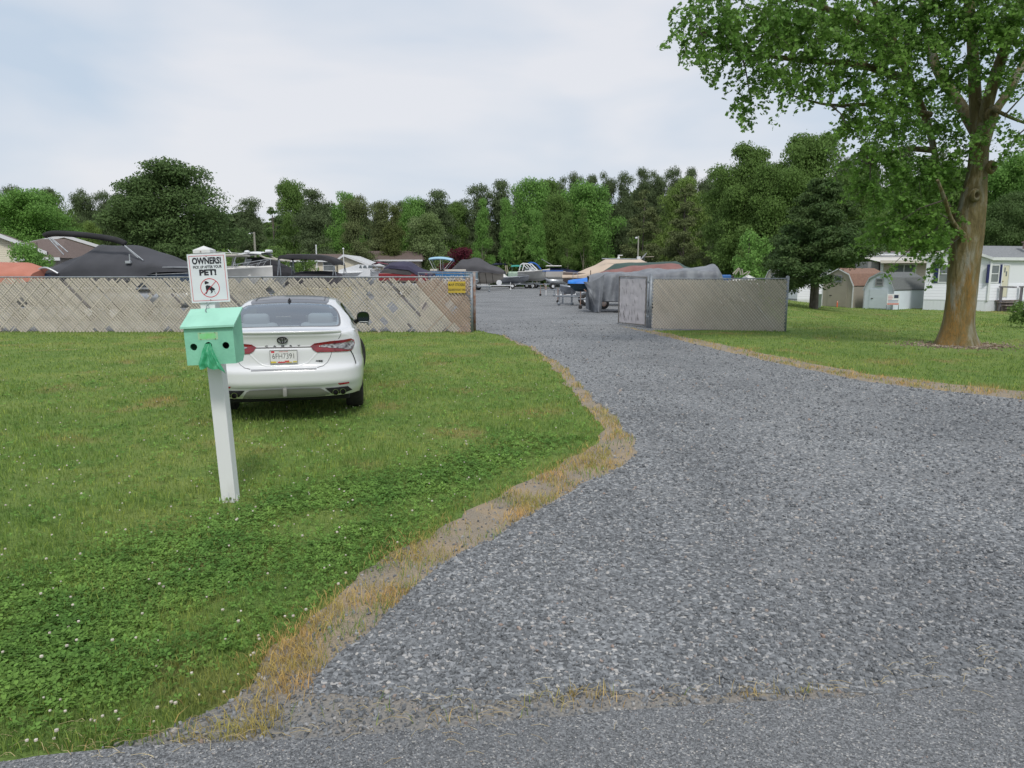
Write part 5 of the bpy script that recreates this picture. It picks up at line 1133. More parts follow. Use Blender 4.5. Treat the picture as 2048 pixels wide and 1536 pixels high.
# 16 silver tarp boat near the gate
YS = 32.5
e, Lb, f = boat('big boat under a crumpled silver grey tarpaulin reaching the gravel', 1180, 1440, YS)
trailer(e, Lb * .8, 2.2, -1, .5, wheels=(.05,), rimm=rubber); hull_mb(Lb * .93, 2.2, .85, -1, .5, .15).build('hull', gelcoat, e, smooth=True)  # rims darkened in colour to stand for the deep shade under the tarpaulin
silver = C('silver_tarp', (.23, .245, .265), (.155, .165, .185), sc=2.2, rough=.6, bump=.03, bsc=3.5)
prof = [f(1176, 551), f(1200, 545), f(1225, 544), f(1265, 544), f(1303, 536), f(1340, 539), f(1390, 535), f(1415, 531), f(1425, 527), f(1432, 533), f(1437, 545)]
xs_ = [p[0] for p in prof]; rows_ = []; rs = random.Random(4)
n = 110; xL, xR = xs_[0], xs_[-1]
for j in range(33):
    u = j / 32 * 2 - 1; au = abs(u); row = []
    for i in range(n + 1):
        t = i / n; x = xL + (xR - xL) * t; zr = float(np.interp(x, xs_, [p[1] for p in prof])); h = 1.15 * min(1, .45 + t * 2.2) * min(1, .7 + (1 - t) * 4)
        z0_ = float(np.interp(t, [0, .035, .07, .10, .3, 1], [.12, .02, .05, .52, .50, .56]))
        pk = abs(math.sin((x * 1.15 + .3))) ** 1.2   # poles push the sheet into tents, folds fan down from them
        if au < .5: k = au / .5; y = h * k; z = zr - (.10 + .22 * (1 - pk)) * k * k
        else: k = (au - .5) / .5; ze = zr - (.10 + .22 * (1 - pk)); y = h * (1 + .10 * k); z = ze - (ze - z0_) * k
        fan = math.sin(x * 11 + k * 2.2 * math.sin(x * 2.3)) * .10 + math.sin(x * 19 + u * 3) * .04 + mnoise.noise(Vector((x * 2.5, u * 1.4, 3))) * .16
        row.append((x + .03 * math.sin(u * 9 + x * 3), math.copysign(y + (fan * (.3 + k) if au >= .5 else 0), u), z + (fan * .12 if au < .5 else 0)))
    rows_.append(row)
MB().grid(rows_).build('tarpaulin', silver, e, smooth=True)
# 17 loose end of tarpaulin draped low to the left is part of it
rows_ = []
for j in range(22):
    v = j / 21; row = []
    for i in range(26):
        u = i / 25
        a = Vector((*f(1162, 563), 0)).lerp(Vector((*f(1202, 548), 0)), u); b = Vector((*f(1188 - 18 * (1 - u), 575 + 46 * min(1, u * 1.6)), 0)).lerp(Vector((*f(1196, 622), 0)), u)
        p = a.lerp(b, v); row.append((p.x, -1.0 - .25 * u + .09 * math.sin(u * 13 + v * 3) * (.3 + v) + .05 * mnoise.noise(Vector((u * 4, v * 4, 1))), max(.02, p.y - .12 * math.sin(math.pi * u) * (1 - v))))
    rows_.append(row)
MB().grid(rows_).build('tarpaulin_flap', silver, e, smooth=True)
# jet ski under blue tarp on small trailer
e, Lb, f = boat('jet ski under a bright blue tarpaulin on a light trailer', 1138, 1186, 39, name='jet_ski', cat='jet ski')
trailer(e, Lb * .9, 1.4, -1, .7, wheels=(.2,))
hull_mb(Lb * .9, 1.1, .5, -1, .75, .1).build('hull', C('dark_teal', (.02, .05, .07), rough=.3), e, smooth=True)
drape('cover', e, [f(1136, 561), f(1150, 559), f(1168, 556), f(1184, 552)], [.35, .55, .6, .55], [f(0, 567)[1]] * 3 + [f(0, 564)[1]], C('blue_tarp', (.015, .17, .62), (.02, .22, .70), sc=3, rough=.5), 41, .02)
MB().tube(spline([(f(1153, 0)[0], -.1, f(0, 560)[1]), (f(1153, 0)[0], -.1, f(0, 549)[1]), (f(1158, 0)[0], -.1, f(0, 545.5)[1]), (f(1163, 0)[0], -.1, f(0, 549)[1]), (f(1163, 0)[0], -.1, f(0, 560)[1])], 4), .014, 6).build('hoop', galv, e)
# empty trailers with tongues toward the drive
def empty_trailer(px, py, Y, ln, label, m=galv, yaw=0):
    p = G(px, py); e = empty('boat_trailer', (p.x, p.y, 0), label, 'trailer', rz=R(yaw)); mb = MB()
    mb.tube([(0, 0, .48), (ln * .35, -.05, .48)], .04, 6)
    for s in (-.5, .5): mb.tube([(ln * .3, 0, .48), (ln * .5, s, .50), (ln, s, .50)], .035, 6)
    for k in (.5, .7, .95): mb.cyl((ln * k, -.5, .5), (ln * k, .5, .5), .03, n=6)
    mb.build('frame', m, e)
    MB().cyl((.1, -.06, .1), (.1, -.06, .85), .03, n=8).build('jack', rust, e); MB().cyl((.1, -.10, .09), (.1, -.02, .09), .09, n=12).build('jack_wheel', rubber, e)
    MB().box((.45, -.08, .5), (.6, .08, .8)).tube([(.5, 0, .75), (.3, 0, .95)], .03, 6).build('winch_stand', rust, e)
    for s in (-.62, .62):
        o = MB().cyl((0, -.09, 0), (0, .09, 0), .27, n=20).build('wheel', rubber, e); o.location = (ln * .72, s, .28); MB().cyl((0, -.095, 0), (0, .095, 0), .14, n=12).build('rim', rust, o)
        MB().grid([[(ln * .72 + .34 * math.cos(a), s + d, .3 + .32 * math.sin(a)) for d in (-.11, .11)] for a in np.linspace(.2, math.pi - .2, 9)]).build('mudguard', m, e)
    return e
empty_trailer(1112, 606, 0, 2.6, 'empty boat trailer with a white beam, parked farther from the gate', white, 8)
empty_trailer(1078, 592, 0, 3.2, 'empty boat trailer with a rusty winch, farthest out on the gravel', galv, 5)
empty_trailer(1156, 618, 0, 1.5, 'empty boat trailer nearest the silver tarpaulin', galv, 12)
p = G(1092, 592); e = empty('marker_pole', (p.x, p.y, 0), 'thin white pole standing on the gravel beside the empty trailers', 'pole'); MB().cyl((0, 0, 0), (0, 0, .9), .03, n=8).build('pole', white, e); MB().cyl((0, 0, 0), (0, 0, .04), .12, n=10).build('base', galv, e)
# kayak / rowing craft tubes between trailers
e, Lb, f = boat('small grey inflatable frame boat standing on a cradle by the jet ski', 1120, 1150, 41)
hull_mb(Lb, 1.1, .45, -1, .55, .1).build('hull', C('silver_hull'), e, smooth=True); mb = MB()
for x in (-Lb * .3, Lb * .3):
    for s in (-.35, .35): mb.tube([(x, s, 0), (x, s * .6, .7)], .03, 6)
    mb.tube([(x, -.35, .3), (x, .35, .3)], .025, 6)
mb.build('cradle', galv, e)
# 19 boats behind the tan fence
e, Lb, f = boat('white boat with a boxy console sticking up behind the tan fence', 1425, 1462, 38)
hull_mb(Lb * 2.2, 1.9, .7, 1, .5).build('hull', gelcoat, e, smooth=True); trailer(e, Lb * 1.8, 1.7)
MB().bbox((f(1437, 0)[0], -.5, 1.0), (f(1457, 0)[0], .5, f(0, 545.5)[1]), .05).build('console', C('cream_box', (.50, .50, .46), (.34, .40, .42), sc=1.4, rough=.5), e)
e, Lb, f = boat('boat with a blue deck cover, folded frames and an outboard behind the tan fence', 1458, 1510, 40)
trailer(e, Lb, 1.6); hull_mb(Lb, 1.7, .7, -1, .5).build('hull', white, e, smooth=True)
MB().bbox((f(1461, 0)[0], -.7, 1.1), (f(1481, 0)[0], .7, f(0, 549.5)[1]), .07).build('deck_cover', C('cobalt_cover', (.02, .10, .30), (.03, .14, .4), sc=3, rough=.6), e)
MB().bbox((f(1482, 0)[0], -.2, 1.1), (f(1493, 0)[0], .2, f(0, 551)[1]), .06).build('outboard', black, e, smooth=True)
mb = MB()
for a, b in (((1460, 548), (1472, 536)), ((1465, 549), (1473, 537)), ((1476, 550), (1473, 537)), ((1480, 550), (1478, 538)), ((1482, 548), (1490, 543)), ((1488, 551), (1494, 543))): mb.tube([(f(*a)[0], -.5, f(*a)[1]), (f(*b)[0], -.5, f(*b)[1])], .035, 6)
mb.build('folded_frame', C('tan_canvas', (.35, .32, .27), rough=.8), e)
drape('bow_cover', e, [f(1490, 552), f(1497, 550), f(1510, 555)], [.6, .7, .3], [1.35] * 3, gelcoat, 3, .01)
# ================================================================== buildings
siding_cream = C('siding_cream', (.60, .55, .43), rough=.6, wave=(2, .13, .03)); siding_tan = C('siding_tan', (.52, .46, .37), rough=.6, wave=(2, .14, .035))
siding_white = C('siding_white', (.74, .76, .80), rough=.5); siding_white_l = C('siding_white_lap', (.74, .76, .80), rough=.5, wave=(2, .17, .05))
skirt = C('skirting', (.66, .69, .73), rough=.6, wave=(0, .15, .03))
roof_brown = C('shingle_brown', (.16, .12, .105), (.12, .09, .08), sc=9, rough=.9); roof_grey = C('shingle_grey', (.24, .25, .26), (.19, .20, .21), sc=10, rough=.9)
roof_red = C('shingle_red', (.21, .125, .09), (.27, .16, .115), sc=7, rough=.9, bump=.02, bsc=30); roof_dgrey = C('shingle_dark', (.12, .13, .13), (.17, .18, .18), sc=14, rough=.9, bump=.02, bsc=30, stretch=(1, 1, 2.5))
blue_sh = C('shutter_blue', (.012, .018, .10), rough=.5)
def frame2(p0, p1, z):   # frame with x along p0->p1, origin p0; local -y points outwards to the viewer
    d = Vector((p1.x - p0.x, p1.y - p0.y)); return math.atan2(d.y, d.x), d.length
def window(root, M, x, z, w, h, mf=white, shutters=None, mullion=True, cross=False, sw=.10):
    mb = MB(); t = .06
    for lo, hi in (((-w/2-t, -.05, -h/2-t), (-w/2, .02, h/2+t)), ((w/2, -.05, -h/2-t), (w/2+t, .02, h/2+t)), ((-w/2, -.05, h/2), (w/2, .02, h/2+t)), ((-w/2, -.05, -h/2-t), (w/2, .02, -h/2))): mb.box(lo, hi)
    if mullion: mb.box((-w/2, -.045, -.025), (w/2, .0, .025))
    if cross: mb.box((-.025, -.043, -h/2), (.025, .0, h/2))
    o = mb.build('window', mf, root); o.matrix_local = M @ Matrix.Translation((x, 0, z))
    g = MB().box((-w/2, -.02, -h/2), (w/2, -.01, h/2)).build('pane', winglass, o)
    if shutters:
        for s in (-1, 1): q = MB().bbox((s*(w/2+t+sw+.02)-sw, -.06, -h/2-t), (s*(w/2+t+sw+.02)+sw, -.005, h/2+t), .01).build('shutter', shutters, root); q.matrix_local = M @ Matrix.Translation((x, 0, z))
    return o
# --- gambrel sheds
def shed(label, a, b, c, hw, hr, wallm, roofm, trim, door=True, win=(.5, .74)):
    A, B, Cc = P(a[0], 600, a[1]), P(b[0], 600, b[1]), P(c[0], 600, c[1]); A.z = B.z = Cc.z = -.42
    e = empty('garden_shed', (A.x, A.y, A.z), label, 'shed'); o = Vector((A.x, A.y, A.z))
    u = (B - A); u.z = 0; w = u.length; u.normalize(); v = Vector((Cc.x - B.x, Cc.y - B.y, 0)); ln = v.length; v.normalize()
    e.rotation_euler = (0, 0, math.atan2(u.y, u.x)); ua = Vector((u.x, u.y)); vv = Vector((v.dot(u), v.dot(Vector((-u.y, u.x, 0))), 0)).normalized()
    prof = [(0, -.15), (0, hw), (w * .17, hw + (hr - hw) * .66), (w * .5, hr), (w * .83, hw + (hr - hw) * .66), (w, hw), (w, -.15)]
    pt = lambda x, z, t: Vector((x, 0, z)) + vv * t
    MB().prism([pt(x, z, 0) for x, z in prof], vv * ln).build('wall', wallm, e)
    rp = [(-.05, hw - .06), (w * .17 - .03, hw + (hr - hw) * .66 + .04), (w * .5, hr + .05), (w * .83 + .03, hw + (hr - hw) * .66 + .04), (w + .05, hw - .06)]
    mb = MB(); k = 5; inn = [(x * .97 + w * .015, z - .05) for x, z in rp]
    mb.grid([[pt(x, z, t) for t in (-.06, ln + .06)] for x, z in rp]); mb.grid([[pt(x, z, t) for t in (-.06, ln + .06)] for x, z in inn])
    for t in (-.06, ln + .06): mb.grid([[pt(x, z, t) for x, z in rp], [pt(x, z, t) for x, z in inn]])
    mb.build('roof', roofm, e)
    mb = MB(); tr = [(x, z - .02) for x, z in rp]
    for i in range(4):
        (x0_, z0_), (x1_, z1_) = tr[i], tr[i + 1]; mb.prism([pt(x0_, z0_, -.07), pt(x1_, z1_, -.07), pt(x1_ * .96 + w * .02, z1_ - .07, -.07), pt(x0_ * .96 + w * .02, z0_ - .07, -.07)], vv * -.02)
    mb.box((-.0, -.03, -.1), (.07, -.003, hw)); mb.box((w - .07, -.03, -.1), (w, -.003, hw)); mb.build('trim', trim, e)
    if door:
        d = MB(); d.box((w * .2, -.025, .05), (w * .8, -.004, hw * .98)); dd = d.build('door', wallm, e); MB().box((w * .26, -.05, hw * .5), (w * .33, -.026, hw * .53)).build('handle', dark, dd)
    window(e, Matrix.Identity(4), w * win[0], hr * win[1], w * .2, .34, C('grey_trim', (.3, .3, .32), rough=.6))
    return e
shed_tan = C('shed_tan', (.36, .33, .27), (.33, .30, .25), sc=2, rough=.8); shed_blue = C('shed_white', (.70, .76, .84), (.66, .72, .80), sc=2, rough=.7)
A = G(1643, 611); s1 = shed('tan barn shaped shed with a red brown shingle roof', (1643, 47.2), (1706, 45.2), (1775, 47.4), 1.45, 2.45, shed_tan, roof_red, white)
s2 = shed('white barn shaped shed with a dark grey shingle roof beside the white mobile home', (1727, 44.6), (1787, 43.0), (1850, 45.0), 1.24, 2.20, shed_blue, roof_dgrey, C('shed_trim', (.45, .48, .52), rough=.6))
s3 = shed('small pale shed peeking out left of the dark conifer', (1529, 57), (1562, 55), (1590, 58), 1.9, 2.6, C('shed_pale', (.45, .43, .37), rough=.8), roof_brown, white, door=False)
# --- white mobile home
YA, YB_, YC_ = 43.0, 41.2, 44.0
zb = -.47; A = P(1845, 620, YA); B = P(1972, 620, YB_); Cc = P(2250, 620, YC_); A.z = B.z = Cc.z = zb
e = empty('mobile_home', A, 'white mobile home with navy shutters behind the big tree trunk', 'mobile home')
def wallbox(root, p0, p1, z0, z1, th, m, name='wall', o=None, out=0):
    d = Vector((p1.x - p0.x, p1.y - p0.y, 0)); n = Vector((d.y, -d.x, 0)).normalized(); q = [p0 + n * out, p1 + n * out]
    a, b = q[0] - o, q[1] - o; a.z = b.z = z0
    mb = MB().prism([a, b, b - n * th, a - n * th], (0, 0, z1 - z0)); return mb.build(name, m, root)
def wallM(p0, p1, o):  # matrix: local x along wall, -y outward
    d = Vector((p1.x - p0.x, p1.y - p0.y, 0)); q = p0 - o; q.z = 0
    return Matrix.Translation(q) @ Matrix.Rotation(math.atan2(d.y, d.x), 4, 'Z'), d.length
o = A.copy(); eave = P(1845, 517, YA).z - zb; eaveB = P(1972, 515, YB_).z - zb; ridge = P(2000, 493, YB_ + 2.5).z - zb
dAB = (B - A); mid = A + dAB * .52; back = Vector((Cc - B)); 
Dc = A + back; sk = .65; lap = 1.62
wallbox(e, A, B, 0, sk, .1, skirt, 'skirting', o); wallbox(e, B, Cc, 0, sk, .1, skirt, 'skirting', o)
wallbox(e, A, B, sk, lap, .12, siding_white_l, 'lap_siding', o, .02); wallbox(e, B, Cc, sk, lap, .12, siding_white_l, 'lap_siding', o, .02)
poly = [A - o, B - o, B - o, mid - o, A - o]; zs_ = [lap, lap, eaveB, ridge - .05, eave]
pp = [Vector((p.x, p.y, z)) for p, z in zip(poly, zs_)]; n_ = Vector((dAB.y, -dAB.x, 0)).normalized()
MB().prism(pp, -n_ * .12).build('wall', siding_white, e); wallbox(e, B, Cc, lap, eaveB, .12, siding_white, 'wall', o)
# body of the house behind the two visible walls
def at3(p, z): q = p - o; return Vector((q.x, q.y, z))
ov = -n_ * 0
dx_ = back.normalized(); ab = dAB.normalized()
E1, E2 = B + ab * .25 - dx_ * .25, Cc + ab * .25; R1, R2 = mid - dx_ * .25, mid + back; F1, F2 = A - ab * .25 - dx_ * .25, Dc - ab * .25
mb = MB(); mb.add([at3(E1, eaveB), at3(E2, eaveB), at3(R2, ridge), at3(R1, ridge), at3(F1, eave - .02), at3(F2, eave - .02)], [(0, 1, 2, 3), (3, 2, 5, 4)]); ro_ = mb.build('roof', roof_grey, e); md = ro_.modifiers.new('t', 'SOLIDIFY'); md.thickness = .08; md.offset = -1
pv_ = at3(mid, ridge) + (back * .30) + Vector((ab.x * 1.0, ab.y * 1.0, -.18)); MB().cyl(pv_, pv_ + Vector((0, 0, .35)), .14, n=10).cyl(pv_ + Vector((0, 0, .35)), pv_ + Vector((0, 0, .42)), .22, n=10).build('roof_vent', C('vent_metal', (.25, .18, .16), rough=.6), ro_)
mb = MB(); mb.prism([at3(E1, eaveB - .16), at3(E2, eaveB - .16), at3(E2, eaveB + .01), at3(E1, eaveB + .01)], Vector((ab.x * .03, ab.y * .03, 0)))
mb.prism([at3(F1, eave - .14), at3(R1, ridge - .14), at3(R1, ridge + .01), at3(F1, eave + .01)], n_ * .03); mb.prism([at3(R1, ridge - .14), at3(E1, eaveB - .14), at3(E1, eaveB + .01), at3(R1, ridge + .01)], n_ * .03); mb.build('fascia', white, e)
MB().box((0, -.06, sk), (.12, .06, eaveB - .1)).build('corner_post', white, e).location = at3(B, 0) - Vector((.06, .02, 0))
M1, l1 = wallM(A, B, o); zc = lambda py, Y: P(1024, py, Y).z - zb
window(e, M1, (1886 - 1845) / 127 * l1, (zc(531, 42.4) + zc(564, 42.4)) / 2, .62, .95, white, blue_sh)
M2, l2 = wallM(B, Cc, o); kx = lambda px: (P(px, 560, YB_).x - B.x) * 1.005
window(e, M2, kx(1989), (zc(531, 41.3) + zc(564, 41.3)) / 2, .56, .93, white, blue_sh)
dz0, dz1 = zc(594, 41.3), zc(531, 41.3); dx0, dx1 = kx(2008.5), kx(2024)
do = MB().bbox((dx0, -.05, dz0), (dx1, .0, dz1), .01).build('door', C('door_cream', (.66, .63, .50), rough=.5), e); do.matrix_local = M2
for (xx_, zz_) in ((.32, .86), (.62, .74)): MB().box((dx0 + (dx1 - dx0) * xx_ - .045, -.06, dz0 + (dz1 - dz0) * zz_ - .14), (dx0 + (dx1 - dx0) * xx_ + .045, -.051, dz0 + (dz1 - dz0) * zz_ + .14)).build('door_pane', winglass, do)
MB().ball((dx0 + .06, -.08, dz0 + .9), .035, 8, 5).build('door_handle', C('brass', (.5, .4, .15), rough=.3, metal=1), do)
mb = MB(); 
for a_, b_ in ((dx0 - .07, dx0), (dx1, dx1 + .07)): mb.box((a_, -.07, dz0 - .02), (b_, .0, dz1 + .06))
mb.box((dx0, -.07, dz1), (dx1, 0, dz1 + .06)); mb.build('door_frame', white, e).matrix_local = M2
# steps
st = empty('wooden_steps', B + dx_ * kx(2000), 'weathered grey wooden steps with handrails below the cream front door', 'steps', rz=math.atan2(back.y, back.x))
mb = MB()
for k in range(4): mb.bbox((-.05 + k * .0, -1.25 + k * .28, .05 + k * .16), (1.25, -.95 + k * .28, .10 + k * .16), .01); mb.box((0, -1.0 + k * .28, -.05), (1.2, -.97 + k * .28, .06 + k * .16))
mb.build('tread', wood_old, st); MB().bbox((-.1, -.18, .62), (1.5, -.03, .68), .01).build('landing', wood_old, st)
for x in (.02, 1.5): MB().bbox((x, -.30, -.1), (x + .10, -.18, 1.45), .01).box((x - .03, -1.1, 1.40), (x + .13, -.12, 1.48)).build('handrail', C('rail_purple_grey', (.20, .18, .22), (.26, .24, .26), sc=6, rough=.8), st)
# white trellis box right of steps
# --- tan mobile home behind
YT = 50.0; T0 = P(1757, 620, YT); T1 = P(1862, 620, YT - .5); T0.z = T1.z = -.42; o = T0.copy()
e = empty('mobile_home', T0, 'tan sided mobile home with a cream awning roof left of the white home', 'mobile home')
zt = lambda py, Y=YT: P(1024, py, Y).z + .42
wallbox(e, T0, T1, 0, zt(524), 3.5, siding_tan, 'wall', o)
M1, l1 = wallM(T0, T1, o); window(e, M1, (1801 - 1757) / 105 * l1, zt(541), 1.45, .75, white, None, False, True)
MB().box((-.1, -.08, 0), (.08, .0, zt(524))).build('corner_post', white, e).matrix_local = M1
xa_ = P(1735, 510, YT).x - T0.x; xb_ = P(1865, 510, YT).x - T0.x
MB().add([(xa_ + .7, -.7, zt(524)), (xb_, -.7, zt(524)), (xb_, 1.6, zt(513)), (xa_, 1.6, zt(513))], [(0, 1, 2, 3)]).build('awning_roof', C('awning_cream', (.60, .58, .53), rough=.5), e).matrix_local = M1
MB().box((xa_ + .7, -.76, zt(526.5)), (xb_, -.70, zt(521))).build('fascia', C('fascia_cream', (.62, .58, .50), rough=.5), e).matrix_local = M1
MB().box((xa_, 1.6, zt(513)), (xb_ + .3, 1.7, zt(503))).box((xa_ - .5, 1.45, zt(509.5)), (xb_ + .3, 1.55, zt(507))).build('white_band', white, e).matrix_local = M1
MB().add([(xa_ + 1.2, 1.5, zt(503)), (xb_ + 1.5, 1.5, zt(503)), (xb_ + 1.5, 4.2, zt(498.5)), (xa_ + 1.7, 4.2, zt(498.5))], [(0, 1, 2, 3)]).build('roof', C('roof_maroon', (.16, .11, .11), rough=.8), e).matrix_local = M1
MB().box((xa_ + .2, .2, 0), (-.12, 3.0, zt(523))).build('porch_screen', C('porch_screen', (.30, .30, .30), (.20, .20, .21), sc=1.4, rough=.7), e).matrix_local = M1
# white home behind the conifer
YW = 52.0; T0 = P(1594, 605, YW); T1 = P(1652, 605, YW); T0.z = T1.z = -.42; o = T0.copy()
e = empty('mobile_home', T0, 'white lap sided home partly hidden behind the dark conifer', 'mobile home')
wallbox(e, T0, T1, .25, P(0, 541, YW).z + .42, 4, siding_white_l, 'wall', o); wallbox(e, T0, T1, 0, .30, 3.9, white, 'skirting', o, .02)
l_ = (T1 - T0).length; MB().add([(-.2, -.3, P(0, 541, YW).z + .42), (l_ + .2, -.3, P(0, 541, YW).z + .42), (l_ + .2, 2, P(0, 528, YW).z + .42), (-.2, 2, P(0, 528, YW).z + .42)], [(0, 1, 2, 3)]).build('roof', roof_grey, e)
# --- small things on the right lawn
def thing_box(name, label, cat, a, b, Y, m, dep=.3):
    A = G(a[0], b[1]); w = P(b[0], b[1], A.y).x - P(a[0], b[1], A.y).x; h = P(0, a[1], A.y).z - P(0, b[1], A.y).z
    e = empty(name, A, label, cat); MB().bbox((0, 0, -.05), (w, dep, h * .86), .015).build('body', m, e); MB().bbox((-.015, -.015, h * .86), (w + .015, dep + .015, h), .02).build('lid', m, e); return e
thing_box('utility_pedestal', 'tall pale green utility pedestal at the corner of the tan shed', 'utility box', (1635.5, 588), (1642, 615), 0, C('pedestal_green', (.42, .50, .42), rough=.6))
thing_box('utility_box', 'short grey utility box left of the green pedestal', 'utility box', (1628, 602), (1634, 614), 0, C('box_grey', (.38, .41, .40), rough=.6))
p = G(1674, 615); e = empty('marker_stake', p, 'short orange marker stake in front of the tan shed', 'stake'); MB().bbox((-.03, -.03, -.05), (.03, .03, .42), .008).build('stake', C('orange', (.75, .14, .05), rough=.6), e); MB().box((-.032, -.033, .34), (.032, -.0305, .38)).build('reflective_band', white, e)
a_, b_ = G(1772, 620), G(1797, 620); w = b_.x - a_.x; zt_ = P(1772, 588, a_.y).z - a_.z; zb_ = P(1772, 610, a_.y).z - a_.z
e = empty('yard_sign', a_, 'white yard sign with pink and blue print in front of the white shed', 'sign'); 
MB().bbox((0, -.02, zb_), (w, .02, zt_), .005).build('panel', white, e); MB().cyl((w * .98, 0, -.1), (w * .98, 0, zt_), .02, n=6).cyl((.02, 0, -.1), (.02, 0, zt_), .02, n=6).build('stake', galv, e)
hh = zt_ - zb_
MB().box((w * .55, -.026, zb_ + hh * .62), (w * .9, -.021, zb_ + hh * .92)).build('photo_block', C('print_dark', (.03, .04, .08), rough=.5), e)
MB().box((.03, -.026, zb_ + hh * .04), (w - .03, -.021, zb_ + hh * .16)).build('red_strip', C('print_red', (.6, .18, .15), rough=.5), e)
mb = MB()
for k in range(3): mb.box((w * .08, -.026, zb_ + hh * (.50 + .14 * k)), (w * (.4 + .06 * (k % 2)), -.021, zb_ + hh * (.57 + .14 * k)))
mb.build('red_print', C('print_pink', (.65, .35, .36), rough=.5), e)
mb = MB()
for k in range(2): mb.box((w * .08, -.026, zb_ + hh * (.25 + .12 * k)), (w * .9, -.021, zb_ + hh * (.30 + .12 * k)))
mb.build('blue_print', C('print_blue', (.10, .14, .28), rough=.5), e)
# --- homes on the left
def gable_home(name, label, px0, px1, eave, ridge_, Y, depth, wallm, roofm, gz=0, hip=0, over=.3, rdg=.5, wins=()):
    a, b = P(px0, eave, Y), P(px1, eave, Y); w = b.x - a.x; ze = a.z - gz; zr = P(px0, ridge_, Y + depth / 2).z - gz
    e = empty(name, (a.x, Y, gz), label, 'mobile home')
    MB().box((0, 0, -.1), (w, depth, ze)).build('wall', wallm, e)
    mb = MB(); mb.add([(-over, -over, ze - .05), (w + over, -over, ze - .05), (w + over - hip, depth / 2, zr), (-over + hip, depth / 2, zr), (-over, depth + over, ze - .05), (w + over, depth + over, ze - .05)], [(0, 1, 2, 3), (3, 2, 5, 4), (1, 5, 2), (0, 3, 4)]); mb.build('roof', roofm, e)
    MB().box((-over, -over - .03, ze - .22), (w + over, -over, ze - .03)).build('fascia', C('fascia_white', (.66, .67, .68), rough=.5), e)
    for (p, q, ww, hh, sh) in wins: window(e, Matrix.Identity(4), P(p, q, Y).x - a.x, P(p, q, Y).z - gz, ww, hh, white, sh)
    return e
h = gable_home('mobile_home', 'brown roofed tan home behind the navy covered pontoon boat', 702, 838, 519, 502, 88, 7, C('wall_tan', (.36, .31, .26), rough=.7), roof_brown, over=.5, hip=.6, wins=[(771, 527, 1.3, .9, None)])
MB().box((2.9, 1.6, 0), (3.6, 2.2, .25)).build('roof_vent', roof_brown, h).location = (0, 0, 4.15 - .4)
h = gable_home('mobile_home', 'long cream home with dark shutters behind the black canopy boat', 560, 672, 520, 508, 80, 6, siding_cream, roof_brown, wins=[(585, 533, 1.2, 1.0, C('shutter_dark', (.02, .03, .03), rough=.6)), (598, 533, 1.2, 1.0, C('shutter_dark')), (658, 531, 1.2, 1.1, None)])
# cream gable next to it
def gable_front(label, poly_px, Y, depth, wallm, roofm, gz=0, over=.35, yaw=0):
    pts = [P(x, y, Y) for x, y in poly_px]; o = Vector((pts[0].x, Y, gz)); e = empty('mobile_home', o, label, 'mobile home', rz=R(yaw)); ck = 1 / math.cos(R(yaw)) * (1 + .0 * yaw)
    L_ = [p - o for p in pts]
    for p in L_: p.x *= ck; L_[0].z = L_[-1].z = -.1
    MB().prism(L_, (0, depth, 0)).build('wall', wallm, e)
    ap = max(L_, key=lambda p: p.z); i = L_.index(ap); l, r = L_[i - 1], L_[i + 1]
    mb = MB(); fa = MB()
    for q in (l, r):
        d = (q - ap); q2 = ap + d * (1 + over / d.length); up = Vector((0, 0, .10)); n = Vector((0, -over, 0))
        mb.prism([ap + up + n, q2 + up + n, q2 + n, ap + n], (0, depth + over, 0)); fa.prism([ap + up * 1.3 + n, q2 + up * 1.3 + n, q2 + n - up, ap + n - up], (0, -.04, 0))
    mb.build('roof', roofm, e); fa.build('fascia', C('fascia_white'), e); return e
gable_front('cream gable ended home between the canopy boat and the brown roofed home', [(676, 560), (676, 520), (689, 511), (738, 530), (738, 560)], 76, 8, siding_cream, C('roof_white', (.6, .61, .62), rough=.6))
gable_front('cream gabled home partly hidden by the blossom tree and rolled canopy', [(60, 560), (62, 486), (110, 471), (180, 497), (182, 560)], 52, 10, siding_cream, roof_brown, yaw=27)
g = gable_front('pale yellow gabled home at the left edge with a brown roof', [(-120, 560), (-120, 470), (-50, 462), (30, 500), (32, 560)], 42, 6, siding_cream, roof_brown, yaw=27)
e = gable_home('mobile_home', 'brown hipped porch roof home behind the salmon tarpaulin', -60, 116, 514, 478, 44, 8, C('porch_wall', (.30, .28, .26), (.22, .2, .19), sc=.6, rough=.8), roof_brown, hip=2.2)
MB().box((4.0, -.02, 0), (4.6, -.005, 2.2)).build('door', white, e)
# dish and lamp poles
def lamp_pole(label, px, ptop, Y, r, arm, gz=0):
    a = P(px, ptop, Y); e = empty('lamp_post', (a.x, Y, gz), label, 'lamp post')
    MB().cyl((0, 0, -.1), (0, 0, a.z - gz), r, r * .8, n=8).build('pole', C('pole_wood', (.34, .33, .28), rough=.8), e)
    MB().tube([(0, 0, a.z - .2), (arm * .5, 0, a.z - .08), (arm, 0, a.z - .12)], .03, 6).build('arm', galv, e); MB().ball((arm, 0, a.z - .2), (.14, .14, .1), 8, 5).build('lamp', white, e); return e
lamp_pole('pale lamp post rising behind the white fishing boats', 508, 464, 70, .12, -.42 * 1)
l2 = lamp_pole('thin lamp post with a small box near the tan wrapped cruiser', 1277, 472, 75, .08, -.22)
MB().box((-.1, -.15, 3.0), (.25, .1, 3.5)).build('meter_box', white, l2)
p = P(1288, 516, 66); e = empty('satellite_dish', (p.x, 66, 0), 'grey satellite dish on a pole right of the radar mast', 'dish')
MB().cyl((0, 0, 0), (0, 0, p.z), .04, n=6).build('mast', galv, e)
mb = MB(); Mx = Matrix.Translation((0, 0, p.z + .1)) @ Matrix.Rotation(R(-50), 4, 'Y')
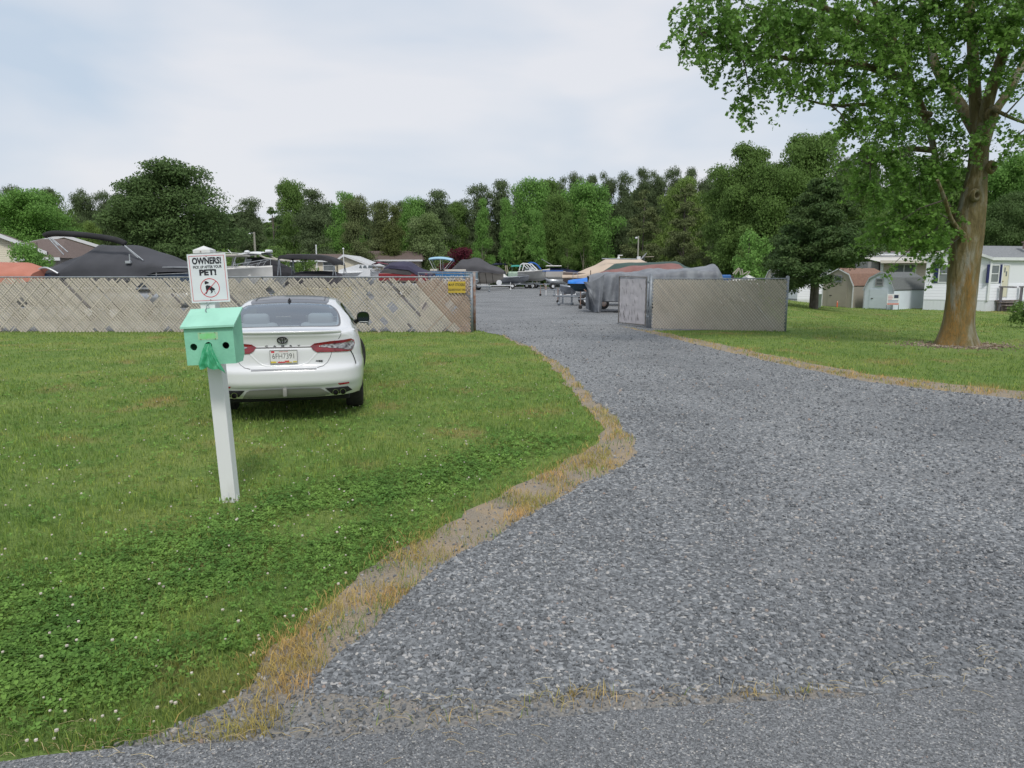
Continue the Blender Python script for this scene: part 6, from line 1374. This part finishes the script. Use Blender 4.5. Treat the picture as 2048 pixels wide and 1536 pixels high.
mb.grid([[tuple(Mx @ Vector((r * math.cos(a), r * math.sin(a), .35 * r * r))) for a in np.linspace(0, 2 * math.pi, 19)] for r in (.02, .25, .45)]); mb.build('reflector', C('dish_grey', (.3, .3, .31), rough=.5), e)
MB().tube([(0, 0, p.z + .1), (.9, 0, p.z + .12)], .03, 6).build('feed_arm', C('feed_tan', (.4, .35, .28), rough=.6), e)
p = P(632, 491, 75); e = empty('flag_pole', (p.x, 75, 0), 'short white pole above the long cream home', 'pole'); MB().cyl((0, 0, 0), (0, 0, p.z), .06, n=8).build('pole', white, e); MB().ball((0, 0, p.z), .08, 8, 5).build('cap', white, e)
# ================================================================== trees
rng = np.random.default_rng(21)
def leaf_mat(name, a, b, isl=.24, tr=.35, sc=.35, rough=.6):
    return C(name, a, b, sc=sc, rough=rough, isl=isl, trans=tr, spec=.25, lo=.3, hi=.7)
def cards(cen, nrm, size, elong=1.5, fold=.25, shape=4):
    n = len(cen); nrm = nrm / (np.linalg.norm(nrm, axis=1)[:, None] + 1e-9); t = rng.normal(size=(n, 3)); t -= nrm * (t * nrm).sum(1)[:, None]; t /= np.linalg.norm(t, axis=1)[:, None]; b = np.cross(nrm, t)
    s = size[:, None]
    if shape == 4: pts = [(-1, 0, 0), (0, -.55, fold), (1, 0, 0), (0, .55, fold)]
    elif shape == 6: pts = [(-1, 0, 0), (-.4, -.5, fold * .6), (.45, -.45, fold * .6), (1, 0, 0), (.45, .45, fold * .6), (-.4, .5, fold * .6)]
    else: pts = [(-.75, 0, 0), (-.55, -.62, .1), (.1, -.34, .05), (.0, -.85, .15), (.45, -.40, .1), (1, 0, 0), (.45, .40, .1), (.0, .85, .15), (.1, .34, .05), (-.55, .62, .1)]
    V = np.stack([cen + s * (t * p[0] * elong * .6 + b * p[1] + nrm * p[2]) for p in pts], 1); k = len(pts)
    return V.reshape(-1, 3), np.arange(n * k).reshape(n, k), k
def crown_points(lobes, n, shell=.35):
    """lobes: array (m,6) centre + radii ; points near lobe surfaces"""
    lobes = np.array(lobes, float); w = (lobes[:, 3] * lobes[:, 5]); w /= w.sum(); i = rng.choice(len(lobes), n, p=w)
    d = rng.normal(size=(n, 3)); d /= np.linalg.norm(d, axis=1)[:, None]; d[:, 2] = np.where((d[:, 2] < -.3) & (rng.random(n) < .6), -d[:, 2], d[:, 2])
    r = 1 - shell * rng.random(n) ** 1.4; r *= 1 + .10 * rng.normal(size=n)
    p = lobes[i, :3] + d * lobes[i, 3:] * r[:, None]; nn = d * .8 + rng.normal(size=(n, 3)) * .55 + [0, 0, .35]; return p, nn
def limbs(H, h0, lobes, r0, seed, k=10):
    rd = random.Random(seed); mb = MB(); tp = []; x = y = 0
    for i in range(8):
        t = i / 7; tp.append((x, y, t * H * .88)); x += rd.uniform(-.012, .012) * H; y += rd.uniform(-.012, .012) * H
    mb.tube(tp, [max(.01, r0 * (1.25 if i == 0 else 1) * (1 - i / 7 * .85)) for i in range(8)], 7)
    for q in rd.sample(list(lobes), min(k, len(lobes))):
        j = max(1, min(5, int((q[2] - .18 * H) / H * 8))); s = Vector(tp[j]); e = Vector(q[:3]); m = s.lerp(e, .5) + Vector((0, 0, .02 * H)); mb.tube([s, m, e], [r0 * .42 * (1 - j / 9), r0 * .25, r0 * .08], 5)
    return mb
bark_g = C('bark_grey', (.10, .085, .07), (.16, .14, .12), sc=5, rough=.9); bark_p = C('bark_pale', (.24, .21, .17), (.17, .15, .12), sc=5, rough=.9)
protos = {}
def proto(kind, seed):
    key = (kind, seed)
    if key in protos: return protos[key]
    rd = random.Random(seed * 13 + 1); lobes = []   # unit tree: height 1, crown width 1 at scale (w,w,h)
    if kind == 'dec':      # broad rounded, foliage nearly to the ground
        for _ in range(52):
            z = rd.uniform(.16, .93); rr = .5 * math.sin(math.pi * min(1, (z + .12) / 1.12) ** 1.1) ** .6 * rd.uniform(.25, .85); a = rd.uniform(0, 6.28); s = rd.uniform(.09, .17)
            lobes.append((rr * math.cos(a), rr * math.sin(a), z, s, s, s * .6))
        n, sz, sh = 22000, .0115, .55
    elif kind == 'fine':   # big nearer tree, many small leaves
        for _ in range(64):
            z = rd.uniform(.14, .93); rr = .5 * math.sin(math.pi * min(1, (z + .16) / 1.16) ** 1.15) ** .5 * rd.uniform(.2, .85); a = rd.uniform(0, 6.28); s = rd.uniform(.08, .15)
            lobes.append((rr * math.cos(a), rr * math.sin(a), z, s, s, s * .6))
        n, sz, sh = 62000, .0088, .6
    elif kind == 'slim':   # upright thin young tree with airy crown
        for _ in range(26):
            z = rd.uniform(.3, .96); rr = .42 * (1.05 - z) ** .5 * rd.uniform(.1, .8); a = rd.uniform(0, 6.28); s = rd.uniform(.09, .16)
            lobes.append((rr * math.cos(a), rr * math.sin(a), z, s, s, s * .55))
        n, sz, sh = 12000, .0115, .9
    elif kind == 'pine':   # clumped irregular top, bare stem
        for _ in range(46):
            z = rd.uniform(.30, .95); rr = .44 * (1.12 - z) ** .42 * rd.uniform(.05, .95); a = rd.uniform(0, 6.28); s = rd.uniform(.12, .22)
            lobes.append((rr * math.cos(a), rr * math.sin(a), z, s, s, s * .36))
        n, sz, sh = 19000, .0105, .85
    elif kind == 'cone':   # dense conifer to the ground
        for _ in range(60):
            z = rd.uniform(.10, .97) ; rr = .5 * (1.02 - z) ** .75 * rd.uniform(.3, .95) * (1 if z > .2 else .8); a = rd.uniform(0, 6.28); s = .05 + .10 * (1 - z)
            lobes.append((rr * math.cos(a), rr * math.sin(a), z, s, s, s * .35))
        n, sz, sh = 16000, .0105, .8
    elif kind == 'bush':
        for _ in range(22):
            z = rd.uniform(.12, .8); rr = .42 * rd.uniform(.1, 1) * math.sin(math.pi * (z + .15) / 1.15) ** .5; a = rd.uniform(0, 6.28); s = rd.uniform(.12, .2)
            lobes.append((rr * math.cos(a), rr * math.sin(a), z, s, s, s * .9))
        n, sz, sh = 3500, .022, .5
    core = {'dec': [(0, 0, .46, .37, .37, .27), (.04, .03, .68, .30, .30, .23)], 'fine': [(0, 0, .44, .36, .36, .24), (.03, -.04, .66, .31, .31, .21), (-.05, .04, .80, .17, .17, .12)], 'pine': [(0, 0, .66, .24, .24, .26)], 'slim': [(0, 0, .62, .2, .2, .3)]}.get(kind, [])
    p, nn = crown_points(lobes + core, n, sh); V, Fc, k = cards(p, nn, sz * rng.uniform(.7, 1.5, n), 1.7)
    me = npmesh('crown', V, Fc, k, [bark_g]).data; bpy.data.objects.remove(bpy.context.scene.objects[-1] if False else [o for o in bpy.data.objects if o.data == me][0])
    tk = limbs(1, .2, lobes, .016 if kind != 'pine' else .014, seed, 9 if kind != 'slim' else 14).build('trunk', bark_g); tme = tk.data; bpy.data.objects.remove(tk)
    protos[key] = (me, tme); return protos[key]
def tree(kind, seed, px, top, Y, wpx, leafm, label, group=None, barkm=bark_g, base=None, name='tree', cat='tree'):
    a = P(px, top, Y); gz = float(terr(a.x, Y)); H = a.z - gz; w = wpx / F * Y; me, tme = proto(kind, seed)
    e = empty(name, (a.x, Y, gz), label, cat, group, rz=random.uniform(0, 6.28)); 
    for nm, dm, mm in (('crown', me, leafm), ('trunk', tme, barkm)):
        o = bpy.data.objects.new(nm, dm); COL.objects.link(o); o.parent = e; o.scale = (w, w, H / .99); o.material_slots[0].link = 'OBJECT'; o.material_slots[0].material = mm
    return e
L_bright = leaf_mat('leaf_bright', (.20, .37, .085), (.145, .295, .065), sc=.5); L_mid = leaf_mat('leaf_mid', (.155, .255, .06), (.115, .20, .048), sc=.5)
L_dark = leaf_mat('leaf_dark', (.125, .20, .065), (.09, .155, .05), sc=.5); L_olive = leaf_mat('leaf_olive', (.15, .185, .055), (.105, .14, .04), sc=.5)
L_pine = leaf_mat('needle_dark', (.115, .16, .068), (.085, .125, .052), sc=.5, tr=.15); L_pineb = leaf_mat('needle_brown', (.15, .185, .07), (.11, .14, .052), sc=.5, tr=.15)
L_pale = leaf_mat('leaf_pale', (.26, .34, .15), (.14, .21, .06), sc=3); L_red = leaf_mat('leaf_maroon', (.13, .02, .035), (.075, .013, .022), sc=2)
L_yel = leaf_mat('leaf_yellowgreen', (.22, .31, .08), (.15, .24, .055), sc=.5); L_cedar = leaf_mat('needle_cedar', (.055, .11, .032), (.085, .135, .04), sc=1.2, tr=.15)
T = tree
# left side
T('fine', 5, 55, 378, 72, 190, L_bright, 'bright green broad tree at the far left edge of the wood')
T('dec', 2, 112, 388, 78, 110, L_mid, 'mid green round tree right of the far left bright tree')
for i, (px, tp, w) in enumerate(((-60, 372, 90), (18, 374, 70), (95, 378, 75), (160, 376, 70), (205, 384, 60), (240, 390, 70))): T('pine', i % 3, px, tp, 104 + i, w, L_pine, 'dark pine of the back row at the left of the wood', 'back row of pines on the left')
T('dec', 3, 180, 442, 66, 60, L_yel, 'small yellow green tree above the rolled black canopy')
T('fine', 4, 345, 324, 64, 275, L_dark, 'large dusky dark green tree dominating the left skyline')
T('fine', 2, 290, 360, 62, 150, L_dark, 'dusky tree leaning against the left flank of the large dark tree')
T('bush', 5, 72, 468, 40, 95, L_bright, 'sprawling small blossom tree in front of the cream gabled home')
T('bush', 6, 150, 470, 58, 90, L_yel, 'light green shrub behind the cream gabled home', name='shrub', cat='shrub')
T('pine', 1, 494, 398, 92, 90, L_pine, 'dark flat topped pine right of the large dark tree'); T('cone', 1, 545, 412, 84, 110, L_dark, 'pointed dark conifer behind the pale lamp post', name='conifer', cat='tree')
T('dec', 5, 578, 355, 96, 92, L_mid, 'airy mid green tree rising above the lamp post'); T('pine', 2, 625, 380, 88, 110, L_pine, 'tall dark pine left of the cream homes')
T('dec', 6, 690, 382, 98, 95, L_bright, 'fresh green tree top between two dark pines'); T('pine', 0, 712, 388, 86, 90, L_pineb, 'brownish pine standing behind the cream gable')
T('bush', 7, 550, 487, 62, 66, L_mid, 'round green bush behind the white hard top', name='shrub', cat='shrub')
T('bush', 2, 610, 500, 66, 60, L_mid, 'low green bush left of the long cream home', name='shrub', cat='shrub'); T('bush', 1, 745, 492, 96, 80, L_bright, 'light bush above the brown roof', name='shrub', cat='shrub')
T('pine', 1, 760, 403, 94, 85, L_pineb, 'brown green pine above the left end of the brown roof'); T('slim', 1, 785, 415, 90, 90, L_olive, 'thin olive tree behind the brown roofed home', barkm=bark_p)
T('dec', 7, 828, 395, 99, 90, L_bright, 'bright crown left of the dark round pine'); T('pine', 2, 872, 382, 100, 105, L_pine, 'dark round topped pine above the pale blossom tree')
T('dec', 8, 852, 428, 92, 112, L_pale, 'pale blossoming tree above the blue pontoon canopy'); T('dec', 9, 900, 400, 106, 90, L_mid, 'green tree filling the gap behind the maroon tree')
T('bush', 3, 922, 489, 82, 92, L_red, 'round maroon leaved maple behind the grey covered boat', name='ornamental_tree')
T('pine', 0, 918, 395, 108, 95, L_pine, 'dark pine left of the bright slim trees'); T('pine', 1, 960, 370, 112, 85, L_pine, 'dark crown left part of the pine pair'); T('pine', 2, 1000, 362, 112, 90, L_pine, 'dark crown right part of the pine pair')
# centre
T('slim', 2, 964, 402, 96, 70, L_bright, 'slim bright tree leftmost at the wood edge', barkm=bark_p); T('slim', 3, 1012, 400, 97, 66, L_bright, 'slim bright tree next to the leftmost slim one', barkm=bark_p)
T('dec', 1, 1062, 362, 104, 130, L_bright, 'big bright green tree at the centre of the wood'); T('dec', 2, 1108, 360, 108, 110, L_mid, 'green tree between the two big bright trees')
T('dec', 3, 1112, 388, 98, 95, L_mid, 'mid green tree with a visible stem in the wood edge'); T('dec', 5, 1178, 360, 101, 140, L_bright, 'tall bright fan shaped tree right of centre', barkm=bark_p)
T('slim', 1, 1075, 425, 94, 80, L_bright, 'young bright tree above the white cuddy boat', barkm=bark_p); T('slim', 3, 1135, 430, 92, 70, L_mid, 'forked pale stemmed tree above the tan cruiser bow', barkm=bark_p)
T('slim', 2, 1168, 420, 95, 60, L_mid, 'pale stemmed slim tree beside the fan shaped one', barkm=bark_p)
for i, px in enumerate(range(1118, 1440, 33)): T('pine', i % 3, px, [352, 349, 352, 344, 348, 338, 340, 336, 338, 345][i % 10], 120 + i % 4, 62, L_pine, 'dark pine of the ridge row behind the centre of the wood', 'ridge row of pines')
for i, px in enumerate((760, 800, 845, 1040, 1090)): T('pine', (i + 1) % 3, px, (408, 404, 400, 378, 362)[i], 122, 70, L_pine, 'distant pine top behind the middle of the wood', 'distant pine tops')
# right
T('cone', 2, 1288, 374, 90, 130, L_pineb, 'rounded brown green conifer above the silver tarpaulin', name='conifer'); T('dec', 6, 1368, 352, 96, 120, L_yel, 'yellow green tree peeping behind the olive conifer'); T('cone', 3, 1372, 366, 84, 150, L_pineb, 'broad olive conifer left of the big green trees', name='conifer')
T('pine', 2, 1440, 340, 100, 90, L_pine, 'dark pine left of the tallest green trees'); T('fine', 2, 1498, 285, 74, 190, L_mid, 'big dark green tree forming the left of the tallest pair'); T('fine', 3, 1618, 262, 72, 200, L_mid, 'big green tree forming the right and highest of the pair')
T('fine', 5, 1560, 330, 70, 170, L_mid, 'green tree filling under the tallest pair'); T('bush', 4, 1500, 448, 60, 96, L_bright, 'bright young tree behind the right end of the tan fence', name='tree'); T('bush', 1, 1440, 505, 76, 90, L_mid, 'low bushes behind the white console boat', name='shrub', cat='shrub')
T('cone', 1, 1440, 440, 80, 120, L_pineb, 'dull dark conifer behind the outboard boat', name='conifer')
for i, (px, tp) in enumerate(((1690, 300), (1745, 288), (1810, 292), (1870, 300))): T('pine', i % 3, px, tp, 92 + i, 90, L_pine, 'dark pine behind the leaves of the big tree', 'pines behind the big tree')
T('fine', 2, 1722, 340, 78, 170, L_mid, 'green tree behind the cedar and the sheds'); T('fine', 3, 1830, 350, 74, 190, L_bright, 'light green tree above the tan mobile home'); T('dec', 5, 1920, 330, 76, 170, L_mid, 'green tree hidden behind the big trunk')
T('fine', 5, 2040, 305, 72, 170, L_bright, 'bright green tree at the right edge of the photo'); T('fine', 4, 2010, 385, 66, 150, L_dark, 'dark green tree over the white home roof'); T('dec', 6, 2110, 330, 70, 170, L_mid, 'green tree just beyond the right edge')
T('dec', 1, 1780, 420, 66, 150, L_mid, 'low green tree just behind the tan mobile home')
# understorey as one mass
n = 52000; x = rng.uniform(-110, 95, n); y = 100 + rng.uniform(-4, 12, n) + .0 * x; z = rng.random(n) ** .9 * (5.5 + 2.5 * np.sin(x * .35) + 1.5 * np.sin(x * 1.1))
V, Fc, k = cards(np.stack([x, y, z], -1), rng.normal(size=(n, 3)) + [0, -.5, .5], rng.uniform(.25, .55, n), 1.5)
tag(npmesh('woodland_understorey', V, Fc, k, L_mid), kind='stuff')
n = 110000; x = rng.uniform(-140, 140, n); y = 128 + rng.uniform(-3, 6, n); z = rng.random(n) * (11.5 + 3.5 * sm(-10, 30, x) + 1.2 * np.sin(x * .33) + .8 * np.sin(x * .9))
V, Fc, k = cards(np.stack([x, y, z], -1), rng.normal(size=(n, 3)) + [0, -.8, .3], rng.uniform(.5, .9, n), 1.5)
tag(npmesh('far_woods', V, Fc, k, L_pine), kind='stuff')
# --- the cedar by the sheds
a = P(1646, 352, 40); gz = float(terr(a.x, 40)); H = a.z - gz; e = empty('cedar_tree', (a.x + .0, 40, gz), 'dense dark cedar standing beside the tan shed', 'tree')
lob = []; rd = random.Random(3)
for _ in range(170):
    t = rd.random() ** .85; an = rd.uniform(0, 6.28); z = H * ((.17 if math.cos(an) < -.1 else .37) + (.81 if math.cos(an) < -.1 else .61) * t); rr = ((3.55 if math.cos(an) > -.2 else 3.1) * (1 - t) ** .66 * (.75 + .25 * min(1, t * 6)) + .12) * rd.uniform(.3, 1.0); s = .30 + .42 * (1 - t); lob.append((rr * math.cos(an), rr * math.sin(an), z - .12 * rr, s * 1.25, s * 1.25, s * .6))
p, nn = crown_points(lob, 70000, .8); V, Fc, k = cards(p, nn, .05 * rng.uniform(.7, 1.6, len(p)), 2.6); npmesh('crown', V, Fc, k, L_cedar, e)
MB().tube([(0, 0, -.1), (.02, 0, 1), (.1, 0, H * .5), (0, 0, H * .95)], [.2, .16, .1, .02], 10).tube([(-.15, .1, -.1), (-.2, 0, 1.4), (-.4, 0, 3)], [.12, .1, .04], 8).build('trunk', bark_g, e)
# shrub at right edge
p_ = G(2052, 655); e = empty('shrub', p_, 'low green shrub at the right edge on the lawn', 'shrub'); lob = [(rng.uniform(-.45, .45), rng.uniform(-.4, .4), rng.uniform(.15, .7), .22, .22, .2) for _ in range(14)]
p, nn = crown_points(lob, 2600, .7); V, Fc, k = cards(p, nn, .035 * rng.uniform(.7, 1.5, len(p)), 2); npmesh('foliage', V, Fc, k, L_mid, e); MB().tube([(0, 0, -.05), (0, 0, .5)], .03, 6).build('stem', bark_g, e)
# ================================================================== the big maple
b0m = G(1915, 690); YM = b0m.y; print('maple', b0m)
e = empty('maple_tree', b0m, 'large maple with orange lichen on its trunk on the right lawn', 'tree')
def mp(px, py, dy=0): p = P(px, py, YM + dy); return p - b0m
def barkmat():
    m = bpy.data.materials.new('maple_bark'); m.use_nodes = True; t = m.node_tree; b = t.nodes['Principled BSDF']
    tc = t.nodes.new('ShaderNodeTexCoord'); mp_ = t.nodes.new('ShaderNodeMapping'); mp_.inputs['Scale'].default_value = (3.2, 3.2, .75); t.links.new(tc.outputs['Object'], mp_.inputs[0])
    def nn(sc, det=6, src=mp_):
        n = t.nodes.new('ShaderNodeTexNoise'); n.inputs['Scale'].default_value = sc; n.inputs['Detail'].default_value = det; n.inputs['Roughness'].default_value = .6; t.links.new(src.outputs[0], n.inputs[0]); return n.outputs[0]
    base = ramp_(t, nn(2.5), [(.3, (.085, .066, .026)), (.5, (.16, .13, .055)), (.7, (.25, .235, .175))])
    mo = t.nodes.new('ShaderNodeMapping'); mo.inputs['Scale'].default_value = (1.5, 1.5, .35); mo.inputs['Location'].default_value = (3, 1, 5); t.links.new(tc.outputs['Object'], mo.inputs[0])
    sx = t.nodes.new('ShaderNodeSeparateXYZ'); t.links.new(tc.outputs['Object'], sx.inputs[0])
    hz = t.nodes.new('ShaderNodeMapRange'); hz.inputs[1].default_value = 1.5; hz.inputs[2].default_value = 5.2; hz.inputs[3].default_value = .05; hz.inputs[4].default_value = -.22; t.links.new(sx.outputs[2], hz.inputs[0])
    ad = t.nodes.new('ShaderNodeMath'); t.links.new(nn(1.3, 4, mo), ad.inputs[0]); t.links.new(hz.outputs[0], ad.inputs[1])
    lich = ramp_(t, ad.outputs[0], [(.46, (0, 0, 0)), (.58, (1, 1, 1))]); fine = ramp_(t, nn(14, 4), [(.38, (.3, .3, .3)), (.6, (1, 1, 1))]); lm = mix_(t, 1., lich, fine, 'MULTIPLY')
    c = mix_(t, lm, base, (.25, .14, .035))
    g = ramp_(t, nn(1.9, 5, mo), [(.60, (0, 0, 0)), (.68, (.7, .7, .7))]); c = mix_(t, g, c, (.27, .28, .25))
    t.links.new(c, b.inputs['Base Color']); b.inputs['Roughness'].default_value = .9
    m2 = t.nodes.new('ShaderNodeMapping'); m2.inputs['Scale'].default_value = (9, 9, 2.2); t.links.new(tc.outputs['Object'], m2.inputs[0])
    bp = t.nodes.new('ShaderNodeBump'); bp.inputs['Distance'].default_value = .05; t.links.new(nn(2.2, 8, m2), bp.inputs['Height']); t.links.new(bp.outputs[0], b.inputs['Normal']); return m
bm_ = barkmat()
def limb(pts, rad, n=22, k=6, flare=None, rough_=.06):
    q = [mp(*p) for p in pts]; sp = spline(q, k); rr = np.interp(np.linspace(0, len(q) - 1, len(sp)), range(len(q)), rad); rows = []; ref = None
    for i, p in enumerate(sp):
        t = (sp[min(i + 1, len(sp) - 1)] - sp[max(i - 1, 0)]).normalized(); ref = ref or t.orthogonal(); ref = (ref - t * ref.dot(t)).normalized(); bi = t.cross(ref); row = []
        for j in range(n):
            a = 2 * math.pi * j / n; r_ = rr[i] * (1 + rough_ * mnoise.noise(Vector((math.cos(a) * 2, math.sin(a) * 2, p.z * .9))) + .03 * mnoise.noise(Vector((math.cos(a) * 6, math.sin(a) * 6, p.z * 3))))
            if flare and p.z < .8: r_ *= 1 + flare * max(0, (.8 - p.z) / .8) ** 2.2 * (1 + .35 * math.sin(a * 5 + 1))
            row.append(p + (ref * math.cos(a) + bi * math.sin(a)) * r_)
        rows.append(row)
    mb = MB().grid(rows, closed=True); mb.add(rows[-1], [tuple(range(n))]); return mb
tk = limb([(1912, 706), (1915, 660), (1922, 600), (1927, 540), (1933, 480), (1943, 420), (1954, 350), (1959, 290), (1962, 240)], [.36, .335, .325, .33, .34, .30, .215, .195, .175], 30, 7, .42)
tk.build('trunk', bm_, e, smooth=True)
LB = [([(1958, 280), (1950, 190, .1), (1946, 110, .2), (1940, 20, .3), (1925, -90, .4)], [.17, .135, .12, .105, .09]),
      ([(1962, 260), (1985, 170, -.3), (2012, 90, -.5), (2040, 10, -.8), (2075, -80, -1)], [.15, .125, .11, .1, .09]),
      ([(1966, 300, .1), (1990, 225, .4), (2020, 180, .8), (2055, 110, 1.2), (2100, 30, 1.6)], [.12, .10, .095, .09, .08]),
      ([(1940, 460, .1), (1905, 430, .5), (1884, 380, .6), (1868, 300, .7), (1853, 240, .7), (1820, 160, .6), (1792, 95, .5), (1760, 25, .3), (1725, -50, .2)], [.12, .07, .062, .07, .08, .085, .08, .07, .055]),
      ([(1958, 270, .2), (1915, 200, 1.), (1875, 140, 1.5), (1855, 60, 1.8), (1840, -30, 2)], [.16, .12, .11, .10, .09]),
      ([(1925, 470, -.3), (1903, 440, -.6), (1890, 400, -1), (1875, 360, -1.3)], [.08, .05, .04, .03]),
      ([(1868, 300, .7), (1800, 300, .2), (1740, 330, -.3)], [.08, .05, .02]), ([(1820, 160, .6), (1720, 130, -.4), (1600, 120, -1.3), (1480, 100, -2.2), (1400, 60, -3)], [.10, .075, .055, .035, .012]),
      ([(1792, 95, .5), (1680, 30, -.6), (1560, -10, -1.6), (1440, -20, -2.4)], [.09, .07, .05, .02]), ([(1860, 230, .7), (1760, 210, 0), (1660, 210, -.8), (1580, 190, -1.4)], [.08, .05, .03, .012]), ([(1956, 200, 0), (2010, 230, -.6), (2060, 250, -1)], [.06, .04, .02])]
for pts, rad in LB: limb(pts, rad, 12, 5).build('limb', bm_, e, smooth=True)
kn = MB()
for px, py in ((1935, 393), (1966, 338), (1963, 235)):
    c = mp(px, py); c.y -= .34; rows = [[(c.x + r_ * math.cos(a), c.y + d_, c.z + r_ * 1.25 * math.sin(a)) for a in np.linspace(0, 2 * math.pi, 13)] for r_, d_ in ((.13, .06), (.10, -.02), (.06, -.02), (.045, .06), (.001, .07))]; kn.grid(rows)
kn.build('knot', bm_, e, smooth=True)
# foliage blobs : px, py, dy, radius m, amount
BL = [(1368, 75, -3.2, .28, 12), (1395, 30, -3, .5, 30), (1410, 110, -3, .26, 14), (1430, 50, -2.8, .6, 46), (1470, 95, -2.6, .55, 42), (1500, 20, -2.5, .7, 60), (1440, -30, -2.6, .7, 50), (1540, 70, -2.2, .7, 64), (1520, 140, -2.2, .45, 34), (1500, 190, -2.1, .3, 18), (1488, 235, -2., .2, 8), (1565, 150, -2, .4, 30),
      (1590, 30, -2, .8, 80), (1640, 90, -1.6, .8, 80), (1620, 160, -1.6, .45, 38), (1680, 150, -1.3, .6, 52), (1700, 30, -1.5, .85, 90), (1600, -50, -2, .9, 80), (1750, 100, -1, .85, 90), (1740, 190, -1, .6, 56), (1790, 30, -.6, .9, 95), (1720, 240, -.9, .42, 30), (1700, 262, -1, .25, 14), (1790, 250, -.5, .65, 66), (1810, 170, -.4, .7, 70), (1690, -60, -1.4, .9, 70),
      (1850, 80, -.8, .8, 75), (1870, 0, -.8, .9, 85), (1880, 160, -.6, .5, 36), (1830, 330, -.1, .8, 84), (1760, 310, -.4, .6, 52), (1880, 250, 0, .55, 46), (1870, 340, .3, .5, 44), (1800, 400, 0, .75, 74), (1740, 370, -.3, .5, 44), (1720, 300, -.6, .3, 18), (1850, 430, -.2, .65, 62), (1790, 450, -.2, .6, 56), (1850, 480, -.2, .42, 36), (1830, 380, .6, .8, 60), (1770, 475, -.1, .35, 22), (1790, 525, -.2, .12, 4), (1885, 460, -.4, .28, 16), (1880, 520, -.3, .16, 7), (1700, 330, -.2, .3, 14),
      (1940, 30, -1, .8, 75), (1990, 60, -1.2, .7, 60), (2030, 20, -1.3, .9, 85), (2060, 90, -1.2, .6, 36), (1920, 120, -.8, .5, 34), (1990, 140, -1, .4, 22), (1945, 270, -.5, .35, 18), (1925, 300, -.5, .35, 20), (2010, 240, -.8, .3, 12), (2050, 270, -1, .35, 14), (2090, 160, -1, .6, 30), (2120, 60, -1.2, .9, 60), (1950, -60, -1, 1, 80), (2060, -50, -1, 1, 80), (1850, -70, -.8, 1., 80), (1770, -80, -1, 1., 80), (2020, 300, -.6, .2, 8),
      (1960, -40, 1.6, 1., 60), (1860, 60, 2, 1., 60), (1900, 200, 2, .7, 40), (1780, 100, 1.5, .9, 60), (1660, 40, .6, .9, 60), (1820, 240, 1.4, .7, 48), (2020, 60, 1.8, .9, 50), (1560, 60, -.4, .7, 40), (1910, 350, .4, .3, 18), (2150, 260, -1, .7, 30), (2200, 150, 0, 1, 50), (2170, -40, -1, 1.1, 70)]
cen = []; nrm = []; tw = MB(); rd = random.Random(11); siz = []
for (px, py, dy, r_, amt) in BL:
    c = mp(px, py, dy)
    for _ in range(max(2, int(amt * .60))):
        d = Vector((rd.gauss(0, 1), rd.gauss(0, 1), rd.gauss(.1, .8))).normalized(); s = c + d * r_ * rd.uniform(.05, .75); dr = Vector((d.x, d.y, d.z * .4 - rd.uniform(.15, .7))).normalized(); ln = rd.uniform(.25, .55); prev = s
        pts = [s]
        for q in range(9):
            t = (q + 1) / 9; p = s + dr * ln * t + Vector((0, 0, -.12 * t * t)) + Vector((rd.gauss(0, .015), rd.gauss(0, .015), rd.gauss(0, .015))); pts.append(p)
            for _k in range(3):
                off = Vector((rd.gauss(0, 1), rd.gauss(0, 1), rd.gauss(-.3, .6))).normalized() * rd.uniform(.03, .09); cen.append(tuple(p + off)); nrm.append((off.x * 4 + rd.gauss(0, .5), off.y * 4 + rd.gauss(0, .5), .45 + rd.gauss(0, .5))); siz.append(rd.uniform(.028, .070))
        if rd.random() < .5: tw.tube([pts[0], pts[4], pts[8]], [.006, .004, .002], 4, cap=False)
    if rd.random() < .9: # joining branchlet toward nearest limb point
        best = min((mp(*p) for pts, _ in LB for p in pts), key=lambda q: (q - c).length)
        if (best - c).length < 2.6: tw.tube([best, best.lerp(c, .5) + Vector((0, 0, .1)), c], [.022, .015, .007], 5, cap=False)
print('maple leaves', len(cen))
V, Fc, k = cards(np.array(cen), np.array(nrm), np.array(siz), 1.5, shape=10)
npmesh('crown', V, Fc, k, leaf_mat('leaf_maple', (.20, .355, .07), (.115, .235, .045), isl=.4, tr=.42, sc=.8, rough=.45), e)
tw.build('twigs', bark_g, e)
V = np.array(cen); z = -1
